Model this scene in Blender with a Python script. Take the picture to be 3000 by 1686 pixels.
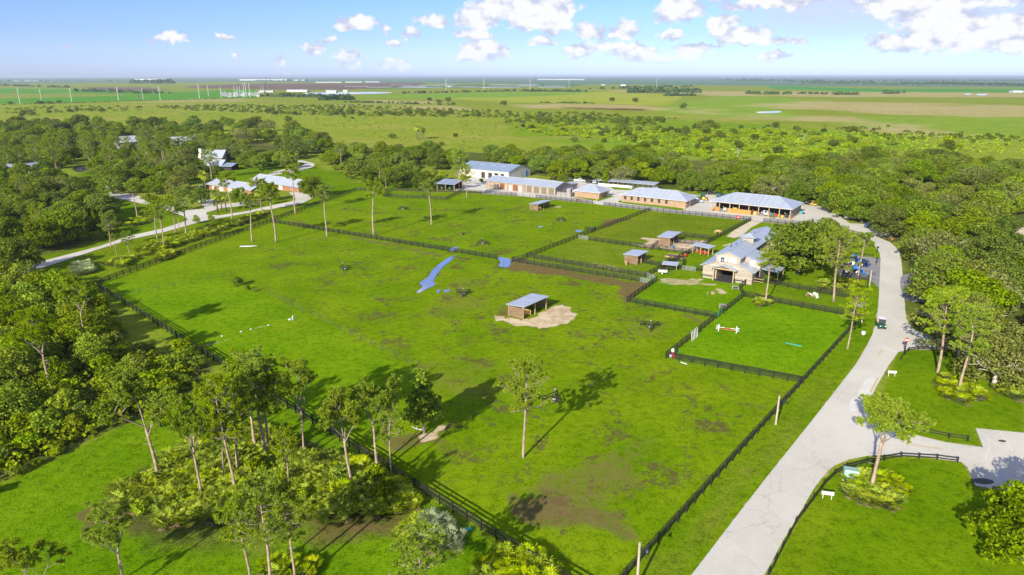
import bpy, bmesh, math, random
import numpy as np
from mathutils import Vector, Matrix
from mathutils.geometry import tessellate_polygon
R = math.radians
for o in list(bpy.data.objects): bpy.data.objects.remove(o)
SC = bpy.context.scene
COL = SC.collection
# ------------------------------------------------------------ camera
CAM_H, TILT, FOC = 50.0, R(17.2), 2000.0       # metres, tilt below the horizon, focal length in photo pixels
cam = bpy.data.cameras.new('camera'); cam.sensor_width = 36.0; cam.lens = 36.0 * FOC / 3000.0
cam.clip_start = 0.5; cam.clip_end = 90000
camo = bpy.data.objects.new('camera', cam); COL.objects.link(camo)
camo.location = (0, 0, CAM_H); camo.rotation_euler = (math.pi / 2 - TILT, 0, 0)
SC.camera = camo
# ------------------------------------------------------------ light and exposure
SUN_EL, SHADOW_AZ = 25.0, 28.0                  # shadows run forward and 28 degrees to the right
SUN_STR, SKY_STR, EXPO = 4.3, 0.080, 1.0
SC.view_settings.view_transform = 'Standard'; SC.view_settings.look = 'None'
SC.view_settings.exposure = EXPO; SC.view_settings.gamma = 1.0; SC.view_settings.use_curve_mapping = False
sun = bpy.data.lights.new('sun', 'SUN'); sun.energy = SUN_STR; sun.angle = R(0.55); sun.color = (1.0, 0.94, 0.82)
suno = bpy.data.objects.new('sun', sun); COL.objects.link(suno)
_sd = Vector((math.sin(R(SHADOW_AZ)) * math.cos(R(SUN_EL)), math.cos(R(SHADOW_AZ)) * math.cos(R(SUN_EL)), -math.sin(R(SUN_EL))))
suno.rotation_euler = _sd.to_track_quat('-Z', 'Y').to_euler(); suno.location = (-60, -110, 120)

# ------------------------------------------------------------ node helper
class NT:
    def __init__(s, tree):
        s.t = tree; s.n = tree.nodes; s.l = tree.links
    def add(s, typ, **kw):
        n = s.n.new(typ)
        for k, v in kw.items():
            if k.startswith('i_'):
                k2 = k[2:]
                sock = n.inputs[int(k2)] if k2.isdigit() else n.inputs[k2.replace('_', ' ')]
                s.put(sock, v)
            else: setattr(n, k, v)
        return n
    def put(s, sock, v):
        if isinstance(v, bpy.types.NodeSocket): s.l.new(v, sock)
        elif isinstance(v, bpy.types.Node): s.l.new(v.outputs[0], sock)
        else: sock.default_value = v
    def math(s, op, a, b=0.0, c=None, clamp=False):
        n = s.n.new('ShaderNodeMath'); n.operation = op; n.use_clamp = clamp
        s.put(n.inputs[0], a); s.put(n.inputs[1], b)
        if c is not None: s.put(n.inputs[2], c)
        return n.outputs[0]
    def vmath(s, op, a, b=None):
        n = s.n.new('ShaderNodeVectorMath'); n.operation = op
        s.put(n.inputs[0], a)
        if b is not None: s.put(n.inputs[1], b)
        return n.outputs['Value'] if op in ('LENGTH', 'DOT_PRODUCT', 'DISTANCE') else n.outputs[0]
    def mix(s, f, a, b, blend='MIX'):
        n = s.n.new('ShaderNodeMix'); n.data_type = 'RGBA'; n.blend_type = blend; n.clamp_factor = True
        s.put(n.inputs[0], f)
        for i, v in ((6, a), (7, b)):
            if isinstance(v, tuple) and len(v) == 3: v = v + (1.0,)
            s.put(n.inputs[i], v)
        return n.outputs[2]
    def noise(s, vec, scale, detail=3.0, rough=0.55, dist=0.0):
        n = s.n.new('ShaderNodeTexNoise'); n.inputs['Scale'].default_value = scale
        n.inputs['Detail'].default_value = detail; n.inputs['Roughness'].default_value = rough
        n.inputs['Distortion'].default_value = dist
        if vec is not None: s.put(n.inputs['Vector'], vec)
        return n.outputs['Fac']
    def ramp(s, f, lo, hi, a=0.0, b=1.0, smooth=True):
        n = s.n.new('ShaderNodeMapRange'); n.interpolation_type = 'SMOOTHSTEP' if smooth else 'LINEAR'
        s.put(n.inputs[0], f); s.put(n.inputs[1], lo); s.put(n.inputs[2], hi)
        s.put(n.inputs[3], a); s.put(n.inputs[4], b)
        return n.outputs[0]

# ------------------------------------------------------------ sky: Nishita plus cumulus
W = bpy.data.worlds.new('World'); SC.world = W; W.use_nodes = True
W.cycles.sampling_method = 'MANUAL'; W.cycles.sample_map_resolution = 256
nt = NT(W.node_tree); nt.n.clear()
sky = nt.add('ShaderNodeTexSky', sky_type='NISHITA', sun_disc=False, sun_elevation=R(SUN_EL),
             sun_rotation=R(180 + SHADOW_AZ), altitude=0.0, air_density=1.0, dust_density=0.45, ozone_density=3.0)
tc = nt.add('ShaderNodeTexCoord')
dirv = nt.vmath('NORMALIZE', tc.outputs['Generated'])
sp = nt.add('ShaderNodeSeparateXYZ', i_0=dirv)
az = nt.math('MULTIPLY', nt.math('ARCTAN2', sp.outputs[0], sp.outputs[1]), 180 / math.pi)
el = nt.math('MULTIPLY', nt.math('ARCSINE', sp.outputs[2]), 180 / math.pi)
q0 = nt.add('ShaderNodeCombineXYZ', i_0=az, i_1=el, i_2=0.0).outputs[0]
def nvec(v, scale, amp, detail=3.0):
    n = nt.n.new('ShaderNodeTexNoise'); n.inputs['Scale'].default_value = scale; n.inputs['Detail'].default_value = detail
    nt.put(n.inputs['Vector'], v)
    d = nt.vmath('SUBTRACT', n.outputs['Color'], (0.5, 0.5, 0.5))
    return nt.vmath('MULTIPLY', d, (amp, amp * 0.75, 0.0))
q1 = nt.vmath('ADD', q0, nvec(q0, 0.55, 2.0, 2.0))
q1 = nt.vmath('ADD', q1, nvec(q0, 1.9, 1.15, 4.0))
# clouds as they stand in the sky: (photo x, photo y, half width, half height) -> azimuth / elevation in degrees
CL = [(1045, 72, 62, 22), (1270, 58, 50, 17), (1205, 92, 26, 20), (1155, 120, 36, 10), (1130, 80, 20, 12), (490, 118, 38, 14),
      (655, 105, 22, 10), (918, 148, 34, 14), (1020, 168, 46, 15), (968, 120, 30, 10), (1160, 188, 56, 18), (815, 176, 22, 10),
      (680, 160, 16, 7), (1400, 45, 68, 44), (1470, 20, 70, 42), (1560, 30, 130, 40), (1620, 75, 60, 22), (1540, 60, 70, 26), (1390, 105, 52, 18), (1420, 152, 72, 26),
      (1370, 165, 46, 16), (1590, 120, 48, 16), (1730, 98, 50, 22), (1830, 85, 46, 30), (1790, 140, 60, 18), (1860, 155, 72, 24),
      (1940, 168, 64, 16), (2030, 140, 60, 18), (1700, 150, 56, 16), (1990, 28, 66, 34), (2120, 70, 42, 30), (2190, 110, 80, 22),
      (2300, 118, 70, 12), (2265, 165, 50, 12), (2010, 165, 46, 12), (2250, 5, 150, 16), (2640, 18, 110, 30), (2750, 30, 90, 32), (2790, 8, 180, 14),
      (2650, 130, 90, 24), (2850, 105, 100, 40), (2930, 75, 90, 34), (2760, 70, 110, 36), (2990, 120, 60, 24), (2960, 145, 70, 14), (1665, 40, 26, 14), (1960, 100, 34, 16), (200, 134, 12, 5), (1040, 195, 26, 9), (860, 215, 24, 6)]
dens = None; relh = None
for (cx, cy, rx, ry) in CL:
    caz = math.degrees(math.atan2((cx - 1500) / FOC, math.cos(TILT) + (843 - cy) / FOC * math.sin(TILT)))
    dv = Vector(((cx - 1500) / FOC, math.cos(TILT) + (843 - cy) / FOC * math.sin(TILT), -math.sin(TILT) + (843 - cy) / FOC * math.cos(TILT))).normalized()
    cel = math.degrees(math.asin(dv.z)); k = math.degrees(1 / FOC) * 0.9
    d = nt.vmath('SUBTRACT', q1, (caz, cel, 0.0))
    d = nt.vmath('MULTIPLY', d, (1 / (rx * k * 1.25), 1 / (ry * k * 1.3), 0.0))
    s = nt.math('SUBTRACT', 1.0, nt.vmath('LENGTH', d))
    s = nt.math('MULTIPLY', s, min(1.0, 0.55 + ry / 60.0))
    dens = s if dens is None else nt.math('MAXIMUM', dens, s)
# broken cumulus over the unseen rest of the sky, cover raised for fill light
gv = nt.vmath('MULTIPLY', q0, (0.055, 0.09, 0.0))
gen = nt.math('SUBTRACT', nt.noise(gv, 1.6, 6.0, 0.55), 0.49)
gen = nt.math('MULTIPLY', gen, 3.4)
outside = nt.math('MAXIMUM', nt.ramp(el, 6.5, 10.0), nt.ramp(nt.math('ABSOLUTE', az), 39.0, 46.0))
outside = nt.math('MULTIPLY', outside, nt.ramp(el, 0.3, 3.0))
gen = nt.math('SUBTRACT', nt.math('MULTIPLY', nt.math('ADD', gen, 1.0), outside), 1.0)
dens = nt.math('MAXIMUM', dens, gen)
fine = nt.math('SUBTRACT', nt.noise(nt.vmath('MULTIPLY', q0, (1.0, 1.25, 1.0)), 2.1, 7.0, 0.60), 0.5)
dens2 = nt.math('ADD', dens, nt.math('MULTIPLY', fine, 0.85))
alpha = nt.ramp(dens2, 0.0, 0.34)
shade = nt.noise(nt.vmath('ADD', nt.vmath('MULTIPLY', q0, (1.0, 1.5, 1.0)), (0.25, -0.3, 0.0)), 0.75, 4.0, 0.5)
lit = nt.ramp(nt.math('ADD', nt.math('MULTIPLY', dens2, 0.30), shade), 0.44, 0.70)
ccol = nt.mix(lit, (0.60, 0.66, 0.86), (1.0, 1.0, 1.0))
veil = nt.math('MULTIPLY', nt.math('MULTIPLY', nt.ramp(az, 14.0, 22.0), nt.ramp(nt.math('ADD', el, nt.math('MULTIPLY', fine, 2.0)), 1.9, 4.6)), 0.55)
veil = nt.math('MULTIPLY', veil, nt.ramp(el, 12.0, 6.0))
VEILC = (0.70, 0.745, 0.95)
low = nt.ramp(el, 0.2, 2.2, 0.35, 1.0)
alpha = nt.math('MULTIPLY', nt.math('MULTIPLY', alpha, low), 0.97)
veil = nt.math('MULTIPLY', veil, 1.35, clamp=True)
tint = nt.mix(nt.ramp(el, 0.0, 3.0, smooth=False), (0.77, 0.94, 1.70), (0.59, 0.715, 1.33))
tint = nt.mix(nt.ramp(el, 3.0, 7.0, smooth=False), tint, (0.55, 0.675, 1.22))
skyc = nt.mix(1.0, sky.outputs[0], tint, 'MULTIPLY')
CLOUD_GAIN = 6.25
cem = nt.vmath('MULTIPLY', ccol, (CLOUD_GAIN, CLOUD_GAIN, CLOUD_GAIN))
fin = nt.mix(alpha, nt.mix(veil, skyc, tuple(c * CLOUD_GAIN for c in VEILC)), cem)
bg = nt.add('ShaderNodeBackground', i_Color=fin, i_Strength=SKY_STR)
wo = nt.add('ShaderNodeOutputWorld'); nt.l.new(bg.outputs[0], wo.inputs[0])

# ------------------------------------------------------------ geometry helpers
def G(px, py, z=0.0):
    """photo pixel -> the place on the level z it shows"""
    cx = (px - 1500) / FOC; cy = (843 - py) / FOC
    dy = math.cos(TILT) + cy * math.sin(TILT); dz = -math.sin(TILT) + cy * math.cos(TILT)
    t = (z - CAM_H) / dz
    return Vector((cx * t, dy * t, z))
def hgt(px, py, ty):
    """height of a thing whose foot shows at (px, py) and whose top shows at row ty"""
    Y = G(px, py).y; cy = (843 - ty) / FOC
    return CAM_H + (-math.sin(TILT) + cy * math.cos(TILT)) * Y / (math.cos(TILT) + cy * math.sin(TILT))

class MB:
    def __init__(s): s.v = []; s.f = []
    def add(s, vs, fs):
        b = len(s.v); s.v += [tuple(v) for v in vs]; s.f += [tuple(i + b for i in f) for f in fs]; return s
    def box(s, x0, x1, y0, y1, z0, z1, M=None):
        vs = [(x, y, z) for z in (z0, z1) for y in (y0, y1) for x in (x0, x1)]
        if M is not None: vs = [M @ Vector(v) for v in vs]
        return s.add(vs, [(0, 2, 3, 1), (4, 5, 7, 6), (0, 1, 5, 4), (2, 6, 7, 3), (0, 4, 6, 2), (1, 3, 7, 5)])
    def prism(s, poly, a, b, axis='y'):
        """extrude a 2-D outline: axis y -> outline is (x, z); axis x -> (y, z); axis z -> (x, y)"""
        n = len(poly)
        def P(p, t): return (p[0], t, p[1]) if axis == 'y' else ((t, p[0], p[1]) if axis == 'x' else (p[0], p[1], t))
        vs = [P(p, a) for p in poly] + [P(p, b) for p in poly]
        fs = [tuple(range(n)), tuple(reversed(range(n, 2 * n)))] + [(i, i + n, (i + 1) % n + n, (i + 1) % n) for i in range(n)]
        return s.add(vs, fs)
    def tube(s, pts, rad, sides=6, cap=True):
        pts = [Vector(p) for p in pts]; n = len(pts); rings = []
        for i, p in enumerate(pts):
            t = (pts[min(i + 1, n - 1)] - pts[max(i - 1, 0)]).normalized()
            a = t.orthogonal().normalized() if abs(t.z) < 0.9 else Vector((1, 0, 0)).cross(t).normalized()
            b = t.cross(a); r = rad[i] if isinstance(rad, (list, tuple)) else rad
            rings.append([p + (a * math.cos(2 * math.pi * k / sides) + b * math.sin(2 * math.pi * k / sides)) * r for k in range(sides)])
        vs = [v for ring in rings for v in ring]
        fs = [(i * sides + k, i * sides + (k + 1) % sides, (i + 1) * sides + (k + 1) % sides, (i + 1) * sides + k) for i in range(n - 1) for k in range(sides)]
        if cap: fs += [tuple(reversed(range(sides))), tuple(range((n - 1) * sides, n * sides))]
        return s.add(vs, fs)
    def lathe(s, prof, sides=12, c=(0, 0, 0), axis='z'):
        rings = []
        for r, h in prof:
            for k in range(sides):
                a = 2 * math.pi * k / sides; x, y = r * math.cos(a), r * math.sin(a)
                v = (x, y, h) if axis == 'z' else ((h, x, y) if axis == 'x' else (x, h, y))
                rings.append((v[0] + c[0], v[1] + c[1], v[2] + c[2]))
        n = len(prof)
        fs = [(i * sides + k, i * sides + (k + 1) % sides, (i + 1) * sides + (k + 1) % sides, (i + 1) * sides + k) for i in range(n - 1) for k in range(sides)]
        fs += [tuple(reversed(range(sides))), tuple(range((n - 1) * sides, n * sides))]
        return s.add(rings, fs)
    def slab(s, quad, th):
        """a sheet with thickness: four (or more) corner points, thickened downwards"""
        q = [Vector(p) for p in quad]; n = len(q)
        vs = q + [p - Vector((0, 0, th)) for p in q]
        fs = [tuple(range(n)), tuple(reversed(range(n, 2 * n)))] + [(i, i + n, (i + 1) % n + n, (i + 1) % n) for i in range(n)]
        return s.add(vs, fs)
    def mesh(s, name, mat=None, smooth=False, bevel=0.0):
        me = bpy.data.meshes.new(name); me.from_pydata(s.v, [], s.f)
        bm = bmesh.new(); bm.from_mesh(me); bmesh.ops.recalc_face_normals(bm, faces=bm.faces)
        if bevel > 0: bmesh.ops.bevel(bm, geom=list(bm.edges), offset=bevel, segments=2, affect='EDGES', clamp_overlap=True)
        bm.to_mesh(me); bm.free()
        if smooth:
            for p in me.polygons: p.use_smooth = True
        if mat is not None: me.materials.append(mat)
        return me
def link(name, me, parent=None, loc=(0, 0, 0), rz=0.0):
    o = bpy.data.objects.new(name, me); COL.objects.link(o); o.location = loc
    if rz: o.rotation_euler = (0, 0, rz)
    if parent is not None: o.parent = parent
    return o
def part(name, mb, mat, parent, smooth=False, bevel=0.0, label=None):
    o = link(name, mb.mesh(name, mat, smooth, bevel), parent)
    if label: o['label'] = label
    return o
def tag(o, label, cat, group=None):
    o['label'] = label; o['category'] = cat
    if group: o['group'] = group
    return o
def thing(name, label, cat, loc, rz=0.0, group=None):
    o = bpy.data.objects.new(name, None); COL.objects.link(o); o.empty_display_size = 0.3
    o.location = loc; o.rotation_euler = (0, 0, rz)
    return tag(o, label, cat, group)
def structure(o): o['kind'] = 'structure'; return o
def stuff(o, label, cat): o['kind'] = 'stuff'; return tag(o, label, cat)
def clone(root, loc, rz=0.0, sc=1.0, label=None, group=None, tilt=(0, 0)):
    r = root.copy(); COL.objects.link(r); r.location = loc; r.rotation_euler = (tilt[0], tilt[1], rz)
    r.scale = sc if isinstance(sc, tuple) else (sc, sc, sc)
    if label: r['label'] = label
    if group: r['group'] = group
    for ch in KIDS[root.name]:
        c = ch.copy(); COL.objects.link(c); c.parent = r
    return r
KIDS = {}
def arr_mesh(name, V, Fq, mat=None, smooth=False):
    """numpy vertices (n,3) and faces (m,k) -> mesh"""
    me = bpy.data.meshes.new(name); n, m, k = len(V), len(Fq), Fq.shape[1]
    me.vertices.add(n); me.vertices.foreach_set('co', np.ascontiguousarray(V, dtype=np.float32).ravel())
    me.loops.add(m * k); me.loops.foreach_set('vertex_index', np.ascontiguousarray(Fq, dtype=np.int32).ravel())
    me.polygons.add(m); me.polygons.foreach_set('loop_start', np.arange(0, m * k, k, dtype=np.int32))
    me.update(calc_edges=True)
    if smooth: me.polygons.foreach_set('use_smooth', np.ones(m, dtype=bool))
    if mat is not None: me.materials.append(mat)
    return me
def inside(poly, x, y):
    c = False; j = len(poly) - 1
    for i in range(len(poly)):
        xi, yi = poly[i][0], poly[i][1]; xj, yj = poly[j][0], poly[j][1]
        if (yi > y) != (yj > y) and x < (xj - xi) * (y - yi) / (yj - yi) + xi: c = not c
        j = i
    return c
# ------------------------------------------------------------ materials
def new_mat(name):
    m = bpy.data.materials.new(name); m.use_nodes = True; t = NT(m.node_tree); t.n.clear()
    b = t.add('ShaderNodeBsdfPrincipled'); o = t.add('ShaderNodeOutputMaterial'); t.l.new(b.outputs[0], o.inputs[0])
    return m, t, b, o
def surf(name, c1, c2=None, scale=2.0, rough=0.7, metal=0.0, bump=0.0, bscale=None, spec=0.3, coord='Object', stretch=(1, 1, 1), detail=4.0):
    """a plain weathered surface: two tones mixed by noise, with relief"""
    m, t, b, o = new_mat(name)
    tc = t.add('ShaderNodeTexCoord'); v = t.vmath('MULTIPLY', tc.outputs[coord], stretch)
    n = t.noise(v, scale, detail, 0.6)
    if c2 is None: c2 = tuple(min(1, c * 0.72) for c in c1)
    t.put(b.inputs['Base Color'], t.mix(t.ramp(n, 0.32, 0.68), c1, c2))
    t.put(b.inputs['Roughness'], t.ramp(n, 0.2, 0.8, max(0.05, rough - 0.08), min(1, rough + 0.08)))
    b.inputs['Metallic'].default_value = metal; b.inputs['Specular IOR Level'].default_value = spec
    if bump > 0:
        n2 = t.noise(v, bscale or scale * 4, 3.0)
        bp = t.add('ShaderNodeBump', i_Strength=min(1.0, bump), i_Distance=0.05, i_Height=n2)
        t.put(b.inputs['Normal'], bp)
    return m
def board_mat(name, c1, c2, pitch, axis, rough=0.8, gap=0.12, grain=3.0):
    """timber cladding: boards of one pitch along an axis, each with its own tone, dark joints and grain"""
    m, t, b, o = new_mat(name); tc = t.add('ShaderNodeTexCoord')
    sx = t.add('ShaderNodeSeparateXYZ', i_0=tc.outputs['Object'])
    if axis == 'xy': u = t.math('ADD', sx.outputs[0], sx.outputs[1])
    else: u = sx.outputs['xyz'.index(axis)]
    k = t.math('DIVIDE', u, pitch); fl = t.math('FLOOR', k); fr = t.math('FRACT', k)
    wn = t.add('ShaderNodeTexWhiteNoise', noise_dimensions='1D', i_W=fl)
    st = (6, 6, 0.5) if axis != 'z' else (0.6, 0.6, 6)
    n = t.noise(t.vmath('MULTIPLY', tc.outputs['Object'], st), grain, 4.0, 0.65)
    n2 = t.noise(tc.outputs['Object'], 0.7, 4.0)
    f = t.math('ADD', t.math('MULTIPLY', wn.outputs['Value'], 0.45), t.math('ADD', t.math('MULTIPLY', n, 0.35), t.math('MULTIPLY', n2, 0.35)))
    col = t.mix(t.ramp(f, 0.25, 0.85), c1, c2)
    joint = t.ramp(fr, gap * 0.5, gap, 0.0, 1.0)
    col = t.mix(joint, tuple(c * 0.35 for c in c2), col)
    t.put(b.inputs['Base Color'], col); b.inputs['Roughness'].default_value = rough; b.inputs['Specular IOR Level'].default_value = 0.2
    bp = t.add('ShaderNodeBump', i_Strength=0.6, i_Distance=0.02, i_Height=t.math('ADD', joint, t.math('MULTIPLY', n, 0.25)))
    t.put(b.inputs['Normal'], bp); return m
def roof_mat(name, c1, c2, pitch=0.45, axis='x', rough=0.38):
    """ribbed sheet metal"""
    m, t, b, o = new_mat(name); tc = t.add('ShaderNodeTexCoord')
    sx = t.add('ShaderNodeSeparateXYZ', i_0=tc.outputs['Object']); u = sx.outputs['xyz'.index(axis)]
    fr = t.math('FRACT', t.math('DIVIDE', u, pitch)); rib = t.ramp(t.math('ABSOLUTE', t.math('SUBTRACT', fr, 0.5)), 0.36, 0.47)
    pan = t.add('ShaderNodeTexWhiteNoise', noise_dimensions='1D', i_W=t.math('FLOOR', t.math('DIVIDE', u, pitch * 2)))
    n = t.noise(t.vmath('MULTIPLY', tc.outputs['Object'], (1, 1, 1)), 0.6, 5.0, 0.65)
    f = t.math('ADD', t.math('MULTIPLY', n, 0.8), t.math('MULTIPLY', pan.outputs['Value'], 0.25))
    col = t.mix(t.ramp(f, 0.3, 0.8), c1, c2); col = t.mix(t.math('MULTIPLY', rib, 0.35), col, tuple(c * 0.55 for c in c2))
    t.put(b.inputs['Base Color'], col); b.inputs['Metallic'].default_value = 0.25
    t.put(b.inputs['Roughness'], t.ramp(n, 0.3, 0.7, rough - 0.06, rough + 0.12))
    bp = t.add('ShaderNodeBump', i_Strength=0.5, i_Distance=0.03, i_Height=rib); t.put(b.inputs['Normal'], bp); return m
def brick_mat(name, c1, c2, mortar):
    m, t, b, o = new_mat(name); tc = t.add('ShaderNodeTexCoord'); sx = t.add('ShaderNodeSeparateXYZ', i_0=tc.outputs['Object'])
    v = t.add('ShaderNodeCombineXYZ', i_0=t.math('ADD', sx.outputs[0], sx.outputs[1]), i_1=sx.outputs[2], i_2=0.0)
    br = t.add('ShaderNodeTexBrick', i_Vector=v.outputs[0], i_Color1=c1 + (1,), i_Color2=c2 + (1,), i_Mortar=mortar + (1,), i_Scale=1.0)
    br.inputs['Mortar Size'].default_value = 0.012; br.inputs['Brick Width'].default_value = 0.42; br.inputs['Row Height'].default_value = 0.16
    n = t.noise(tc.outputs['Object'], 0.8, 5.0); col = t.mix(t.ramp(n, 0.3, 0.75, 0.0, 0.45), br.outputs['Color'], tuple(c * 0.62 for c in c2))
    n3 = t.noise(t.vmath('MULTIPLY', tc.outputs['Object'], (1.2, 1.2, 6.5)), 1.0, 2.0); col = t.mix(t.ramp(n3, 0.45, 0.7, 0.0, 0.35), col, tuple(min(1, c * 1.35) for c in c1))
    t.put(b.inputs['Base Color'], col); b.inputs['Roughness'].default_value = 0.85
    bp = t.add('ShaderNodeBump', i_Strength=0.5, i_Distance=0.02, i_Height=br.outputs['Fac']); bp.invert = True; t.put(b.inputs['Normal'], bp); return m
def leaf_mat(name, dark, light, hue=0.05, trans=0.34, rough=0.55, val=(0.82, 1.22)):
    """foliage: every leaf its own tone, every plant a little different from the next"""
    m, t, b, o = new_mat(name)
    geo = t.add('ShaderNodeNewGeometry'); oi = t.add('ShaderNodeObjectInfo'); tc = t.add('ShaderNodeTexCoord')
    n = t.noise(tc.outputs['Object'], 0.55, 3.0)
    f = t.math('ADD', t.math('MULTIPLY', geo.outputs['Random Per Island'], 0.55), t.math('MULTIPLY', n, 0.55))
    col = t.mix(t.ramp(f, 0.2, 0.85), dark, light)
    hs = t.add('ShaderNodeHueSaturation', i_Color=col)
    t.put(hs.inputs['Hue'], t.math('ADD', 0.5 - hue * 0.30, t.math('MULTIPLY', oi.outputs['Random'], hue * 0.45)))
    rnd2 = t.math('FRACT', t.math('MULTIPLY', oi.outputs['Random'], 7.31))
    t.put(hs.inputs['Value'], t.math('ADD', val[0], t.math('MULTIPLY', rnd2, val[1] - val[0])))
    rnd3 = t.math('FRACT', t.math('MULTIPLY', oi.outputs['Random'], 13.7))
    t.put(hs.inputs['Saturation'], t.math('ADD', 0.92, t.math('MULTIPLY', rnd3, 0.16)))
    t.put(b.inputs['Base Color'], hs.outputs[0]); b.inputs['Roughness'].default_value = rough; b.inputs['Specular IOR Level'].default_value = 0.05
    tr = t.add('ShaderNodeBsdfTranslucent', i_Color=t.mix(1.0, hs.outputs[0], (1.15, 1.1, 0.5), 'MULTIPLY'))
    mx = t.add('ShaderNodeMixShader', i_0=trans); t.l.new(b.outputs[0], mx.inputs[1]); t.l.new(tr.outputs[0], mx.inputs[2])
    t.l.new(mx.outputs[0], o.inputs[0]); return m
M = {}
# ------------------------------------------------------------ ground sheet
def vnoise(x, y, s, seed=0):
    """smooth value noise on arrays"""
    x = x / s; y = y / s; xi = np.floor(x); yi = np.floor(y); fx = x - xi; fy = y - yi
    fx = fx * fx * (3 - 2 * fx); fy = fy * fy * (3 - 2 * fy)
    def h(a, b):
        v = np.sin(a * 127.1 + b * 311.7 + seed * 74.7) * 43758.5453; return v - np.floor(v)
    return (h(xi, yi) * (1 - fx) + h(xi + 1, yi) * fx) * (1 - fy) + (h(xi, yi + 1) * (1 - fx) + h(xi + 1, yi + 1) * fx) * fy
rows = [-400., -120., -20., 20., 40.]
d = 48.0
while d < 38000:
    rows.append(d); d += max(0.42, 0.0042 * d) if d < 520 else min(0.000016 * d * d + 0.9, 2600)
rows.append(42000.)
cols = np.concatenate([np.linspace(-6, -0.95, 14)[:-1], np.linspace(-0.95, 0.95, 520), np.linspace(0.95, 6, 14)[1:]])
RY = np.array(rows); NR, NC = len(RY), len(cols)
GX = np.outer(np.maximum(np.abs(RY), 60.0) + 14.0, cols); GY = np.repeat(RY[:, None], NC, axis=1)
def sdist(poly, X, Y):
    """signed distance to a polygon, positive inside"""
    P = np.array([(p[0], p[1]) for p in poly]); best = np.full(X.shape, 1e12); ins = np.zeros(X.shape, bool); n = len(P)
    for i in range(n):
        ax, ay = P[i]; bx, by = P[(i + 1) % n]; ex, ey = bx - ax, by - ay
        L = ex * ex + ey * ey + 1e-9; t = np.clip(((X - ax) * ex + (Y - ay) * ey) / L, 0, 1)
        best = np.minimum(best, (X - ax - t * ex) ** 2 + (Y - ay - t * ey) ** 2)
        if ay != by:
            c = ((ay > Y) != (by > Y)) & (X < ex * (Y - ay) / ey + ax); ins ^= c
    dd = np.sqrt(best); return np.where(ins, dd, -dd)
def zone(px, soft, wob=0.0, raw=False):
    """weight 0..1 of a region outlined on the photo, edge softened over `soft` metres"""
    poly = px if raw else [G(*p) for p in px]
    xs = [p[0] for p in poly]; ys = [p[1] for p in poly]; m = soft + wob + 2
    w = np.zeros(GX.shape)
    r0 = np.searchsorted(RY, min(ys) - m); r1 = np.searchsorted(RY, max(ys) + m)
    if r1 <= r0: return w
    X = GX[r0:r1]; Y = GY[r0:r1]
    dd = sdist(poly, X, Y)
    if wob: dd = dd + (vnoise(X, Y, wob * 2.2, 3) - 0.5) * 2 * wob + (vnoise(X, Y, wob * 0.8, 5) - 0.5) * wob
    t = np.clip(dd / (2 * soft) + 0.5, 0, 1); w[r0:r1] = t * t * (3 - 2 * t); return w
C = np.zeros(GX.shape + (3,)); C[:] = (0.21, 0.27, 0.020)
ATT = {k: np.zeros(GX.shape) for k in ('mud', 'sand', 'wear', 'tall')}
ATT['tall'][:] = 0.6
def paint(px, col, soft=1.5, wob=0.0, k=1.0, tall=None, raw=False):
    w = (zone(px, soft, wob, raw) * k)[..., None]; C[:] = C * (1 - w) + np.array(col) * w
    if tall is not None: ATT['tall'][:] = ATT['tall'] * (1 - w[..., 0]) + tall * w[..., 0]
def put(att, px, soft, wob=0.0, k=1.0): ATT[att][:] = np.maximum(ATT[att], zone(px, soft, wob) * k)
PAS = (0.138, 0.235, 0.0025); LAWN = (0.120, 0.216, 0.0020); PRA = (0.235, 0.300, 0.022); TAN = (0.46, 0.38, 0.15)
FLD = (0.085, 0.27, 0.016); FLD2 = (0.30, 0.36, 0.030)
# far plain, bands of farm land
FARN = (0.105, 0.205, 0.095)
paint([(-3000, 225.2), (6000, 225.2), (6000, 258), (3000, 256), (2250, 252), (1500, 246), (750, 240), (0, 246), (-3000, 246)], FARN, 60, 0)
paint([(-500, 256), (250, 262), (520, 270), (750, 262), (750, 288), (0, 305), (-500, 312)], FLD, 8)
paint([(-200, 276), (200, 274), (420, 279), (0, 290), (-200, 292)], (0.22, 0.27, 0.03), 6)
paint([(560, 252), (750, 246), (1240, 243), (1260, 256), (1000, 264), (750, 262), (560, 258)], (0.16, 0.115, 0.065), 30, 25)
paint([(240, 256), (420, 256), (500, 264), (300, 266)], (0.17, 0.13, 0.085), 20, 10)
paint([(1040, 262), (1500, 256), (1700, 254), (1700, 246), (1240, 250)], (0.10, 0.19, 0.05), 30, 20)
paint([(1040, 282), (1500, 271), (1800, 270), (2000, 282), (1960, 310), (1700, 302), (1500, 300), (1300, 290)], FLD2, 12, 6)
paint([(1000, 282), (1500, 271), (1740, 272), (1600, 282), (1250, 290)], (0.17, 0.32, 0.022), 10)
paint([(2250, 252), (2600, 262), (3300, 262), (3300, 270), (2550, 270), (2250, 260)], (0.055, 0.27, 0.03), 20)
paint([(1930, 312), (2110, 282), (2250, 284), (2420, 295), (2300, 320), (2400, 350), (2200, 350), (1950, 362)], (0.20, 0.32, 0.022), 20, 20)
paint([(2400, 350), (2600, 340), (3200, 340), (3200, 420), (2800, 410), (2600, 385)], (0.20, 0.31, 0.022), 20, 20)
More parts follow.
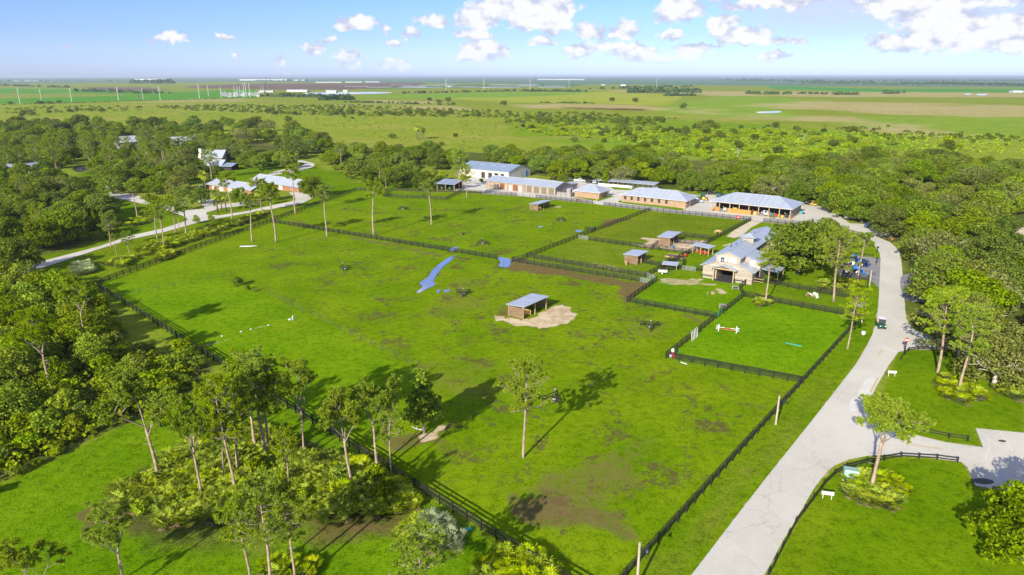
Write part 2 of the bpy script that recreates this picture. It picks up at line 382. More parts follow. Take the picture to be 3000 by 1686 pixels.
for pz, kk in (([(1055, 294), (1270, 298), (1270, 305), (1100, 302)], 0.8), ([(700, 312), (1000, 309), (1300, 315), (1500, 326), (1560, 338), (1200, 336), (900, 331), (700, 328)], 0.75),
               ([(430, 315), (560, 312), (750, 315), (750, 330), (560, 322)], 0.5), ([(330, 302), (560, 290), (760, 287), (760, 296), (500, 302)], 0.55),
               ([(1480, 308), (1700, 305), (1960, 318), (1930, 322), (1700, 321), (1480, 317)], 0.9), ([(1740, 264), (2250, 270), (2250, 285), (1950, 275)], 0.85),
               ([(2250, 268), (2520, 270), (3300, 276), (3300, 288), (2500, 284), (2250, 285)], 0.8), ([(2250, 312), (2330, 298), (2600, 298), (2800, 310), (3300, 312), (3300, 338), (2800, 341), (2600, 336), (2450, 320), (2300, 316)], 0.85),
               ([(2380, 345), (2500, 343), (2600, 358), (2760, 375), (2650, 385), (2550, 373)], 0.8), ([(2870, 395), (3200, 398), (3200, 424), (2930, 414)], 0.7),
               ([(1960, 325), (2060, 323), (2120, 335), (2010, 334)], 0.6), ([(2100, 333), (2250, 336), (2330, 347), (2200, 345)], 0.5)):
    paint(pz, TAN, 28, 55, kk * 0.8, tall=1.0)
paint([(1640, 314), (1900, 320), (1880, 325), (1660, 318)], (0.12, 0.08, 0.03), 5, 3)
# middle prairie and the lime scrub
paint([(-400, 312), (750, 300), (1500, 330), (2000, 335), (2700, 400), (3400, 440), (3400, 480), (2000, 480), (1000, 470), (0, 380), (-400, 380)], PRA, 12, 6, 0.9, tall=0.9)
paint([(1480, 365), (1800, 345), (2250, 365), (2650, 400), (2700, 430), (2400, 470), (2050, 480), (1800, 440), (1500, 400)], (0.165, 0.285, 0.010), 8, 8, 0.9, tall=1.0)
# wooded parts
DUFF = (0.085, 0.105, 0.020)
paint([(-400, 420), (300, 440), (640, 450), (1000, 450), (1350, 480), (1750, 540), (2060, 560), (2250, 575), (2440, 600), (2630, 720), (2660, 900), (2800, 1040), (3300, 1250), (3600, 1200), (3600, 470), (2500, 470), (1900, 470), (1000, 430), (0, 380), (-400, 380)], DUFF, 3, 2, 0.9, tall=0.8)
paint([(-500, 560), (0, 560), (330, 620), (340, 690), (200, 740), (0, 770), (-500, 800)], DUFF, 3, 2, 0.8)
paint([(-300, 820), (60, 820), (260, 810), (300, 860), (345, 960), (360, 1010), (470, 1040), (600, 1060), (600, 1130), (470, 1200), (330, 1255), (200, 1310), (0, 1420), (-300, 1560)], DUFF, 1.2, 1.5, 0.95, tall=0.8)
# lawns
paint([(0, 770), (200, 735), (420, 660), (600, 600), (800, 590), (1041, 556), (1041, 562), (750, 668), (277, 838), (200, 820), (0, 840)], (0.135, 0.215, 0.004), 1.5, 1)
paint([(290, 560), (560, 600), (560, 650), (300, 720), (290, 640), (330, 600)], LAWN, 1.5)
paint([(230, 500), (300, 510), (330, 555), (240, 560)], LAWN, 2); paint([(210, 440), (300, 428), (330, 460), (260, 475)], LAWN, 3)
paint([(560, 470), (700, 440), (900, 470), (950, 500), (1180, 525), (1340, 555), (1040, 560), (930, 590), (870, 545), (780, 530), (560, 540)], LAWN, 2, 1)
# paddocks
paint([(277, 838), (1041, 558), (1350, 566), (1513, 574), (1907, 618), (2199, 647), (2237, 652), (2560, 715), (2640, 760), (2640, 900), (2500, 1080), (2000, 1760), (1761, 1790), (1500, 1612), (836, 1192)], PAS, 1.0, 0, 1.0, tall=0.25)
paint([(277, 838), (680, 812), (830, 890), (1240, 1090), (1130, 1200), (1000, 1290), (600, 1040)], (0.135, 0.250, 0.0025), 2.5, 0, 1.0, tall=0.5)
paint([(1714, 690), (1907, 620), (2195, 650), (2060, 722), (2000, 700), (1900, 728)], (0.135, 0.195, 0.007), 0.6, 0, 1.0, tall=0.3)
paint([(1560, 760), (1700, 700), (1908, 732), (1990, 760), (1890, 810)], (0.150, 0.215, 0.010), 1.0, 0, 0.8)
paint([(1951, 1050), (2181, 872), (2520, 934), (2345, 1122)], (0.128, 0.262, 0.002), 0.8, 0, 1.0, tall=0.3)
paint([(2181, 870), (2200, 830), (2250, 832), (2536, 885), (2520, 932)], (0.125, 0.215, 0.003), 0.8)
paint([(1836, 886), (1925, 824), (2070, 815), (2195, 830), (2180, 868), (2098, 932)], (0.128, 0.250, 0.002), 0.8)
paint([(1761, 1776), (1845, 1683), (2482, 980), (2520, 933), (2570, 870), (2556, 980), (2416, 1186), (2025, 1686), (1960, 1800)], (0.122, 0.222, 0.0025), 0.8, 0, 1.0, tall=0.5)
paint([(1900, 1686), (2300, 1245), (2420, 1110), (2440, 1120), (2330, 1260), (1980, 1686)], (0.14, 0.20, 0.010), 1.6, 1.0, 0.75)
paint([(2240, 1690), (2420, 1386), (2560, 1334), (2820, 1352), (2860, 1430), (3100, 1460), (3100, 1760), (2200, 1760)], LAWN, 0.6, 0, 1.0, tall=0.2)
paint([(2554, 1224), (2632, 1030), (2800, 1022), (2850, 1080), (3000, 1170), (3000, 1270), (2850, 1254), (2877, 1310), (2664, 1270)], LAWN, 0.6, 0, 1.0, tall=0.2)
paint([(2245, 1700), (2330, 1560), (2430, 1420), (2480, 1470), (2380, 1700)], (0.145, 0.225, 0.004), 2.0, 1.5, 0.8)
paint([(-300, 1430), (0, 1420), (330, 1260), (600, 1140), (850, 1200), (1500, 1620), (1780, 1800), (-300, 1900)], (0.118, 0.225, 0.0025), 1.0, 0, 1.0, tall=0.6)
paint([(260, 1500), (420, 1380), (660, 1260), (820, 1250), (1260, 1480), (1180, 1540), (860, 1560), (430, 1600)], (0.085, 0.085, 0.022), 1.5, 1.5, 0.85)
paint([(480, 1560), (700, 1530), (830, 1540), (790, 1620), (560, 1610)], (0.13, 0.17, 0.016), 2, 1.5, 0.8)
paint([(930, 1540), (1180, 1520), (1190, 1560), (1000, 1590), (900, 1590)], (0.135, 0.115, 0.030), 1.5, 1.2, 0.9)
ROADL = [(2025, 1686), (2149, 1524), (2250, 1394), (2416, 1186), (2508, 1067), (2540, 1012), (2556, 980), (2566, 945), (2572, 905), (2575, 868), (2576, 820), (2579, 757), (2577, 742), (2558, 713), (2547, 697)]
ROADR = [(2570, 694), (2608, 711), (2626, 727), (2637, 745), (2641, 770), (2644, 800), (2648, 850), (2652, 905), (2655, 935), (2672, 962), (2710, 982), (2780, 1000), (2780, 1026), (2747, 1026), (2663, 1024), (2632, 1032), (2604, 1070), (2570, 1129), (2553, 1163), (2540, 1200),
         (2554, 1226), (2595, 1252), (2664, 1270), (2768, 1296), (2880, 1311), (2858, 1255), (3000, 1269), (3180, 1285), (3180, 1480), (3000, 1448), (2858, 1424), (2834, 1369), (2816, 1354), (2682, 1337), (2595, 1333), (2543, 1336), (2485, 1347), (2443, 1366), (2419, 1386), (2385, 1431), (2357, 1480), (2295, 1583), (2250, 1666), (2215, 1730), (1990, 1730)]
# worn and bare places
put('sand', ROADL + ROADR, 0.7, 0.45, 0.75)
put('mud', [(1040, 690), (1090, 700), (1300, 745), (1310, 755), (1230, 748), (1130, 722), (1020, 700)], 1.5, 1.2, 0.75)
put('mud', [(845, 640), (900, 648), (940, 672), (910, 672), (860, 655)], 1.0, 0.8, 0.8)
put('mud', [(1420, 590), (1432, 590), (1385, 660), (1335, 725), (1325, 722), (1378, 655)], 0.8, 0.5, 0.7)
put('mud', [(1760, 645), (1800, 640), (1850, 640), (1770, 668), (1755, 660)], 1.0, 1.0, 1.0)
put('mud', [(1640, 678), (1690, 660), (1715, 680), (1700, 698), (1660, 690)], 1.0, 1.5, 0.62)
put('mud', [(1500, 768), (1540, 765), (1875, 826), (1920, 828), (1845, 885), (1830, 895), (1800, 870), (1820, 850), (1780, 830), (1500, 790)], 1.5, 1.5, 0.95)
put('mud', [(1460, 765), (1545, 755), (1550, 768), (1520, 800), (1495, 795), (1450, 770)], 0.8, 0.6, 0.95)
put('mud', [(1440, 905), (1475, 888), (1500, 900), (1490, 930), (1460, 930)], 0.8, 0.8, 0.75)
put('mud', [(2070, 945), (2100, 935), (2060, 965), (1990, 925), (2010, 915), (2050, 930)], 1.0, 0.8, 0.7)
put('mud', [(1840, 945), (1900, 940), (1965, 955), (1950, 985), (1890, 990), (1830, 960)], 1.2, 1.5, 0.62)
put('mud', [(1530, 1420), (1650, 1360), (1800, 1280), (1920, 1270), (1960, 1330), (1880, 1450), (1760, 1520), (1560, 1560), (1500, 1500)], 4.0, 3.0, 0.74)
put('mud', [(1510, 1465), (1640, 1455), (1830, 1505), (1820, 1560), (1700, 1560), (1520, 1560)], 2.0, 2.0, 0.85)
put('mud', [(1320, 820), (1420, 830), (1460, 900), (1400, 960), (1300, 950), (1240, 900)], 4.0, 4.0, 0.60)
put('mud', [(1200, 1060), (1420, 1040), (1560, 1100), (1450, 1200), (1250, 1180)], 5.0, 4.0, 0.60)
put('mud', [(1120, 1290), (1240, 1270), (1330, 1240), (1310, 1300), (1180, 1330)], 1.5, 1.5, 0.80)
put('mud', [(1500, 615), (1560, 612), (1640, 620), (1600, 628), (1550, 630)], 1.5, 1.0, 0.6)
put('mud', [(1370, 690), (1430, 705), (1400, 722), (1370, 715)], 1.0, 1.0, 0.55)
put('mud', [(230, 1500), (290, 1480), (300, 1540), (240, 1560)], 1.0, 1.0, 0.9); put('mud', [(330, 1490), (400, 1480), (410, 1550), (340, 1560)], 1.0, 0.8, 0.9)
put('mud', [(920, 1530), (1050, 1525), (1160, 1525), (1100, 1560), (950, 1560)], 0.8, 0.6, 0.85)
put('mud', [(2330, 1290), (2440, 1130), (2450, 1135), (2350, 1300)], 0.8, 0.6, 0.6); put('mud', [(1950, 1680), (2200, 1400), (2215, 1405), (1975, 1690)], 0.8, 0.6, 0.55)
put('sand', [(1450, 925), (1490, 932), (1530, 943), (1600, 905), (1650, 890), (1668, 905), (1690, 930), (1640, 955), (1580, 962), (1500, 952), (1460, 940)], 0.5, 0.9, 1.0)
put('sand', [(1680, 915), (1705, 918), (1690, 928), (1660, 940)], 0.5, 0.8, 0.75)
put('sand', [(1880, 695), (1935, 700), (1935, 722), (1900, 728), (1870, 718), (1900, 712)], 0.6, 1.0, 0.95); put('sand', [(1845, 712), (1880, 714), (1905, 728), (1860, 722)], 0.6, 0.8, 0.7)
put('sand', [(1930, 722), (1990, 700), (2075, 706), (2040, 735), (1990, 738), (1935, 728)], 0.3, 0.0, 1.0)
put('sand', [(1925, 815), (1960, 812), (2055, 818), (2060, 826), (2110, 830), (2090, 836), (1990, 836), (1925, 830)], 0.9, 1.2, 0.62)
put('sand', [(2090, 842), (2120, 848), (2135, 860), (2110, 864)], 0.5, 0.6, 0.6); put('sand', [(1620, 608), (1632, 600), (1655, 605), (1640, 612)], 0.4, 0.4, 0.6)
put('sand', [(2106, 718), (2140, 712), (2150, 716), (2120, 722)], 0.5, 0.6, 0.6)
put('sand', [(1690, 765), (1800, 770), (1840, 790), (1800, 800), (1720, 785)], 1.5, 1.5, 0.45); put('sand', [(1900, 800), (1960, 785), (1900, 815)], 1.0, 1.0, 0.5)
put('sand', [(1210, 1275), (1275, 1255), (1300, 1250), (1280, 1290), (1230, 1300)], 0.8, 0.8, 0.85)
put('sand', [(1010, 533), (1060, 530), (1080, 528), (1050, 538)], 1.0, 1.0, 0.5)
put('sand', [(590, 1010), (675, 990), (672, 996), (600, 1018)], 0.4, 0.4, 0.5); put('sand', [(735, 962), (790, 950), (788, 955), (740, 968)], 0.4, 0.4, 0.55)
put('wear', [(1000, 600), (1560, 590), (1760, 640), (1540, 750), (1900, 850), (1960, 1050), (2200, 1110), (2250, 1180), (1760, 1740), (1500, 1590), (1350, 1300), (1230, 1080), (800, 850), (700, 730), (950, 690)], 6.0, 4.0, 1.0)
# relief: a little uneven, ditch where the water stands
STREAM = [(1316, 752), (1334, 748), (1318, 765), (1294, 785), (1270, 821), (1276, 832), (1245, 848), (1230, 856), (1220, 855), (1237, 838), (1229, 828), (1254, 809), (1270, 785), (1290, 770)]
POOL2 = [(1460, 752), (1490, 757), (1497, 765), (1493, 778), (1478, 782), (1460, 778), (1466, 768)]
POOL3 = [(1320, 727), (1336, 722), (1340, 728), (1326, 735), (1318, 733)]
GZ = -0.03 - 0.05 * vnoise(GX, GY, 9.0) - 0.03 * vnoise(GX, GY, 3.0, 2)
GZ = np.where(GY > 600, -0.05, GZ)
for S in (STREAM, POOL2, POOL3): GZ = GZ - 0.45 * zone(S, 0.8)
FARLEFT_POND = [(212, 494), (222, 488), (240, 487), (258, 492), (262, 500), (240, 503), (225, 504)]
GZ = GZ - 0.4 * zone(FARLEFT_POND, 1.0)
idx = np.arange(NR * NC).reshape(NR, NC)
Fq = np.stack([idx[:-1, :-1], idx[:-1, 1:], idx[1:, 1:], idx[1:, :-1]], -1).reshape(-1, 4)
gme = arr_mesh('ground', np.stack([GX, GY, GZ], -1).reshape(-1, 3), Fq, None, True)
ca = gme.color_attributes.new('tint', 'FLOAT_COLOR', 'POINT')
ca.data.foreach_set('color', np.concatenate([C, np.ones(GX.shape + (1,))], -1).astype(np.float32).ravel())
for k, a in ATT.items():
    at = gme.attributes.new(k, 'FLOAT', 'POINT'); at.data.foreach_set('value', a.astype(np.float32).ravel())
def ground_mat():
    m, t, b, o = new_mat('grassland')
    geo = t.add('ShaderNodeNewGeometry'); P = geo.outputs['Position']
    def A(n): return t.add('ShaderNodeAttribute', attribute_name=n)
    tint = A('tint').outputs['Color']; mud = A('mud').outputs['Fac']; sand = A('sand').outputs['Fac']; wear = A('wear').outputs['Fac']; tall = A('tall').outputs['Fac']
    big = t.noise(P, 0.011, 4.0, 0.6); mid = t.noise(P, 0.09, 5.0, 0.62); sml = t.noise(P, 0.75, 4.0, 0.65); grn = t.noise(P, 3.6, 3.0, 0.7)
    col = t.mix(t.ramp(mid, 0.30, 0.72), t.mix(1.0, tint, (0.80, 0.86, 0.7), 'MULTIPLY'), t.mix(1.0, tint, (1.22, 1.10, 1.5), 'MULTIPLY'))
    col = t.mix(t.ramp(big, 0.42, 0.66, 0.0, 0.38), col, t.mix(1.0, tint, (1.45, 1.12, 2.2), 'MULTIPLY'))
    blades = t.math('ADD', t.math('MULTIPLY', sml, 0.5), t.math('MULTIPLY', grn, 0.6))
    amt = t.math('ADD', 0.62, t.math('MULTIPLY', tall, 0.38))
    dk = t.math('MULTIPLY', t.ramp(blades, 0.565, 0.44), amt)
    col = t.mix(dk, col, t.mix(1.0, col, (0.42, 0.50, 0.35), 'MULTIPLY'))
    lt = t.math('MULTIPLY', t.ramp(blades, 0.565, 0.70), amt)
    col = t.mix(t.math('MULTIPLY', lt, 0.6), col, t.mix(1.0, col, (1.5, 1.30, 1.6), 'MULTIPLY'))
    dry = t.math('MULTIPLY', t.ramp(t.noise(t.vmath('MULTIPLY', P, (0.35, 1.0, 1.0)), 0.0065, 5.0, 0.65), 0.50, 0.64), t.ramp(tall, 0.55, 0.85, 0.0, 0.42))
    col = t.mix(dry, col, (0.33, 0.27, 0.085))
    dry2 = t.math('MULTIPLY', t.ramp(t.noise(t.vmath('ADD', P, (310.0, 77.0, 0.0)), 0.035, 5.0, 0.65), 0.55, 0.72), 0.30)
    col = t.mix(dry2, col, t.mix(1.0, col, (1.35, 0.95, 2.0), 'MULTIPLY'))
    # hoof-poached turf: small dark broken marks where the herd stands
    pk = t.math('ADD', t.noise(P, 0.16, 4.0, 0.6, 0.6), t.math('MULTIPLY', t.noise(P, 0.85, 4.0, 0.72, 1.0), 0.85))
    poach = t.math('MULTIPLY', t.ramp(pk, 0.99, 1.09), t.math('MULTIPLY', wear, 0.80))
    dirt = t.mix(t.noise(P, 0.5, 4.0), (0.105, 0.070, 0.026), (0.195, 0.138, 0.058))
    col = t.mix(poach, col, t.mix(0.4, dirt, (0.035, 0.030, 0.010)))
    mn = t.math('ADD', mud, t.math('MULTIPLY', t.math('SUBTRACT', t.math('ADD', t.math('MULTIPLY', sml, 0.6), t.math('MULTIPLY', mid, 0.5)), 0.55), 1.9))
    mm = t.math('MULTIPLY', t.ramp(mn, 0.42, 0.95), t.ramp(mud, 0.05, 0.4)); mm = t.math('MULTIPLY', mm, t.ramp(mud, 0.45, 0.95, 0.42, 0.92))
    col = t.mix(mm, col, dirt)
    sn = t.math('ADD', sand, t.math('MULTIPLY', t.math('SUBTRACT', t.math('ADD', t.math('MULTIPLY', sml, 0.6), t.math('MULTIPLY', mid, 0.5)), 0.55), 1.1))
    sm = t.math('MULTIPLY', t.ramp(sn, 0.40, 0.72), t.ramp(sand, 0.05, 0.35))
    sandc = t.mix(t.ramp(t.math('ADD', t.math('MULTIPLY', sml, 0.5), t.math('MULTIPLY', t.noise(P, 0.22, 4.0), 0.5)), 0.36, 0.62), (0.62, 0.51, 0.33), (0.42, 0.31, 0.175))
    col = t.mix(sm, col, sandc)
    t.put(b.inputs['Base Color'], col); b.inputs['Roughness'].default_value = 0.95; b.inputs['Specular IOR Level'].default_value = 0.0
    hh = t.math('ADD', t.math('MULTIPLY', sml, 0.6), t.math('MULTIPLY', grn, 0.5))
    bp = t.add('ShaderNodeBump', i_Distance=0.22, i_Height=hh); t.put(bp.inputs['Strength'], t.math('ADD', 0.30, t.math('MULTIPLY', tall, 0.5)))
    t.put(b.inputs['Normal'], bp); return m
gme.materials.append(ground_mat())
ground = structure(link('ground', gme))

# ------------------------------------------------------------ sheets laid on the ground: roads, yards, water
def sheet(name, pts, z, mat, raw=False):
    P = [Vector((p[0], p[1], 0)) if raw else G(*p) for p in pts]
    o0 = P[0]; tri = tessellate_polygon([[p for p in P]])
    me = bpy.data.meshes.new(name); me.from_pydata([(p.x, p.y, 0) for p in P], [], [tuple(t) for t in tri])
    bm = bmesh.new(); bm.from_mesh(me)
    for f in bm.faces:
        if f.normal.z < 0: f.normal_flip()
    bm.to_mesh(me); bm.free(); me.materials.append(mat)
    o = link(name, me); o.location = (0, 0, z); return o
def smooth_px(pts, n=6):
    """round off a hand-drawn outline (Catmull-Rom through the points)"""
    out = []; m = len(pts)
    for i in range(m):
        p0, p1, p2, p3 = (np.array(pts[(i + j) % m], float) for j in (-1, 0, 1, 2))
        for k in range(n):
            t = k / n; out.append(tuple(0.5 * ((2 * p1) + (p2 - p0) * t + (2 * p0 - 5 * p1 + 4 * p2 - p3) * t * t + (3 * p1 - p0 - 3 * p2 + p3) * t ** 3)))
    return out
def road_mat():
    m, t, b, o = new_mat('shell_rock_road'); geo = t.add('ShaderNodeNewGeometry'); P = geo.outputs['Position']
    n1 = t.noise(P, 0.06, 5.0, 0.6); n2 = t.noise(P, 0.9, 4.0, 0.65); n3 = t.noise(P, 9.0, 2.0)
    col = t.mix(t.ramp(n1, 0.35, 0.68), (0.585, 0.55, 0.455), (0.50, 0.47, 0.385))
    col = t.mix(t.ramp(n2, 0.5, 0.72, 0.0, 0.35), col, (0.66, 0.63, 0.53)); col = t.mix(t.ramp(n2, 0.42, 0.25, 0.0, 0.4), col, (0.40, 0.365, 0.295))
    col = t.mix(t.ramp(n3, 0.3, 0.7, 0.0, 0.22), col, (0.46, 0.43, 0.35))
    st = t.noise(t.vmath('MULTIPLY', P, (0.30, 0.30, 1.0)), 1.0, 6.0, 0.7, 1.2); col = t.mix(t.ramp(st, 0.60, 0.74, 0.0, 0.35), col, (0.38, 0.35, 0.285))
    vo = t.add('ShaderNodeTexVoronoi', feature='DISTANCE_TO_EDGE'); vo.inputs['Scale'].default_value = 0.16
    wv = t.n.new('ShaderNodeTexNoise'); wv.inputs['Scale'].default_value = 0.8; t.put(wv.inputs['Vector'], P); t.put(vo.inputs['Vector'], t.vmath('ADD', P, t.vmath('MULTIPLY', wv.outputs['Color'], (2.2, 2.2, 0.0))))
    crack = t.math('MULTIPLY', t.ramp(vo.outputs['Distance'], 0.012, 0.0), t.ramp(n1, 0.42, 0.6, 0.0, 0.55)); col = t.mix(crack, col, (0.27, 0.245, 0.20))
    t.put(b.inputs['Base Color'], col); b.inputs['Roughness'].default_value = 0.9; b.inputs['Specular IOR Level'].default_value = 0.12
    bp = t.add('ShaderNodeBump', i_Strength=0.3, i_Distance=0.02, i_Height=n3); t.put(b.inputs['Normal'], bp); return m
M['road'] = road_mat()
M['sandtrack'] = surf('sand_track', (0.62, 0.54, 0.38), (0.50, 0.42, 0.27), 0.7, 0.95, bump=0.4, coord='Object', detail=6)
M['asphalt'] = surf('grey_paving', (0.27, 0.255, 0.24), (0.19, 0.18, 0.17), 0.35, 0.9, bump=0.2, detail=6)
structure(sheet('road', ROADL + ROADR, 0.016, M['road']))
structure(sheet('gravel_yard', [(2547, 697), (2506, 684), (2451, 669), (2384, 663), (2237, 651), (2199, 647), (1907, 618), (1769, 602), (1736, 597), (1570, 580), (1513, 574), (1420, 569), (1330, 560), (1345, 535), (1390, 518), (1480, 520), (1560, 522), (1640, 532), (1760, 536), (1850, 556), (2050, 572), (2100, 570), (2190, 580), (2340, 597), (2455, 610), (2458, 632), (2490, 655), (2545, 657), (2612, 690), (2570, 694)], 0.008, M['road']))
structure(sheet('parking_bay', [(2492, 749), (2580, 757), (2577, 822), (2575, 845), (2553, 823), (2530, 818), (2462, 812), (2455, 795)], 0.024, M['asphalt']))
structure(sheet('parking_lot', smooth_px([(2640, 812), (2700, 805), (2760, 830), (2760, 875), (2700, 885), (2650, 876)], 4), 0.024, M['asphalt']))
structure(sheet('farm_track', [(2199, 648), (2232, 651), (2200, 668), (2184, 682), (2175, 693), (2150, 698), (2128, 694), (2150, 676)], 0.020, M['sandtrack']))
structure(sheet('road.001', [(-60, 842), (0, 823), (131, 783), (291, 730), (387, 701), (480, 681), (553, 660), (611, 645), (750, 621), (808, 611), (884, 597), (913, 583), (905, 572), (887, 563), (846, 564), (868, 584), (850, 592), (794, 603), (728, 618), (640, 632), (605, 630), (605, 623), (649, 610), (750, 600), (740, 590), (640, 600), (626, 606), (620, 565), (576, 556), (560, 570), (590, 600), (600, 612), (544, 616), (454, 591), (393, 570), (320, 563), (320, 577), (393, 592), (466, 609), (533, 632), (550, 642), (547, 647), (480, 669), (378, 692), (291, 722), (116, 768), (29, 797), (0, 803), (-60, 815)], 0.014, M['road']))
structure(sheet('footpath', smooth_px([(788, 509), (830, 497), (882, 486), (892, 478), (870, 474), (882, 470), (915, 478), (922, 484), (905, 494), (850, 506), (795, 514)], 4), 0.014, M['road']))
structure(sheet('footpath.001', [(285, 553), (330, 543), (334, 549), (300, 558)], 0.014, M['road']))
structure(sheet('footpath.002', [(755, 466), (797, 470), (797, 475), (755, 472)], 0.014, M['road']))
# strips of grass round the brick buildings
M['lawn'] = surf('mown_lawn', (0.115, 0.215, 0.002), (0.140, 0.235, 0.004), 0.6, 0.95, bump=0.7, bscale=4.0, spec=0.05)
for nm, pl in (('lawn', [(1676, 578), (1755, 590), (1800, 576), (1786, 573), (1755, 584), (1683, 576)]), ('lawn', [(1815, 588), (2010, 612), (2002, 616), (1990, 616), (1830, 597), (1808, 592)]), ('lawn', [(1350, 566), (1420, 568), (1400, 562), (1350, 557)]),
               ('lawn', [(1757, 540), (1860, 552), (1845, 558), (1800, 556), (1790, 550)]), ('lawn', [(2345, 592), (2400, 600), (2455, 608), (2448, 588), (2380, 578)])):
    structure(sheet(nm, pl, 0.016, M['lawn']))
M['patch'] = surf('newer_road_patch', (0.64, 0.61, 0.53), (0.57, 0.54, 0.46), 0.5, 0.9, detail=6)
structure(sheet('road_patch', smooth_px([(2535, 1115), (2560, 1108), (2568, 1118), (2545, 1160), (2528, 1172), (2512, 1160)], 4), 0.021, M['patch'])); structure(sheet('road_patch', smooth_px([(2500, 1165), (2522, 1168), (2520, 1195), (2498, 1205), (2488, 1190)], 4), 0.021, M['patch']))
def paint_mat(name, c, c2):
    return surf(name, c, c2, 3.0, 0.8, detail=6)
M['white_paint'] = paint_mat('white_road_paint', (0.74, 0.73, 0.70), (0.5, 0.48, 0.44)); M['yellow_paint'] = paint_mat('yellow_road_paint', (0.55, 0.36, 0.10), (0.48, 0.36, 0.18))
M['blue_paint'] = paint_mat('blue_road_paint', (0.30, 0.50, 0.72), (0.4, 0.5, 0.6))
def stripe(a, b, w, mat, name='road_marking'):
    a = G(*a); b = G(*b); d = (b - a).normalized(); n = Vector((-d.y, d.x, 0)) * w / 2
    return structure(sheet(name, [a - n, b - n, b + n, a + n], 0.030, mat, True))
stripe((2583, 1022), (2631, 1032), 0.55, M['white_paint'])
for a, b in (((2571, 1042), (2584, 1024)), ((2576, 1042), (2588, 1024)), ((2602, 740), (2608, 753)), ((2604, 739.5), (2610, 752.5)), ((2654, 1300), (2762, 1315)), ((2655, 1302.5), (2762, 1317.5)), ((2548, 1150), (2570, 1108)), ((2551, 1150), (2573, 1108))):
    stripe(a, b, 0.11, M['yellow_paint'])
for a, b in (((2930, 1266), (2966, 1323)), ((2500, 753), (2520, 764)), ((2513, 752), (2536, 764)), ((2526, 753), (2552, 765)), ((2540, 754), (2566, 765)), ((2885, 1345), (2900, 1310))): stripe(a, b, 0.11, M['white_paint'])
stripe((2928, 1378), (2952, 1443), 0.12, M['blue_paint'])
stripe((2704, 978), (2699, 999), 1.5, M['white_paint']); stripe((2611, 1258), (2612, 1287), 1.3, M['white_paint'])
stripe((2577, 752), (2622, 758), 0.12, M['white_paint'])
M['manhole'] = surf('iron_cover', (0.10, 0.09, 0.08), (0.05, 0.045, 0.04), 3.0, 0.7)
def disc(name, c, r, z, mat, ry=None):
    c = G(*c); return sheet(name, [(c.x + r * math.cos(a * math.pi / 10), c.y + (ry or r) * math.sin(a * math.pi / 10)) for a in range(20)], z, mat, True)
structure(disc('road_stain', (2880, 1411), 1.35, 0.034, M['manhole'], 0.7)); structure(disc('road_stain', (2936, 1293), 0.55, 0.034, M['manhole'], 0.35))
# water
def water_mat():
    m, t, b, o = new_mat('ditch_water'); geo = t.add('ShaderNodeNewGeometry')
    b.inputs['Base Color'].default_value = (0.82, 0.74, 0.60, 1); b.inputs['Metallic'].default_value = 0.9; b.inputs['Roughness'].default_value = 0.05; b.inputs['IOR'].default_value = 1.33; b.inputs['Specular IOR Level'].default_value = 1.0
    bp = t.add('ShaderNodeBump', i_Strength=0.05, i_Distance=0.02, i_Height=t.noise(geo.outputs['Position'], 2.5, 2.0)); t.put(b.inputs['Normal'], bp); return m
M['water'] = water_mat()
def grow(pts, k):
    cx = sum(p[0] for p in pts) / len(pts); cy = sum(p[1] for p in pts) / len(pts)
    return [(cx + (x - cx) * k, cy + (y - cy) * k) for x, y in pts]
for nm, S in (('ditch_water', STREAM), ('ditch_water', POOL2), ('ditch_water', POOL3), ('pond_water', FARLEFT_POND)):
    structure(sheet(nm, smooth_px(S, 5), -0.17, M['water']))
for S in ([(750 + 1712 / 3.217, 850), (1292, 849), (1288, 856), (1280, 858)], [(1305, 849), (1320, 850), (1312, 855), (1300, 856)], [(1578, 664), (1590, 663), (1588, 666), (1577, 667)], [(1686, 676), (1700, 675), (1706, 679), (1690, 680)],
          [(2220, 328), (2284, 326), (2280, 331), (2225, 332)], [(2862, 276.2), (2895, 276), (2885, 279.5), (2865, 279.5)], [(2825, 275), (2845, 275), (2843, 277.6), (2828, 277.6)], [(905, 272), (1110, 270), (1140, 273.5), (990, 277.5), (905, 276.5)]):
    structure(sheet('puddle', smooth_px(S, 4), 0.012, M['water']))
# ------------------------------------------------------------ board fences
M['fence'] = surf('black_stained_board', (0.014, 0.012, 0.010), (0.028, 0.024, 0.020), 3.0, 0.75, bump=0.4, spec=0.25)
M['fence_far'] = surf('weathered_dark_board', (0.020, 0.018, 0.015), (0.042, 0.036, 0.030), 2.0, 0.8, bump=0.3, spec=0.2)
M['galv'] = surf('galvanised_pipe', (0.55, 0.56, 0.56), (0.42, 0.43, 0.44), 4.0, 0.4, 0.5)
M['greenpaint'] = surf('green_painted_pipe', (0.06, 0.30, 0.16), (0.09, 0.36, 0.22), 3.0, 0.5)
def capped_post(w, h):
    mb = MB(); a = w / 2
    mb.add([(-a, -a, -0.25), (a, -a, -0.25), (a, a, -0.25), (-a, a, -0.25), (-a, -a, h), (a, -a, h), (a, a, h), (-a, a, h), (0, 0, h + 0.05)],
           [(3, 2, 1, 0), (0, 1, 5, 4), (1, 2, 6, 5), (2, 3, 7, 6), (3, 0, 4, 7), (4, 5, 8), (5, 6, 8), (6, 7, 8), (7, 4, 8)])
    return mb
POST = {k: capped_post(w, h).mesh('post', m) for k, w, h, m in (('p4', 0.15, 1.42, M['fence']), ('p2', 0.15, 0.80, M['fence']), ('pf', 0.15, 1.42, M['fence_far']))}
RAIL = {k: MB().box(0, 1, -0.022, 0.022, -0.075, 0.075).mesh('rail', m) for k, m in (('p4', M['fence']), ('p2', M['fence']), ('pf', M['fence_far']))}
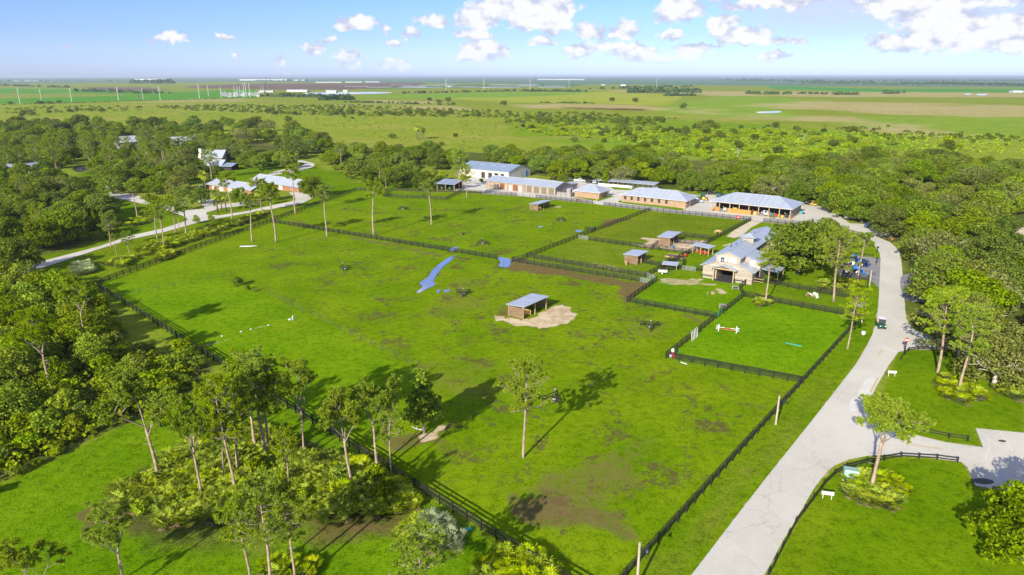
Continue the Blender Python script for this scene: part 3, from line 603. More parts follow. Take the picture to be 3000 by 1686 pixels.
RAILZ = {'p4': (0.28, 0.62, 0.96, 1.30), 'pf': (0.28, 0.62, 0.96, 1.30), 'p2': (0.30, 0.66)}
frnd = random.Random(4)
def fence(pts, label, kind='p4', spacing=2.44, closed=False, group='black board fences round the paddocks', side=1):
    P = [G(*p) for p in pts]
    if closed: P.append(P[0])
    root = thing('board_fence', label, 'fence', P[0], 0, group); o0 = P[0]
    for i in range(len(P) - 1):
        a, b = P[i], P[i + 1]; L = (b - a).length; n = max(1, round(L / spacing)); d = (b - a) / n; rz = math.atan2(d.y, d.x)
        nrm = Vector((-math.sin(rz), math.cos(rz), 0)) * 0.10 * side
        for k in range(n + (1 if i == len(P) - 2 and not closed else 0)):
            q = a + d * k - o0; ps = link('post', POST[kind], root, q, rz)
            ps.rotation_euler = (frnd.uniform(-.025, .025), frnd.uniform(-.025, .025), rz); ps.scale = (1, 1, frnd.uniform(0.96, 1.04))
            if k < n:
                for z in RAILZ[kind]:
                    dz = frnd.uniform(-.018, .018); r = link('rail', RAIL[kind], root, q + nrm + Vector((0, 0, z + frnd.uniform(-.012, .012))), rz)
                    r.rotation_euler = (0, -dz / d.length, rz); r.scale = (d.length, 1, 1)
    return root
fence([(277, 838), (1041, 560)], 'long black board fence beside the winding drive and palmetto bed')
fence([(1761, 1776), (277, 838)], 'black board fence running past the pine and palmetto thicket', side=-1)
fence([(1761, 1776), (2482, 980), (2520, 933), (2534, 905), (2539, 868), (2544, 820)], 'black board fence along the verge of the wide pale road')
fence([(794, 652), (1454, 760)], 'black board fence crossing between the pine field and the puddled field')
fence([(1500, 767), (1875, 827)], 'outer black board fence of the muddy lane', 'pf')
fence([(1544, 755), (1890, 813)], 'inner black board fence of the muddy lane', 'pf')
fence([(1500, 767), (1532, 762), (1544, 755), (1701, 695), (1907, 617)], 'black board fence climbing from the muddy lane to the gravel yard')
fence([(1041, 558), (1131, 562), (1163, 560), (1350, 565), (1513, 574)], 'weathered board fence in front of the timber workshop', 'pf')
fence([(1131, 563), (1131, 578), (1307, 586), (1350, 565)], 'board fence of the small pen beside the open tractor shed', 'pf')
fence([(1570, 580), (1736, 597)], 'board fence with a red notice facing the small hip roofed building')
fence([(1769, 602), (1907, 618), (2199, 647)], 'board fence facing the brick building with seven windows')
fence([(2199, 647), (2062, 719), (1893, 812)], 'black board fence between horse paddock and sand track')
fence([(1725, 705), (1909, 731), (2021, 744)], 'black board fence behind the slatted feed shed')
fence([(1909, 731), (1928, 716)], 'short black board fence beside the sand corner')
fence([(1984, 692), (2082, 702)], 'black board fence behind the sand pen')
fence([(1984, 713), (2050, 719)], 'short black board fence dividing the sand pen')
fence([(1880, 772), (1934, 781)], 'short black board fence beside the slatted feed shed')
fence([(1937, 786), (1965, 765), (2004, 768), (1998, 790), (1940, 795)], 'black board fence of the small pen with the low roof', closed=True, spacing=2.0)
fence([(2037, 794), (2060, 797)], 'short black board fence touching the stable corner')
fence([(1922, 825), (1836, 886), (2098, 934)], 'black board fence of the stable lawn beside the bare corner')
fence([(1951, 1051), (2088, 941)], 'black board fence with white poles leaning on it')
fence([(2108, 926), (2181, 870), (2165, 850), (2199, 822)], 'black board fence zigzagging towards the stable corner')
fence([(1951, 1051), (2349, 1125)], 'black board fence in front of the jumping paddock')
fence([(2181, 870), (2250, 884), (2523, 934)], 'black board fence between jumping paddock and pony strip')
fence([(2218, 826), (2250, 832), (2467, 872), (2538, 884)], 'black board fence behind the two grazing ponies')
fence([(2237, 651), (2384, 663), (2448, 673), (2512, 692), (2547, 711)], 'black board fence between stable lawn and gravel yard')
fence([(2465, 813), (2544, 822)], 'low black board fence beside the parked blue tractors')
fence([(2484, 743), (2556, 752)], 'low two rail fence behind the parking bay', 'p2')
fence([(2567, 694), (2614, 711), (2637, 705)], 'low two rail fence beside the orange hydrant', 'p2')
fence([(2250, 1690), (2290, 1612), (2330, 1535), (2382, 1466), (2412, 1425), (2445, 1392), (2480, 1373), (2540, 1358), (2640, 1340), (2745, 1346), (2805, 1354)], 'low curved two rail fence round the pine island lawn', 'p2', 2.9, group='low two rail fences along the road', side=-1)
fence([(2640, 1056), (2652, 1040), (2662, 1030), (2690, 1026), (2730, 1028), (2790, 1032)], 'low curved two rail fence by the no entry sign', 'p2', 2.6, group='low two rail fences along the road')
fence([(2655, 1257), (2700, 1268), (2780, 1284), (2835, 1292)], 'low two rail fence beside the branch road', 'p2', 2.9, group='low two rail fences along the road')
fence([(2667, 925), (2668, 945), (2680, 958), (2694, 966)], 'low curved two rail fence under the roadside oaks', 'p2', 2.6, group='low two rail fences along the road')
fence([(2585, 1163), (2579, 1180)], 'single low fence panel standing alone beside the road', 'p2', 1.6, group='low two rail fences along the road')
fence([(785, 512), (925, 494)], 'low dark fence along the looping path', 'p2', 2.6, group='low two rail fences along the road')
# ------------------------------------------------------------ post and wire fence
M['post'] = surf('creosoted_post', (0.045, 0.036, 0.026), (0.09, 0.07, 0.05), 2.0, 0.85, bump=0.4); M['wire'] = surf('fence_wire', (0.20, 0.19, 0.17), None, 3, 0.5, 0.4)
def wire_fence(pts, label):
    P = [G(*p) for p in pts]; root = thing('wire_fence', label, 'fence', P[0], 0, 'post and wire fences')
    pm = MB().tube([(0, 0, -0.25), (0, 0, 1.35)], [0.07, 0.062], 7).mesh('post', M['post'])
    for p in P:
        o = link('post', pm, root, p - P[0]); o.rotation_euler = (frnd.uniform(-.06, .06), frnd.uniform(-.06, .06), frnd.uniform(0, 3))
    for z in (0.3, 0.6, 0.9, 1.2):
        part('wire', MB().tube([p - P[0] + Vector((0, 0, z)) for p in P], 0.006, 3, False), M['wire'], root)
    return root
wire_fence([(326, 868), (356, 871), (409, 857), (465, 851), (513, 842), (563, 832), (610, 823), (656, 814), (679, 806)], 'wire fence on thin posts between fence corner and lone bush')
wire_fence([(789, 863), (811, 874), (833, 885), (859, 899), (885, 912), (911, 924), (938, 936), (967, 952), (995, 966), (1026, 982), (1056, 996), (1087, 1012), (1120, 1028), (1155, 1045), (1191, 1064), (1226, 1078), (1246, 1093), (1162, 1125)], 'wire fence on dark posts crossing the middle of the pasture')
wire_fence([(1454, 760), (1476, 776), (1496, 770)], 'short wire fence standing in the pool')
wire_fence([(1513, 574), (1533, 576), (1552, 578), (1570, 580)], 'short wire fence closing the gap before the workshop')
# ------------------------------------------------------------ gates
def gate(a, b, label, mat, h=1.3, bars=6):
    A, B = G(*a), G(*b); L = (B - A).length; root = thing('pipe_gate', label, 'gate', A, math.atan2((B - A).y, (B - A).x), 'pipe gates')
    for i in range(bars): part('bar', MB().tube([(0, 0, 0.2 + (h - 0.2) * i / (bars - 1)), (L, 0, 0.2 + (h - 0.2) * i / (bars - 1))], 0.035, 6), mat, root)
    for x in (0.0, L / 3, 2 * L / 3, L): part('upright', MB().tube([(x, 0.06, 0.0), (x, 0.06, h)], 0.04, 6), mat, root)
    return root
gate((1695, 700), (1725, 705), 'white pipe gate between two paddocks', M['galv'])
gate((1875, 828), (1903, 832), 'silver pipe gate across the muddy lane', M['galv'])
gate((1893, 812), (1922, 825), 'silver pipe gate beside the bare corner', M['galv'])
gate((1998, 792), (2037, 797), 'wide silver pipe gate near the stable', M['galv'])
gate((2098, 934), (2115, 920), 'green pipe gate into the jumping paddock', M['greenpaint'])
gate((2201, 826), (2222, 829), 'brown pipe gate at the stable corner', M['fence_far'])
gate((2536, 905), (2510, 900), 'white top pipe gate at the pony strip', M['galv'])
# ------------------------------------------------------------ three-sided guards round the water troughs
M['trough'] = surf('galvanised_trough', (0.42, 0.44, 0.45), (0.3, 0.31, 0.31), 3, 0.45, 0.4)
def guard(c, r, rot, label):
    c = G(*c); root = thing('trough_guard', label, 'trough guard', c, rot, 'three sided trough guards in the fields')
    V = [Vector((r * math.cos(a), r * math.sin(a) * 0.95, 0)) for a in (R(90), R(215), R(-35))]
    for i in range(3):
        a, b = V[i], V[(i + 1) % 3]; rz = math.atan2((b - a).y, (b - a).x)
        link('post', POST['p4'], root, a, rz).scale = (1, 1, 0.78)
        for z in (0.45, 1.0):
            q = link('rail', RAIL['p4'], root, a + Vector((0, 0, z)) + Vector((-math.sin(rz), math.cos(rz), 0)) * 0.1, rz); q.scale = ((b - a).length, 1, 1)
    part('trough', MB().lathe([(0.40, 0.0), (0.44, 0.35), (0.40, 0.35), (0.36, 0.12), (0.05, 0.1)], 14), M['trough'], root)
    part('supply_post', MB().box(-0.10, 0.10, 0.55, 0.75, -0.2, 1.75), M['post'], root); part('cap', MB().box(-0.16, 0.16, 0.5, 0.8, 1.75, 1.86), M['galv'], root)
guard((1905, 961), 2.3, R(180 - 8), 'trough guard ringed by trampled mud near the jumping paddock')
guard((1621, 1175), 1.8, R(-25), 'trough guard in the shadow of the lone field pine')
guard((1358, 864), 2.0, R(180), 'trough guard beside the puddles below the stream')
guard((1010, 791), 1.7, R(60), 'trough guard alone in the open west field')
guard((1180, 614), 2.3, R(15), 'trough guard among the tall field pines')
guard((1414, 716), 2.3, R(10), 'trough guard in mud beside the stream culvert')
guard((1644, 648), 2.0, R(100), 'trough guard below the open fronted field shelter')
guard((1731, 676), 2.2, R(185), 'trough guard against the fence beside the white gate')
# ------------------------------------------------------------ plants
M['bark'] = surf('grey_oak_bark', (0.16, 0.135, 0.105), (0.08, 0.066, 0.05), 3.0, 0.9, bump=0.8, stretch=(1, 1, 0.3))
M['pinebark'] = surf('pale_pine_bark', (0.40, 0.30, 0.215), (0.22, 0.155, 0.105), 2.6, 0.9, bump=0.9, stretch=(1, 1, 0.35))
M['limb'] = surf('pine_limb_bark', (0.30, 0.24, 0.18), (0.20, 0.15, 0.11), 2.5, 0.9, bump=0.4)
M['deadwood'] = surf('bleached_dead_wood', (0.52, 0.47, 0.39), (0.36, 0.32, 0.26), 2.5, 0.85, bump=0.4)
M['oakleaf'] = leaf_mat('live_oak_leaf', (0.055, 0.1, 0.004), (0.22, 0.305, 0.022), 0.06, 0.36, 0.55, (0.72, 1.30))
M['laurelleaf'] = leaf_mat('laurel_oak_leaf', (0.08, 0.135, 0.004), (0.27, 0.36, 0.018), 0.06, 0.36, 0.55, (0.72, 1.30))
M['mossleaf'] = leaf_mat('mossy_oak_leaf', (0.09, 0.115, 0.015), (0.27, 0.305, 0.06))
M['pineleaf'] = leaf_mat('pine_needles', (0.125, 0.21, 0.004), (0.37, 0.47, 0.02), 0.03, 0.42, 0.5, (0.9, 1.15))
M['palmleaf'] = leaf_mat('saw_palmetto_fan', (0.15, 0.25, 0.003), (0.48, 0.56, 0.02), 0.05, 0.36, 0.42, (0.85, 1.2))
M['silverpalm'] = leaf_mat('silver_palmetto_fan', (0.19, 0.25, 0.1), (0.42, 0.5, 0.26))
M['shrubleaf'] = leaf_mat('shrub_leaf', (0.095, 0.165, 0.003), (0.31, 0.405, 0.012), 0.06, 0.36, 0.55, (0.72, 1.30))
M['limeleaf'] = leaf_mat('lime_scrub_leaf', (0.15, 0.235, 0.003), (0.36, 0.45, 0.01))
M['darkleaf'] = leaf_mat('dark_field_bush', (0.055, 0.09, 0.006), (0.175, 0.23, 0.02))
M['drypalm'] = leaf_mat('dead_palm_frond', (0.22, 0.15, 0.07), (0.40, 0.30, 0.17))
def leaves(Cn, N, size, rng, aspect=0.62):
    """kite-shaped leaf sprays at points Cn facing N"""
    n = len(Cn); N = N / (np.linalg.norm(N, axis=1, keepdims=True) + 1e-9)
    a = np.cross(N, rng.normal(size=(n, 3))); a /= np.linalg.norm(a, axis=1, keepdims=True) + 1e-9; b = np.cross(N, a)
    s = (size * (0.65 + 0.7 * rng.random(n)))[:, None]
    V = np.stack([Cn - a * s, Cn - b * s * aspect + N * s * 0.12, Cn + a * s, Cn + b * s * aspect + N * s * 0.12], 1).reshape(-1, 3)
    return V, np.arange(4 * n).reshape(n, 4)
def sph(rng, n, up=0.0):
    d = rng.normal(size=(n, 3)); d[:, 2] += up; return d / np.linalg.norm(d, axis=1, keepdims=True)
def crown_mesh(name, lobes, nleaf, size, rng, mat, sub=14, subr=0.42, floor=-0.45):
    """lobes -> smaller clumps on each lobe -> leaf sprays on each clump"""
    cs, rs = [], []
    for c, r in lobes:
        d = sph(rng, sub, 0.35); d = d[d[:, 2] > floor]
        for k in d:
            cs.append(np.array(c) + k * np.array(r) * (0.62 + 0.3 * rng.random())); rs.append(np.mean(r) * subr * (0.7 + 0.6 * rng.random()))
    cs = np.array(cs); rs = np.array(rs); w = rs ** 2; w /= w.sum()
    i = rng.choice(len(cs), nleaf, p=w); d = sph(rng, nleaf, 0.25)
    p = cs[i] + d * (rs[i] * (0.75 + 0.35 * rng.random(nleaf)))[:, None] * np.array([1.1, 1.1, 0.85])
    # drop what lies deep inside other clumps
    keep = np.ones(nleaf, bool)
    for j in range(len(cs)):
        keep &= ~((np.linalg.norm((p - cs[j]) / np.array([1.1, 1.1, 0.85]), axis=1) < rs[j] * 0.62) & (i != j))
    p = p[keep]; d = d[keep]
    V, F = leaves(p, d + rng.normal(size=p.shape) * 0.55, size, rng); return arr_mesh(name, V, F, mat)
def proto(name, label, cat, kids):
    o = thing(name, label, cat, (0, 0, 0)); ks = []
    for nm, me in kids:
        k = link(nm, me, o); ks.append(k)
        if nm == 'branches': k['kind'] = 'stuff'
    KIDS[o.name] = ks; return o
def retire(root):
    for c in KIDS[root.name]: bpy.data.objects.remove(c)
    bpy.data.objects.remove(root)
def make_oak(seed, h, r, mat='oakleaf', nleaf=5200, size=0.33, bare=0.0):
    rng = np.random.default_rng(seed); rd = random.Random(seed)
    lobes = [((0, 0, h * 0.68), (r * 0.62, r * 0.62, h * 0.30))]
    n = rd.randint(6, 8)
    for k in range(n):
        a = 2 * math.pi * k / n + rd.uniform(-.3, .3); rr = r * rd.uniform(0.5, 0.72); lr = r * rd.uniform(0.34, 0.48)
        lobes.append(((rr * math.cos(a), rr * math.sin(a), h * rd.uniform(0.38, 0.64)), (lr, lr, lr * 0.80)))
    for k in range(n):
        a = 2 * math.pi * (k + .5) / n + rd.uniform(-.3, .3); rr = r * rd.uniform(0.55, 0.80); lr = r * rd.uniform(0.26, 0.36)
        lobes.append(((rr * math.cos(a), rr * math.sin(a), h * rd.uniform(0.20, 0.34)), (lr, lr, lr * 0.75)))
    for k in range(3):
        a = rd.uniform(0, 6.28); rr = r * rd.uniform(0.1, 0.4); lr = r * 0.34; lobes.append(((rr * math.cos(a), rr * math.sin(a), h * 0.82), (lr, lr, lr * 0.6)))
    crown = crown_mesh('crown', lobes, nleaf, size, rng, M[mat])
    tb = MB(); tr = 0.035 * h + 0.05
    tb.tube([(0, 0, -0.3), (rd.uniform(-.1, .1), 0, h * 0.14), (rd.uniform(-.2, .2), rd.uniform(-.2, .2), h * 0.30)], [tr * 1.35, tr, tr * 0.85], 8)
    for c, lr in lobes[1:n + 1]:
        mid = Vector((c[0] * 0.45 + rd.uniform(-.4, .4), c[1] * 0.45 + rd.uniform(-.4, .4), h * 0.30 + (c[2] - h * 0.30) * 0.55))
        tb.tube([(0, 0, h * 0.24), mid, Vector(c) * 0.92], [tr * 0.55, tr * 0.36, tr * 0.12], 6)
        if bare:
            for q in range(int(4 * bare)):
                e = Vector(c) + Vector((rd.uniform(-1, 1), rd.uniform(-1, 1), rd.uniform(0.3, 1.0))) * lr[0] * 1.15
                tb.tube([mid, (mid + e) / 2 + Vector((rd.uniform(-.5, .5), rd.uniform(-.5, .5), rd.uniform(0, .6))), e], [tr * 0.3, tr * 0.2, tr * 0.05], 5)
    return [('trunk', tb.mesh('trunk', M['deadwood'] if bare else M['bark'], True)), ('crown', crown)]
def make_bush(seed, h, r, mat, nleaf=900, size=0.22, lob=5):
    rng = np.random.default_rng(seed); rd = random.Random(seed); lobes = [((0, 0, h * 0.5), (r * 0.7, r * 0.7, h * 0.45))]
    for k in range(lob):
        a = rd.uniform(0, 6.28); rr = r * rd.uniform(0.3, 0.7); lr = r * rd.uniform(0.3, 0.5); lobes.append(((rr * math.cos(a), rr * math.sin(a), h * rd.uniform(0.3, 0.7)), (lr, lr, lr * 0.9)))
    f = crown_mesh('foliage', lobes, nleaf, size, rng, M[mat], 12, 0.45, -0.8); tb = MB()
    for k in range(4):
        a = rd.uniform(0, 6.28); tb.tube([(0, 0, -0.2), (math.cos(a) * r * 0.3, math.sin(a) * r * 0.3, h * 0.4), (math.cos(a) * r * 0.5, math.sin(a) * r * 0.5, h * 0.7)], [0.06 * h ** .5, 0.045, 0.02], 5)
    return [('stem', tb.mesh('stem', M['bark'], True)), ('foliage', f)]
def make_cone(seed, h, r, mat, nleaf=3000, size=0.26):
    rng = np.random.default_rng(seed); rd = random.Random(seed); lobes = []
    for k in range(16):
        t = k / 15; a = k * 2.4; rr = r * (1 - t) ** 0.8 * 0.6; lr = r * (0.50 - 0.32 * t); lobes.append(((rr * math.cos(a), rr * math.sin(a), h * (0.26 + 0.68 * t)), (lr, lr, lr * 1.05)))
    cr = crown_mesh('crown', lobes, nleaf, size, rng, M[mat], 12, 0.45, -0.8)
    tb = MB().tube([(0, 0, -0.3), (0.1, 0, h * 0.4), (0, 0.05, h * 0.9)], [0.20, 0.14, 0.03], 7); return [('trunk', tb.mesh('trunk', M['deadwood'], True)), ('crown', cr)]
def needles(tufts, rng, per, ln, wd):
    """needle sprays: tufts = list of (position, direction)"""
    T = np.repeat(np.array([t[0] for t in tufts]), per, 0); D = np.repeat(np.array([t[1] for t in tufts]), per, 0); n = len(T)
    d = rng.normal(size=(n, 3)) * 0.75 + D * 0.9; d /= np.linalg.norm(d, axis=1, keepdims=True)
    d[:, 2] -= 0.10; a = np.cross(d, rng.normal(size=(n, 3))); a /= np.linalg.norm(a, axis=1, keepdims=True)
    L = (ln * (0.7 + 0.6 * rng.random(n)))[:, None]
    V = np.stack([T, T + d * L * 0.55 + a * wd, T + d * L, T + d * L * 0.55 - a * wd], 1).reshape(-1, 3)
    return V, np.arange(4 * n).reshape(n, 4)
def make_pine(seed, h, cl, cr, nb=26, tufts=6, lean=0.5, per=34, ln=0.42, wd=0.050):
    """straight pine: h height, cl share of the stem that carries the crown, cr crown radius"""
    rng = np.random.default_rng(seed); rd = random.Random(seed); tb = MB(); br = MB(); T = []
    ax = rd.uniform(0, 6.28); lx, ly = lean * math.cos(ax), lean * math.sin(ax)
    def stem(t): return Vector((lx * t * t + 0.12 * math.sin(t * 7 + seed), ly * t * t + 0.12 * math.cos(t * 6 + seed), h * t))
    r0 = 0.0125 * h + 0.04
    tb.tube([stem(t) - (Vector((0, 0, .3)) if t == 0 else Vector()) for t in (0, .06, .2, .4, .6, .75, .88, .97)], [r0 * k for k in (1.35, 1.1, 1.0, .88, .74, .56, .34, .12)], 8)
    for k in range(nb):
        u = (k + rd.random()) / nb; t = 1 - cl * (1 - u); a = k * 2.399 + rd.uniform(-.5, .5)
        env = 0.35 + 0.75 * math.sin(min(1, 0.15 + 0.85 * (1 - u)) * math.pi * 0.72)
        L = cr * env * rd.uniform(0.55, 1.15); s = stem(t); rise = rd.uniform(0.0, 0.35) + 0.55 * u
        dr = Vector((math.cos(a), math.sin(a), 0)); m = s + dr * L * 0.5 + Vector((0, 0, L * (rise * 0.35 - 0.05))); e = s + dr * L + Vector((rd.uniform(-.3, .3), rd.uniform(-.3, .3), L * rise))
        rb = max(0.035, r0 * 0.28 * (1 - u * 0.4)); br.tube([s, m, e], [rb, rb * 0.75, rb * 0.4], 5)
        for q in range(tufts):
            w = rd.uniform(0.15, 1.0) if q else 1.0; p = m * (1 - w) + e * w
            off = Vector((rd.uniform(-1, 1), rd.uniform(-1, 1), rd.uniform(0.0, .7))) * (0.22 * L + 0.18) if q else Vector()
            if q: br.tube([p, p + off], [rb * 0.45, rb * 0.3], 4, False)
            T.append((tuple(p + off), (dr.x * 0.35, dr.y * 0.35, 0.8)))
    for q in range(8): T.append((tuple(stem(0.97) + Vector((rd.uniform(-.5, .5), rd.uniform(-.5, .5), rd.uniform(-.4, .3)))), (0, 0, 1.0)))
    for q in range(rd.randint(3, 6)):    # dead snags on the bare stem
        t = rd.uniform(0.35, 1 - cl); a = rd.uniform(0, 6.28); s = stem(t); br.tube([s, s + Vector((math.cos(a), math.sin(a), .25)) * rd.uniform(.4, 1.3)], [r0 * .2, r0 * .06], 4)
    V, F = needles(T, rng, per, ln, wd)
    return [('trunk', tb.mesh('trunk', M['pinebark'], True)), ('branches', br.mesh('branches', M['limb'], True)), ('crown', arr_mesh('crown', V, F, M['pineleaf']))]
def make_fork_pine(seed, h, cr, limbs=4, per=36, ln=0.44, wd=0.052, fork=0.58):
    """old pine whose stem breaks into a few pale rising limbs with tufts at the twig ends"""
    rng = np.random.default_rng(seed); rd = random.Random(seed); tb = MB(); br = MB(); T = []
    r0 = 0.0135 * h + 0.04; lx, ly = rd.uniform(-1, 1), rd.uniform(-1, 1)
    def stem(t): return Vector((lx * t * t + 0.15 * math.sin(t * 6 + seed), ly * t * t + 0.15 * math.cos(t * 5 + seed), h * t))
    ts = [0, .06, .2, .35, fork - .1, fork]; tb.tube([stem(t) - (Vector((0, 0, .3)) if t == 0 else Vector()) for t in ts], [r0 * k for k in (1.35, 1.1, 1.0, .9, .8, .62)], 8)
    top = stem(fork)
    def grow(p, d, L, r, lev):
        q = p + d * L * 0.5 + Vector((rd.uniform(-1, 1), rd.uniform(-1, 1), rd.uniform(-.2, .6))) * L * 0.13; e = p + d * L + Vector((0, 0, L * .12))
        br.tube([p, q, e], [r, r * .8, r * .55], 6 if lev == 0 else 4, False)
        if lev < 2:
            n = 4 if lev == 0 else 4
            for k in range(n):
                w = rd.uniform(0.4, 1.0) if k else 1.0; pp = q * (1 - w) * 1.0 + e * w if w > .5 else q
                nd = (d * 0.55 + Vector((rd.uniform(-1, 1), rd.uniform(-1, 1), rd.uniform(-.25, .75)))).normalized(); grow(pp, nd, L * rd.uniform(.42, .62), r * .5, lev + 1)
        else:
            for k in range(6): T.append((tuple(e + Vector((rd.uniform(-.55, .55), rd.uniform(-.55, .55), rd.uniform(-.25, .4)))), (d.x * .3, d.y * .3, .85)))
    for k in range(limbs):
        a = 2 * math.pi * k / limbs + rd.uniform(-.4, .4); out = rd.uniform(.5, 1.1) if k else .15
        grow(stem(fork - rd.uniform(0, .12)) if k > 1 else top, Vector((math.cos(a) * out, math.sin(a) * out, 1.0)).normalized(), (1 - fork) * h * rd.uniform(.55, .75) * (1.0 if k else 1.15), r0 * .5, 0)
    for q in range(4):
        t = rd.uniform(0.3, fork - .05); a = rd.uniform(0, 6.28); s = stem(t); br.tube([s, s + Vector((math.cos(a), math.sin(a), .3)) * rd.uniform(.5, 1.4)], [r0 * .25, r0 * .08], 4)
    V, F = needles(T, rng, per, ln, wd)
    return [('trunk', tb.mesh('trunk', M['pinebark'], True)), ('branches', br.mesh('branches', M['limb'], True)), ('crown', arr_mesh('crown', V, F, M['pineleaf']))]
def fan(V, F, base, d, up, L, nb, spread, rng, w=0.055, droop=0.15):
    d = d / np.linalg.norm(d); s = np.cross(d, up); s /= np.linalg.norm(s) + 1e-9; u = np.cross(s, d)
    for k in range(nb):
        a = spread * (k / (nb - 1) - 0.5) + rng.normal() * 0.04; t = d * math.cos(a) + s * math.sin(a); t = t + u * (0.10 * abs(math.sin(a)) + rng.normal() * 0.05); l = L * (0.82 + 0.3 * rng.random()) * (1 - 0.18 * abs(a) / spread)
        p = np.cross(t, u); p /= np.linalg.norm(p) + 1e-9; i = len(V)
        V += [base, base + t * l * 0.55 + p * w, base + t * l - np.array([0, 0, droop * l]), base + t * l * 0.55 - p * w]; F.append((i, i + 1, i + 2, i + 3))
def make_palmetto(seed, r, h, n=26, mat='palmleaf'):
    rng = np.random.default_rng(seed); V, F = [], []; tb = MB()
    for k in range(n):
        a = rng.random() * 6.28; rr = r * math.sqrt(rng.random()); b = np.array([rr * math.cos(a) * 0.75, rr * math.sin(a) * 0.75, h * (0.30 + 0.55 * rng.random()) * (1 - 0.35 * rr / r)])
        out = np.array([math.cos(a), math.sin(a), 0.0]) * (0.35 + rr / r); d = out + np.array([0, 0, 0.75]) + rng.normal(size=3) * 0.3
        fan(V, F, b, d, np.array([0, 0, 1.0]), 0.52 + 0.2 * rng.random(), 9, 3.2, rng, 0.045, 0.12)
        tb.tube([(b[0] * 0.35, b[1] * 0.35, -0.1), tuple(b)], [0.022, 0.014], 3, False)
    dead = MB(); V2, F2 = [], []
    for k in range(3):
        a = rng.random() * 6.28; fan(V2, F2, np.array([r * .7 * math.cos(a), r * .7 * math.sin(a), .25]), np.array([math.cos(a), math.sin(a), -.1]), np.array([0, 0, 1.]), .5, 8, 2.8, rng, .04)
    return [('stem', tb.mesh('stem', M['bark'])), ('fronds', arr_mesh('fronds', np.array(V), np.array(F), M[mat])), ('dead_fronds', arr_mesh('dead_fronds', np.array(V2), np.array(F2), M['drypalm']))]
def make_palm(seed, h):
    rng = np.random.default_rng(seed); V, F = [], []; V2, F2 = [], []; tb = MB().tube([(0, 0, -.3), (.05, .0, h * .5), (.1, .05, h)], [.24, .19, .22], 8)
    for k in range(34):
        a = k * 2.4; e = 1.25 - 2.1 * k / 34; b0 = np.array([.1, .05, h]); d = np.array([math.cos(a) * math.cos(e), math.sin(a) * math.cos(e), math.sin(e)]); b = b0 + d * 1.05
        fan(V, F, b, d + np.array([0, 0, -.15]), np.array([0, 0, 1.]), 1.0, 11, 2.6, rng, .07, .32)
        tb.tube([tuple(b0), tuple(b)], [.03, .018], 3, False)
    for k in range(9):
        a = rng.random() * 6.28; d = np.array([math.cos(a) * .45, math.sin(a) * .45, -.9]); fan(V2, F2, np.array([.1, .05, h - .2]) + d * .7, d, np.array([math.cos(a), math.sin(a), .3]), .9, 8, 1.6, rng, .06)
    return [('trunk', tb.mesh('trunk', M['bark'], True)), ('fronds', arr_mesh('fronds', np.array(V), np.array(F), M['palmleaf'])), ('dead_fronds', arr_mesh('dead_fronds', np.array(V2), np.array(F2), M['drypalm']))]
def make_dead(seed, h, sp=0.5):
    rd = random.Random(seed); tb = MB()
    def grow_(p, d, L, r, lev):
        q = p + d * L * 0.5 + Vector((rd.uniform(-1, 1), rd.uniform(-1, 1), rd.uniform(-.3, .5))) * L * .10; e = p + d * L; tb.tube([p, q, e], [r, r * .8, r * .5], 6 if lev < 2 else 4, lev > 2)
        if lev < 4:
            for k in range(3 if lev else 4):
                nd = (d + Vector((rd.uniform(-1, 1), rd.uniform(-1, 1), rd.uniform(-.2, .7))) * (sp + .25 * lev)).normalized(); grow_(p + (e - p) * rd.uniform(.55, 1.0), nd, L * rd.uniform(.5, .72), r * .48, lev + 1)
    grow_(Vector((0, 0, -.3)), Vector((0.05, 0, 1)), h * .4, h * .022, 0)
    return [('trunk', tb.mesh('trunk', M['deadwood'], True))]
OAK = [proto('live_oak', 'oak', 'tree', make_oak(10 + i, 10.0, 6.4, 'oakleaf', 15000, 0.235)) for i in range(6)]
MOSS = [proto('mossy_oak', 'oak', 'tree', make_oak(30 + i, 9.5, 6.0, 'mossleaf', 7500, 0.22, 1.0)) for i in range(3)]
PINE_TALL = [proto('slash_pine', 'pine', 'tree', make_pine(50 + i, 15, 0.26, 2.5, 22, 9, 0.7)) for i in range(4)]
PINE = [proto('slash_pine', 'pine', 'tree', make_pine(60 + i, 14, 0.48, 3.3, 38, 8, 0.7)) for i in range(5)]
PINE_FORK = [proto('slash_pine', 'pine', 'tree', make_fork_pine(70 + i, 13.0, 3.6, 4 + i % 2)) for i in range(5)]
LAUREL = [proto('laurel_oak', 'oak', 'tree', make_oak(20 + i, 10.0, 5.6, 'laurelleaf', 14000, 0.235)) for i in range(3)]
PALMETTO = [proto('saw_palmetto', 'palmetto', 'palmetto', make_palmetto(90 + i, 1.25, 1.5, 40)) for i in range(5)]
SILVER = [proto('silver_palmetto', 'palmetto', 'palmetto', make_palmetto(100 + i, 1.3, 1.5, 46, 'silverpalm')) for i in range(2)]
PALM = [proto('cabbage_palm', 'palm', 'palm', make_palm(110 + i, 5.5)) for i in range(3)]
BUSH = [proto('wild_shrub', 'shrub', 'shrub', make_bush(120 + i, 3.0, 2.0, 'shrubleaf', 1900, 0.20)) for i in range(5)]
LIME = [proto('lime_shrub', 'shrub', 'shrub', make_bush(130 + i, 2.4, 3.0, 'limeleaf', 900, 0.34, 7)) for i in range(3)]
DARK = [proto('dark_bush', 'bush', 'bush', make_bush(140 + i, 3.2, 2.4, 'darkleaf', 900, 0.30, 5)) for i in range(3)]
BROAD = [proto('broadleaf_tree', 'tree', 'tree', make_oak(150 + i, 7.5, 3.6, 'shrubleaf', 3400, 0.24)) for i in range(3)]
CONE = [proto('conical_tree', 'tree', 'tree', make_cone(160 + i, 8.6, 2.4, 'shrubleaf', 3600, 0.24)) for i in range(2)]
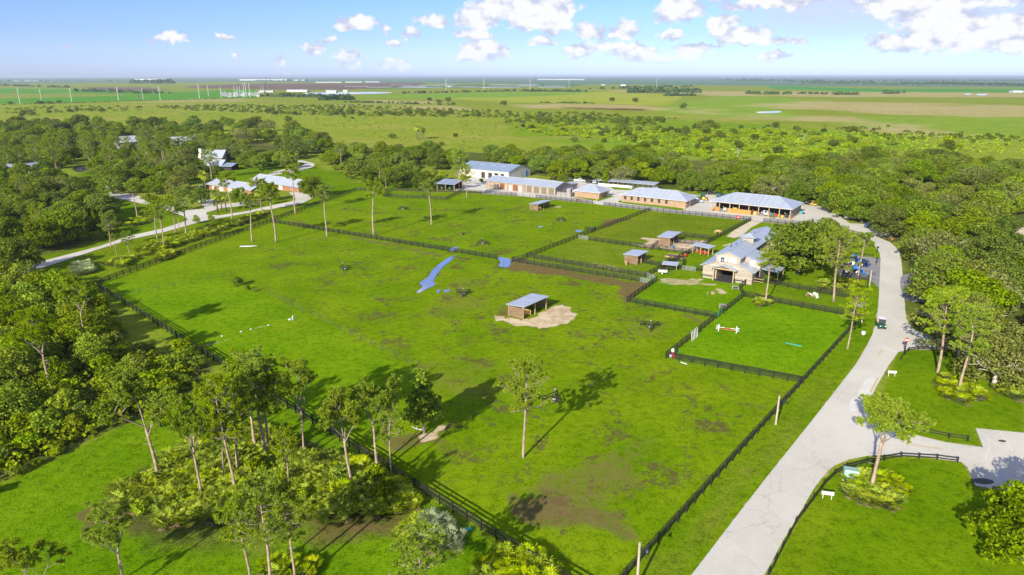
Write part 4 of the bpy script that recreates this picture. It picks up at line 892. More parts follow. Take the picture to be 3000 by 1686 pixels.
DEAD = [proto('dead_tree', 'dead tree', 'dead tree', make_dead(170 + i, 9, 0.75)) for i in range(3)]
PROTOS = LAUREL + OAK + MOSS + PINE_TALL + PINE + PINE_FORK + PALMETTO + SILVER + PALM + BUSH + LIME + DARK + BROAD + CONE + DEAD
PH = {}
for grp, hh in ((OAK, 10.0), (LAUREL, 10.0), (MOSS, 9.5), (PINE_TALL, 15.), (PINE, 14.), (PINE_FORK, 14.5), (PALM, 6.3), (BROAD, 7.5), (CONE, 8.9), (DEAD, 9.0), (BUSH, 3.3), (DARK, 3.5), (PALMETTO, 1.6), (SILVER, 1.6), (LIME, 2.6)):
    for g in grp: PH[g.name] = hh
prnd = random.Random(77)
TREES = []          # (x, y, radius) of what already stands, to keep distances
def plant(P, protos, h, label, group, spread=1.0, tilt=0.0, k=None):
    pr = protos[prnd.randrange(len(protos)) if k is None else k % len(protos)]; s = h / PH[pr.name]
    o = clone(pr, (P[0], P[1], 0), prnd.uniform(0, 6.28), (s * spread, s * spread, s), label, group, (prnd.uniform(-tilt, tilt), prnd.uniform(-tilt, tilt)))
    return o
def pine_at(bx, by, ty, protos, label, group, spread=1.0, tilt=0.03, k=None):
    return plant(G(bx, by), protos, hgt(bx, by, ty), label, group, spread, tilt, k)
def scatter(poly, gap, n, z=0.0, tries=30, avoid=()):
    """points with a minimum gap inside an outline drawn on the photo"""
    P = [G(p[0], p[1], z) for p in poly]; xs = [p.x for p in P]; ys = [p.y for p in P]; out = []; cell = {}
    for t in range(n * tries):
        if len(out) >= n: break
        x, y = prnd.uniform(min(xs), max(xs)), prnd.uniform(min(ys), max(ys))
        if not inside(P, x, y) or any(inside(a, x, y) for a in avoid): continue
        ci, cj = int(x // gap), int(y // gap)
        if any((x - q[0]) ** 2 + (y - q[1]) ** 2 < gap * gap for i in (-1, 0, 1) for j in (-1, 0, 1) for q in cell.get((ci + i, cj + j), ())): continue
        cell.setdefault((ci, cj), []).append((x, y)); out.append((x, y))
    return out
# ------------------------------------------------------------ woods: every tree an individual
def GP(pts, z=0.0): return [G(p[0], p[1], z) for p in pts]
def wood(poly, gap, n, label, group, h=(8.5, 11.5), moss=0.12, z=6.0, avoid=(), spread=1.05, laurel=0.22):
    for (x, y) in scatter(poly, gap, n, z, 30, avoid):
        u = prnd.random(); pr = MOSS if u < moss else (LAUREL if u < moss + laurel else OAK)
        where = label.split('live oak ')[1]
        lab, gp = (label, group) if pr is OAK else (('grey green mossy oak with bare pale limbs ' + where, group + ', mossy ones') if pr is MOSS else ('bright green laurel oak ' + where, group + ', bright ones'))
        plant((x, y), pr, prnd.uniform(*h), lab, gp, spread * prnd.uniform(0.9, 1.15))
CLEAR = [GP([(2610, 540), (2770, 545), (2770, 592), (2625, 585)]), GP([(2900, 640), (3120, 640), (3120, 800), (2945, 790)])]
wood([(2530, 608), (2640, 660), (2725, 722), (2745, 800), (2770, 860), (2790, 930), (2860, 990), (2930, 1040), (3010, 1090), (3150, 1110), (3250, 900), (3250, 520), (2900, 478), (2700, 455), (2500, 460), (2300, 475), (2180, 490), (2180, 540), (2290, 552), (2420, 565), (2480, 590)], 8.6, 175,
     'live oak in the big wood east of the road', 'oaks in the east wood', (8.5, 11.5), 0.16, 6.0, CLEAR)
wood([(1400, 437), (1690, 440), (1880, 432), (1960, 460), (2020, 500), (2180, 490), (2180, 540), (2060, 535), (1900, 512), (1760, 505), (1640, 492), (1560, 478), (1420, 452)], 8.4, 70, 'live oak in the wood behind the workshop buildings', 'oaks behind the workshop', (8.0, 10.5), 0.08)
wood([(1000, 420), (1140, 425), (1390, 440), (1420, 455), (1330, 470), (1290, 505), (1220, 528), (1120, 520), (1020, 488), (960, 460)], 8.4, 34, 'live oak in the grove left of the white barn', 'oaks beside the white barn', (7.5, 10), 0.05)
wood([(0, 358), (220, 352), (420, 352), (700, 350), (870, 368), (970, 400), (960, 430), (880, 440), (780, 432), (690, 425), (600, 392), (480, 405), (330, 395), (210, 420), (-60, 445), (-200, 440), (-200, 365)], 9.8, 120, 'live oak in the far wood behind the houses', 'oaks behind the houses', (8.5, 12), 0.05, spread=1.12, laurel=0.35)
wood([(-120, 490), (130, 492), (200, 525), (290, 560), (310, 610), (290, 645), (180, 670), (60, 690), (-120, 720)], 8.0, 44, 'live oak in the dark wood left of the drive', 'oaks left of the drive', (8, 11), 0.08, laurel=0.4)
wood([(300, 500), (400, 472), (500, 500), (555, 520), (540, 548), (470, 548), (390, 535), (310, 530)], 8.8, 14, 'live oak between the pond and the drive fork', 'oaks by the pond', (7, 9), 0.1)
wood([(690, 452), (760, 448), (860, 458), (870, 468), (800, 466), (720, 470)], 8.0, 5, 'live oak beside the looping path', 'oaks by the looping path', (7, 9), 0.0)
HOUSES = [GP([(205, 505), (270, 505), (270, 480), (205, 480)]), GP([(570, 500), (690, 500), (690, 470), (575, 470)]), GP([(340, 440), (415, 440), (415, 415), (340, 415)])]
wood([(-40, 450), (200, 440), (330, 450), (420, 440), (560, 440), (600, 460), (560, 520), (480, 525), (320, 515), (220, 470), (0, 485)], 10.5, 38, 'live oak among the lawns by the houses', 'oaks among the houses', (7, 10), 0.05, 4.0, HOUSES, 1.0, 0.4)
for (x, y) in scatter([(-40, 450), (200, 440), (420, 445), (620, 440), (700, 470), (560, 530), (330, 520), (220, 480), (0, 490)], 9, 36, 0.0, 30, HOUSES): plant((x, y), PINE, prnd.uniform(10, 15), 'pine rising among the lawns and house roofs', 'pines around the houses', 1.1)
for bx, by, ty, sp, lb in ((2338, 803, 652, 1.0, 'broad live oak against the stable on the mown lawn'), (2410, 745, 640, 0.95, 'live oak behind the stable beside the yard fence'), (2380, 770, 660, 0.95, 'live oak between two others beside the stable'),
                           (918, 578, 518, 1.0, 'round live oak by the fence and red brick house'), (62, 800, 700, 1.0, 'blue green live oak overhanging the pale drive'), (590, 598, 550, 1.0, 'small live oak on the parking court island'),
                           (705, 600, 552, 0.9, 'live oak in front of the brick garages'), (790, 588, 545, 0.9, 'live oak before the second brick garage'), (255, 440, 395, 1.2, 'spreading lone oak on the far lawn'),
                           (1650, 552, 505, 0.6, 'slim young tree beside the long stall roof'), (2990, 1640, 1435, 1.0, 'olive green oak at the corner of the parking area'), (3080, 1590, 1400, 1.0, 'olive oak just past the parking corner'),
                           (740, 492, 440, 1.0, 'live oak on the lawn behind the garages'), (690, 480, 440, 1.0, 'live oak on the lawn near the tin roofed house'), (640, 470, 418, 1.0, 'live oak touching the tin roofed house'), (560, 470, 415, 1.0, 'live oak in front of the tin roofed house'), (480, 430, 400, 1.0, 'small oak on the lawn before the pale barn roof'), (566, 512, 478, 1.0, 'oak screening the wall of the chimneyed house'), (603, 514, 486, 1.0, 'low oak under the front wing roof'), (632, 512, 484, 1.0, 'low oak beside the dark verandah'), (380, 445, 418, 1.1, 'oak screening the big tin roof barn'), (250, 415, 392, 1.1, 'oak screening the far back house')):
    plant(G(bx, by), OAK, hgt(bx, by, ty), lb, 'oaks standing on their own', sp)
for bx, by, ty, lb in ((2750, 905, 760, 'pale mossy oak leaning over the parking lot'), (2830, 900, 770, 'pale mossy oak behind the roadside pines'), (2960, 1100, 960, 'mossy oak at the lawn edge behind the palmetto island'), (2860, 1050, 930, 'mossy oak beside the lawn pines')):
    plant(G(bx, by), MOSS, hgt(bx, by, ty), lb, 'mossy oaks by the roadside', 1.0)
for bx, by, ty, lb in ((2310, 580, 515, 'bleached dead tree behind the pole barn'), (2420, 570, 492, 'bare bleached tree in the east wood'), (2590, 552, 500, 'dead white limbs at the clearing edge'), (1850, 505, 440, 'pale bare tree in the wood behind the workshop'), (2160, 462, 422, 'bare white trunk in the scrub'), (2355, 415, 380, 'thin dead tree in the lime scrub'), (545, 1030, 985, 'grey leafless shrub at the fence'), (1345, 545, 480, 'dead pale trunk beside the tractor shed')):
    plant(G(bx, by), DEAD, hgt(bx, by, ty), lb, 'dead trees', 0.85)
# ------------------------------------------------------------ pines
FIELD = 'tall bare stemmed pines in the field'
for i, (bx, by, ty, lb) in enumerate(((808, 710, 545, 'tall thin pine beside the fence junction'), (739, 708, 575, 'slender pine near the white slab'), (866, 627, 492, 'tall pine against the drive side fence'), (957, 694, 552, 'tall pine touching the cross fence'),
        (1095, 691, 537, 'tall pine with a long bare stem behind the cross fence'), (1264, 659, 536, 'leaning tall pine in the middle of the pine field'), (767, 628, 530, 'tall pine between drive and fence'))):
    pine_at(bx, by, ty, PINE_TALL, lb, FIELD, 1.0, 0.03, i)
for i, (bx, by, ty, lb) in enumerate(((1347, 556, 445, 'large pine beside the tractor shed'), (1367, 580, 490, 'thin pine standing at the workshop fence'), (1114, 548, 470, 'pine tangled with shrubs at the pen corner'), (1131, 560, 500, 'pine with a crooked top at the pen corner'), (1000, 496, 422, 'pine rising above the grove'), (1048, 472, 430, 'pale stemmed pine in the grove'), (1069, 470, 425, 'pine in the grove edge'), (1146, 478, 430, 'pine behind the grove shrubs'))):
    pine_at(bx, by, ty, PINE, lb, 'pines near the barns', 0.95)
for i, (bx, by, ty) in enumerate(((403, 642, 535), (460, 704, 598), (483, 727, 608), (514, 681, 590), (527, 681, 600), (547, 687, 560), (681, 642, 515), (326, 727, 631), (342, 751, 690), (381, 754, 685))):
    pine_at(bx, by, ty, PINE if i % 2 else PINE_TALL, 'pine growing between the pale drive and the board fence', 'pines along the drive', 1.0)
for bx, by, ty in ((134, 719, 608), (4, 719, 596), (30, 640, 560), (70, 600, 520)): pine_at(bx, by, ty, PINE, 'pine standing in the wood left of the drive', 'pines left of the drive')
for bx, by, ty in ((483, 476, 400), (620, 525, 445), (560, 440, 400), (430, 470, 415), (380, 455, 405), (350, 465, 405), (300, 470, 430), (270, 500, 440), (150, 480, 410), (110, 500, 430), (60, 490, 435), (30, 510, 440), (200, 470, 405), (510, 500, 440), (660, 480, 420), (720, 470, 415), (330, 440, 400), (840, 440, 395), (170, 520, 440), (250, 470, 420)):
    pine_at(bx, by, ty, PINE, 'pine among the houses and lawns by the pond', 'pines among the houses', 1.15)
THK = 'pines in the near thicket'
for i, (bx, by, ty, pr, sp, lb) in enumerate(((255, 1022, 812, PINE_FORK, 0.85, 'pale stemmed pine rising from the brush near the fence corner'), (152, 1144, 915, PINE_FORK, 1.0, 'leaning pine with a broad flat crown in the brush'), (464, 1410, 1088, PINE_FORK, 0.95, 'big forked pine at the edge of the palmetto thicket'),
        (590, 1462, 1168, PINE_FORK, 0.75, 'crooked forked pine in the palmetto thicket'), (689, 1447, 1130, PINE, 0.75, 'slim straight pine in the palmetto thicket'), (776, 1347, 1062, PINE, 1.0, 'pine of the tight cluster in the palmetto thicket'), (788, 1340, 1080, PINE, 0.9, 'pine of the tight cluster in the palmetto thicket'), (750, 1318, 1065, PINE, 0.95, 'pine of the tight cluster in the palmetto thicket'),
        (893, 1340, 1058, PINE_FORK, 0.62, 'pine with a dark wind blown top beside the thicket fence'), (1030, 1426, 1145, PINE_FORK, 0.9, 'spreading pine before the thicket fence'), (1109, 1388, 1108, PINE_FORK, 0.9, 'broad pine overhanging the thicket fence'), (1145, 1400, 1180, PINE, 0.6, 'thin pine behind the broad fence pine'), (700, 1390, 1110, PINE, 0.8, 'second slim pine in the palmetto thicket'),
        (736, 1720, 1465, PINE, 0.8, 'pine in front of the thicket with drooping tufts'), (796, 1730, 1425, PINE, 0.85, 'middle pine in front of the thicket'), (866, 1715, 1440, PINE, 0.8, 'right hand pine in front of the thicket'), (372, 1735, 1500, PINE_FORK, 0.9, 'crooked pine on the grass before the thicket'), (120, 1850, 1590, PINE_FORK, 0.9, 'pine top showing over the near grass'), (1235, 1840, 1580, PINE, 1.1, 'pine top in front of the silver palmettos'),
        (850, 1440, 1260, PINE, 0.75, 'young pine in the palmetto thicket'), (660, 1420, 1220, PINE, 0.7, 'young pine beside the thicket palms'))):
    pine_at(bx, by, ty, pr, lb, THK, sp, 0.035, i)
for bx, by, ty, pr, sp, lb in ((1535, 1340, 1082, PINE, 0.85, 'lone pine standing in the open worn pasture'), (2556, 1435, 1163, PINE_FORK, 1.15, 'umbrella crowned pine in the palmetto island by the road'), (2483, 1022, 855, PINE, 0.85, 'pine on the verge beside the white box'), (2440, 884, 690, PINE, 1.0, 'large pine behind the two ponies'),
        (2509, 838, 690, PINE_TALL, 1.0, 'leaning pine beside the blue tractors'), (2244, 890, 745, PINE_TALL, 1.1, 'pine standing before the stable wing'), (2259, 677, 630, PINE_TALL, 0.9, 'flat topped pine behind the stable'), (2747, 1093, 872, PINE, 1.05, 'pine on the lawn edge near the no entry sign'), (2811, 1147, 916, PINE, 0.95, 'pine in the palmetto bed on the east lawn'), (2900, 945, 848, PINE, 1.0, 'yellow green pine rising from the east wood')):
    pine_at(bx, by, ty, pr, lb, 'single pines near stable and road', sp, 0.03)
# ------------------------------------------------------------ broadleaf and conical trees
pine_at(1242, 1268, 1078, CONE, 'bright green pointed tree with hanging moss by the straw patch', 'conical trees', 1.05, 0.0, 0)
pine_at(1773, 545, 490, CONE, 'yellow green conical tree beside the long stall', 'conical trees', 0.9, 0.0, 1); pine_at(812, 478, 432, CONE, 'light green conical tree by the looping path', 'conical trees', 0.9, 0.0, 0)
for bx, by, ty in ((262, 690, 610), (285, 690, 612), (250, 680, 620)): pine_at(bx, by, ty, CONE, 'young conical tree at the wood edge by the drive', 'conical trees', 0.6)
for bx, by, ty in ((576, 655, 630), (620, 650, 625), (2720, 890, 840), (470, 1250, 1180), (580, 1290, 1220), (315, 990, 915)): plant(G(bx, by), BROAD, max(2.2, hgt(bx, by, ty)), 'small bright leafy tree at the edge of the palmettos', 'small leafy trees', 0.9)
for (x, y) in scatter([(-250, 830), (40, 835), (200, 830), (255, 870), (300, 940), (330, 990), (300, 1060), (200, 1130), (60, 1220), (-250, 1350)], 4.4, 46): plant((x, y), BROAD, prnd.uniform(4.5, 7.5), 'leafy tree in the dense brush below the drive', 'trees in the brush', 1.05)
for (x, y) in scatter([(-200, 845), (60, 830), (250, 825), (285, 880), (320, 960), (350, 1015), (450, 1045), (575, 1070), (580, 1120), (470, 1180), (330, 1235), (200, 1290), (0, 1400), (-200, 1500)], 3.1, 130): plant((x, y), BUSH, prnd.uniform(2.0, 4.0), 'tangled green shrub in the dense brush below the drive', 'shrubs in the brush', 1.1)
for (x, y) in scatter([(-100, 1300), (0, 1290), (200, 1240), (330, 1215), (470, 1195), (430, 1225), (330, 1262), (200, 1315), (0, 1440), (-100, 1500)], 2.6, 26): plant((x, y), BUSH, prnd.uniform(0.9, 1.7), 'low weedy shrub along the edge of the brush', 'weeds along the brush', 1.3)
for (x, y) in scatter([(980, 500), (1080, 515), (1180, 545), (1290, 545), (1320, 520), (1230, 520), (1100, 505), (1000, 488)], 3.0, 42): plant((x, y), BUSH, prnd.uniform(2.5, 5.0), 'bright shrub along the grove edge by the barns', 'shrubs along the grove', 1.0)
for (x, y) in scatter([(2240, 575), (2290, 575), (2370, 588), (2470, 600), (2480, 590), (2400, 572), (2280, 560)], 3.0, 22): plant((x, y), BUSH, prnd.uniform(2.0, 4.5), 'bright shrub behind the parked carts', 'shrubs behind the carts', 1.1)
for (x, y) in scatter([(170, 690), (300, 650), (340, 640), (350, 690), (250, 720)], 3.2, 18): plant((x, y), BUSH, prnd.uniform(2.0, 4.5), 'shrub under the oaks beside the drive', 'shrubs beside the drive', 1.0)
for (x, y) in scatter([(395, 600), (520, 610), (640, 545), (600, 530), (480, 560), (380, 575)], 6.0, 10): plant((x, y), BUSH, prnd.uniform(2.0, 4.0), 'clipped shrub near the drive fork', 'shrubs near the drive fork', 1.0)
for bx, by, h in ((695, 838, 2.6), (725, 850, 1.4), (745, 855, 1.0), (535, 1035, 3.2), (560, 1050, 2.6), (585, 1080, 2.8), (1125, 575, 3.0), (1110, 570, 2.5), (1240, 577, 1.6), (1410, 535, 2.0), (1430, 536, 2.0), (2520, 840, 1.8)): plant(G(bx, by), BUSH, h, 'single leafy bush standing apart in the grass', 'single bushes', 1.1)
# ------------------------------------------------------------ palmettos and palms
def infill(poly, gap, n, name, label, cat, mat, h, fans=7):
    rng = np.random.default_rng(n); V, F = [], []
    for (x, y) in scatter(poly, gap, n):
        for k in range(fans):
            a = rng.random() * 6.28; rr = 0.6 * math.sqrt(rng.random()); b = np.array([x + rr * math.cos(a), y + rr * math.sin(a), h * (0.35 + 0.6 * rng.random())])
            fan(V, F, b, np.array([math.cos(a) * .7, math.sin(a) * .7, .7]) + rng.normal(size=3) * .3, np.array([0, 0, 1.0]), 0.5 + 0.2 * rng.random(), 8, 3.0, rng, .05, .12)
    return stuff(link(name, arr_mesh(name, np.array(V), np.array(F), M[mat])), label, cat)
infill([(405, 735), (440, 715), (560, 690), (640, 660), (755, 635), (755, 645), (640, 680), (560, 712), (420, 752)], 1.2, 200, 'palmetto_bed', 'dense low palmetto bed between drive and board fence', 'palmetto bed', 'palmleaf', 1.3, 5)
def palmettos(poly, gap, n, label, group, h=(1.1, 1.9), protos=None, spread=1.25):
    for (x, y) in scatter(poly, gap, n): plant((x, y), protos or PALMETTO, prnd.uniform(*h), label, group, spread)
palmettos([(320, 1500), (350, 1450), (450, 1400), (500, 1340), (560, 1300), (650, 1290), (710, 1262), (800, 1275), (870, 1340), (960, 1355), (1090, 1385), (1225, 1485), (1200, 1505), (1120, 1520), (970, 1530), (850, 1505), (640, 1535), (480, 1545), (400, 1500)], 1.8, 120, 'green saw palmetto in the near pine thicket', 'palmettos in the near thicket', (1.5, 2.4), None, 1.25)
infill([(320, 1500), (350, 1450), (450, 1400), (500, 1340), (560, 1300), (650, 1290), (710, 1262), (800, 1275), (870, 1340), (960, 1355), (1090, 1385), (1225, 1485), (1200, 1505), (1120, 1520), (970, 1530), (850, 1505), (640, 1535), (480, 1545), (400, 1500)], 0.7, 1000, 'saw_palmetto_thicket', 'dense mass of saw palmetto fans under the near pines', 'palmetto thicket', 'palmleaf', 1.5)
for (x, y) in scatter([(330, 1490), (440, 1400), (560, 1300), (700, 1270), (860, 1350), (1080, 1390), (1200, 1490), (900, 1510), (480, 1530)], 4.2, 26): plant((x, y), BUSH, prnd.uniform(1.6, 3.0), 'leafy shrub among the thicket palmettos', 'shrubs in the thicket', 0.9)
palmettos([(1160, 1575), (1200, 1545), (1240, 1535), (1240, 1600), (1190, 1610)], 1.2, 12, 'yellow green palmetto beside the silver clump', 'palmettos by the fence', (1.3, 1.8))
palmettos([(1225, 1570), (1250, 1535), (1300, 1540), (1335, 1585), (1320, 1605), (1240, 1605)], 1.15, 14, 'silvery blue palmetto beside the thicket fence', 'silver palmettos', (1.5, 2.0), SILVER)
palmettos([(1420, 1680), (1480, 1640), (1560, 1640), (1620, 1690), (1600, 1740), (1400, 1740)], 1.3, 20, 'palmetto at the foot of the near fence', 'palmettos by the near fence', (1.5, 2.2))
palmettos([(760, 1660), (840, 1650), (930, 1660), (930, 1700), (760, 1710)], 1.4, 12, 'palmetto at the feet of the front pines', 'palmettos by the front pines', (1.2, 1.8))
palmettos([(220, 785), (262, 772), (275, 800), (235, 808)], 1.5, 10, 'silvery palmetto at the end of the drive fence', 'silver palmettos by the drive', (1.5, 2.2), SILVER)
palmettos([(310, 780), (330, 762), (385, 752), (395, 765), (350, 785)], 1.8, 12, 'palmetto under the young pines by the drive', 'palmettos by the drive', (1.2, 2.0))
palmettos([(405, 735), (440, 715), (560, 690), (640, 660), (755, 635), (755, 645), (640, 680), (560, 712), (420, 752)], 2.6, 46, 'palmetto in the long bed between drive and fence', 'palmettos in the long bed', (1.2, 2.2))
palmettos([(455, 765), (475, 745), (500, 742), (500, 755), (480, 768)], 1.6, 10, 'palmetto growing through the board fence', 'palmettos at the fence', (1.5, 2.2))
palmettos([(365, 655), (400, 640), (440, 640), (430, 655), (380, 668)], 1.8, 12, 'palmetto bed on the lawn inside the drive fork', 'palmettos inside the drive fork', (1.4, 2.0))
palmettos([(752, 628), (785, 618), (790, 628), (765, 634)], 1.6, 5, 'low round palmetto at the foot of a drive pine', 'palmettos at the drive pine', (1.4, 1.8)); palmettos([(325, 555), (375, 548), (380, 555), (335, 561)], 2.0, 6, 'palmetto row beside the footpath', 'palmettos by the footpath', (1.3, 1.8))
palmettos([(2475, 1430), (2530, 1400), (2600, 1400), (2645, 1430), (2640, 1465), (2600, 1490), (2530, 1480), (2480, 1460)], 1.15, 42, 'yellow green palmetto in the island under the umbrella pine', 'palmettos in the road island', (1.1, 1.7))
palmettos([(2735, 1130), (2770, 1108), (2830, 1112), (2880, 1150), (2875, 1180), (2820, 1185), (2760, 1160)], 1.5, 36, 'olive palmetto in the bed on the east lawn', 'palmettos in the east bed', (1.2, 1.8))
palmettos([(2400, 835), (2440, 822), (2510, 832), (2515, 848), (2450, 855), (2410, 852)], 2.2, 16, 'palmetto behind the pony strip fence', 'palmettos behind the pony strip', (1.3, 2.0)); palmettos([(2205, 890), (2215, 872), (2250, 872), (2255, 892), (2230, 900)], 1.3, 12, 'palmetto at the foot of the stable pine', 'palmettos at the stable pine', (1.2, 1.8))
palmettos([(2890, 1110), (2930, 1120), (2990, 1180), (2960, 1180)], 1.6, 10, 'palmetto at the edge of the east wood', 'palmettos at the east wood', (1.2, 1.8)); palmettos([(1000, 505), (1080, 522), (1140, 540), (1120, 545), (1040, 528), (990, 510)], 2.2, 18, 'palmetto along the grove by the lawn', 'palmettos by the grove', (1.3, 2.0))
for bx, by, ty, lb in ((638, 623, 562, 'shaggy cabbage palm on the drive island'), (663, 621, 566, 'shaggy cabbage palm on the drive island'), (650, 617, 570, 'shaggy cabbage palm on the drive island'), (598, 554, 505, 'cabbage palm at the garage corner'), (604, 556, 510, 'cabbage palm at the garage corner'), (738, 572, 528, 'cabbage palm in front of the garages'), (760, 605, 560, 'cabbage palm beside the court'),
                       (846, 470, 445, 'cabbage palm by the looping path'), (860, 468, 442, 'cabbage palm by the looping path'), (872, 470, 446, 'cabbage palm by the looping path'), (880, 466, 445, 'cabbage palm by the looping path'), (1357, 556, 515, 'cabbage palm beside the tractor shed'), (1356, 437, 414, 'lone cabbage palm at the prairie edge'), (1222, 408, 370, 'tall palm of the prairie clump'), (1228, 411, 368, 'tall palm of the prairie clump'), (1236, 408, 372, 'tall palm of the prairie clump'), (1242, 406, 378, 'tall palm of the prairie clump'), (2695, 870, 835, 'cabbage palm at the roadside parking lot'), (2705, 872, 840, 'cabbage palm at the roadside parking lot')):
    pine_at(bx, by, ty, PALM, lb, 'cabbage palms', 1.0, 0.03)
# ------------------------------------------------------------ prairie bushes, lime scrub, far clumps
for bx, by, ty, sp in ((842, 355, 338, 1.2), (1148, 406, 390, 1.0), (1333, 402, 390, 1.0), (1294, 427, 415, 1.0), (1682, 416, 400, 1.0), (1771, 418, 403, 1.0), (1817, 397, 381, 1.0), (1978, 468, 447, 1.0), (2000, 405, 392, 1.0), (2003, 318, 300, 0.9), (1475, 310, 294, 1.0), (1862, 300, 285, 1.0), (1793, 298, 285, 1.0), (1010, 345, 338, 1.2), (1032, 349, 342, 1.2), (2602, 312 + 60, 365, 1.2), (2692, 390, 382, 1.2), (2560, 382, 374, 1.2), (2500, 388, 368, 0.9), (2335, 388, 366, 0.8), (2268, 372, 358, 0.9), (145, 332, 322, 1.0), (205, 330, 318, 1.2), (225, 322, 314, 1.2), (30, 306, 297, 1.3), (120, 306, 295, 1.6), (145, 305, 296, 1.6), (172, 303, 294, 1.4), (1258, 296, 285, 1.0), (1287, 304, 290, 1.0), (1312, 300, 284, 0.9), (2865, 403, 396, 1.5)):
    plant(G(bx, by), DARK, max(2.0, hgt(bx, by, ty)), 'dark round bush alone on the open prairie', 'lone bushes on the prairie', sp * 1.1)
for poly, n, gap in (([(1500, 345), (1600, 335), (1600, 358), (1500, 360)], 10, 9), ([(1800, 362), (1870, 350), (1945, 356), (1945, 372), (1820, 372)], 14, 8.5), ([(2020, 365), (2090, 360), (2110, 376), (2060, 390), (2040, 378)], 8, 9), ([(1740, 385), (1860, 380), (2020, 385), (2000, 396), (1760, 396)], 12, 9), ([(55, 335), (105, 335), (105, 342), (60, 342)], 5, 9), ([(250, 325), (320, 320), (325, 330), (255, 332)], 7, 9), ([(1610, 352), (1760, 345), (1760, 362), (1620, 372)], 14, 9), ([(2750, 425), (2810, 420), (2815, 440), (2760, 445)], 5, 9), ([(1180, 325), (1500, 340), (1500, 346), (1200, 338)], 22, 10), ([(760, 330), (980, 330), (1180, 334), (1180, 342), (960, 340), (770, 338)], 30, 9)):
    for (x, y) in scatter(poly, gap, n): plant((x, y), DARK if prnd.random() < .6 else BUSH, prnd.uniform(4.0, 7.5), 'leafy tree in a clump on the prairie', 'tree clumps on the prairie', 1.15)
for (x, y) in scatter([(1490, 372), (1640, 368), (1800, 380), (2000, 390), (2250, 385), (2500, 405), (2620, 425), (2600, 440), (2400, 460), (2250, 468), (2050, 478), (1960, 440), (1900, 415), (1700, 405), (1560, 395)], 5.2, 270): plant((x, y), LIME, prnd.uniform(1.6, 3.4), 'yellow green bush of the scrub belt behind the wood', 'bushes of the scrub belt', 1.1)
for (x, y) in scatter([(1500, 365), (1900, 375), (2300, 372), (2650, 415), (2600, 450), (2250, 465), (2050, 470), (1900, 425), (1560, 390)], 14, 60): plant((x, y), DARK, prnd.uniform(2.5, 6.0), 'dark green tree in the scrub belt', 'dark trees of the scrub belt', 1.0)
# prairie tussocks and far hedges: masses nobody could count
def mass(name, pts, nper, size, mat, seed, label, cat, hs=1.0):
    """one mesh of many small leafy clumps at points (x, y, radius, height)"""
    rng = np.random.default_rng(seed); pts = np.array(pts); n = len(pts); P = np.repeat(pts, nper, 0); d = sph(rng, n * nper, 0.4); d[:, 2] = np.abs(d[:, 2])
    p = np.stack([P[:, 0] + d[:, 0] * P[:, 2], P[:, 1] + d[:, 1] * P[:, 2], d[:, 2] * P[:, 3]], 1); s = size * np.sqrt(P[:, 2] * P[:, 3])
    V, F = leaves(p, d + rng.normal(size=p.shape) * 0.4, s, rng, 0.8); return stuff(link(name, arr_mesh(name, V, F, mat)), label, cat)
pts = []
for (x, y) in scatter([(-100, 315), (750, 300), (1500, 335), (1500, 440), (1000, 400), (900, 350), (600, 340), (0, 345)], 6, 1300): pts.append((x, y, prnd.uniform(0.5, 1.6), prnd.uniform(0.3, 1.0)))
mass('prairie_tussocks', pts, 14, 0.55, M['limeleaf'], 3, 'scattered low tussocks across the open prairie', 'tussocks')
pts = []
for (x, y) in scatter([(1500, 370), (1700, 400), (1950, 440), (2300, 470), (2700, 440), (3100, 460), (3100, 400), (2600, 390), (2250, 380), (1900, 370)], 4, 1500): pts.append((x, y, prnd.uniform(0.6, 2.0), prnd.uniform(0.4, 1.4)))
mass('scrub_undergrowth', pts, 14, 0.55, M['limeleaf'], 5, 'low lime green undergrowth behind the wood', 'undergrowth')
pts = []
for pl, n in (([(420, 312), (760, 308), (760, 332), (560, 325)], 130), ([(750, 312), (1000, 308), (1500, 328), (1500, 345), (1000, 342), (750, 332)], 330), ([(1480, 335), (1700, 330), (2000, 350), (1700, 365), (1480, 362)], 160), ([(0, 315), (420, 310), (420, 325), (0, 335)], 60), ([(2400, 372), (2700, 385), (3000, 405), (3000, 430), (2600, 410)], 60)):
    for (x, y) in scatter(pl, 7, n): pts.append((x, y, prnd.uniform(1.2, 4.0), prnd.uniform(0.9, 3.0)))
mass('prairie_shrubs', pts, 40, 0.34, M['darkleaf'], 7, 'broken belts of low dark shrubs across the prairie', 'shrubs')
def hedge(a, b, w, h, n, mat, label, seed):
    A, B = G(*a), G(*b); rd = random.Random(seed); d = (B - A); nn = Vector((-d.y, d.x, 0)).normalized(); pp = []
    for k in range(n):
        q = A + d * rd.random() + nn * rd.uniform(-w, w); hh = h * rd.uniform(0.45, 1.1); pp.append((q.x, q.y, hh * rd.uniform(0.5, 1.1), hh))
    return mass('tree_line', pp, 26, 0.42, mat, seed, label, 'tree line')
M['farleaf'] = leaf_mat('far_wood_leaf', (0.035, 0.075, 0.018), (0.100, 0.165, 0.040), 0.05)
pts = []
for (x, y) in scatter([(-200, 845), (60, 830), (250, 825), (285, 880), (320, 960), (350, 1015), (450, 1045), (575, 1070), (580, 1130), (470, 1195), (330, 1250), (200, 1305), (0, 1420), (-200, 1520)], 1.0, 900): pts.append((x, y, prnd.uniform(0.6, 1.3), prnd.uniform(0.8, 2.2)))
mass('brush_undergrowth', pts, 40, 0.20, M['shrubleaf'], 9, 'dense green undergrowth between the brush shrubs', 'undergrowth')
HN = 'dark tree line on the plain '
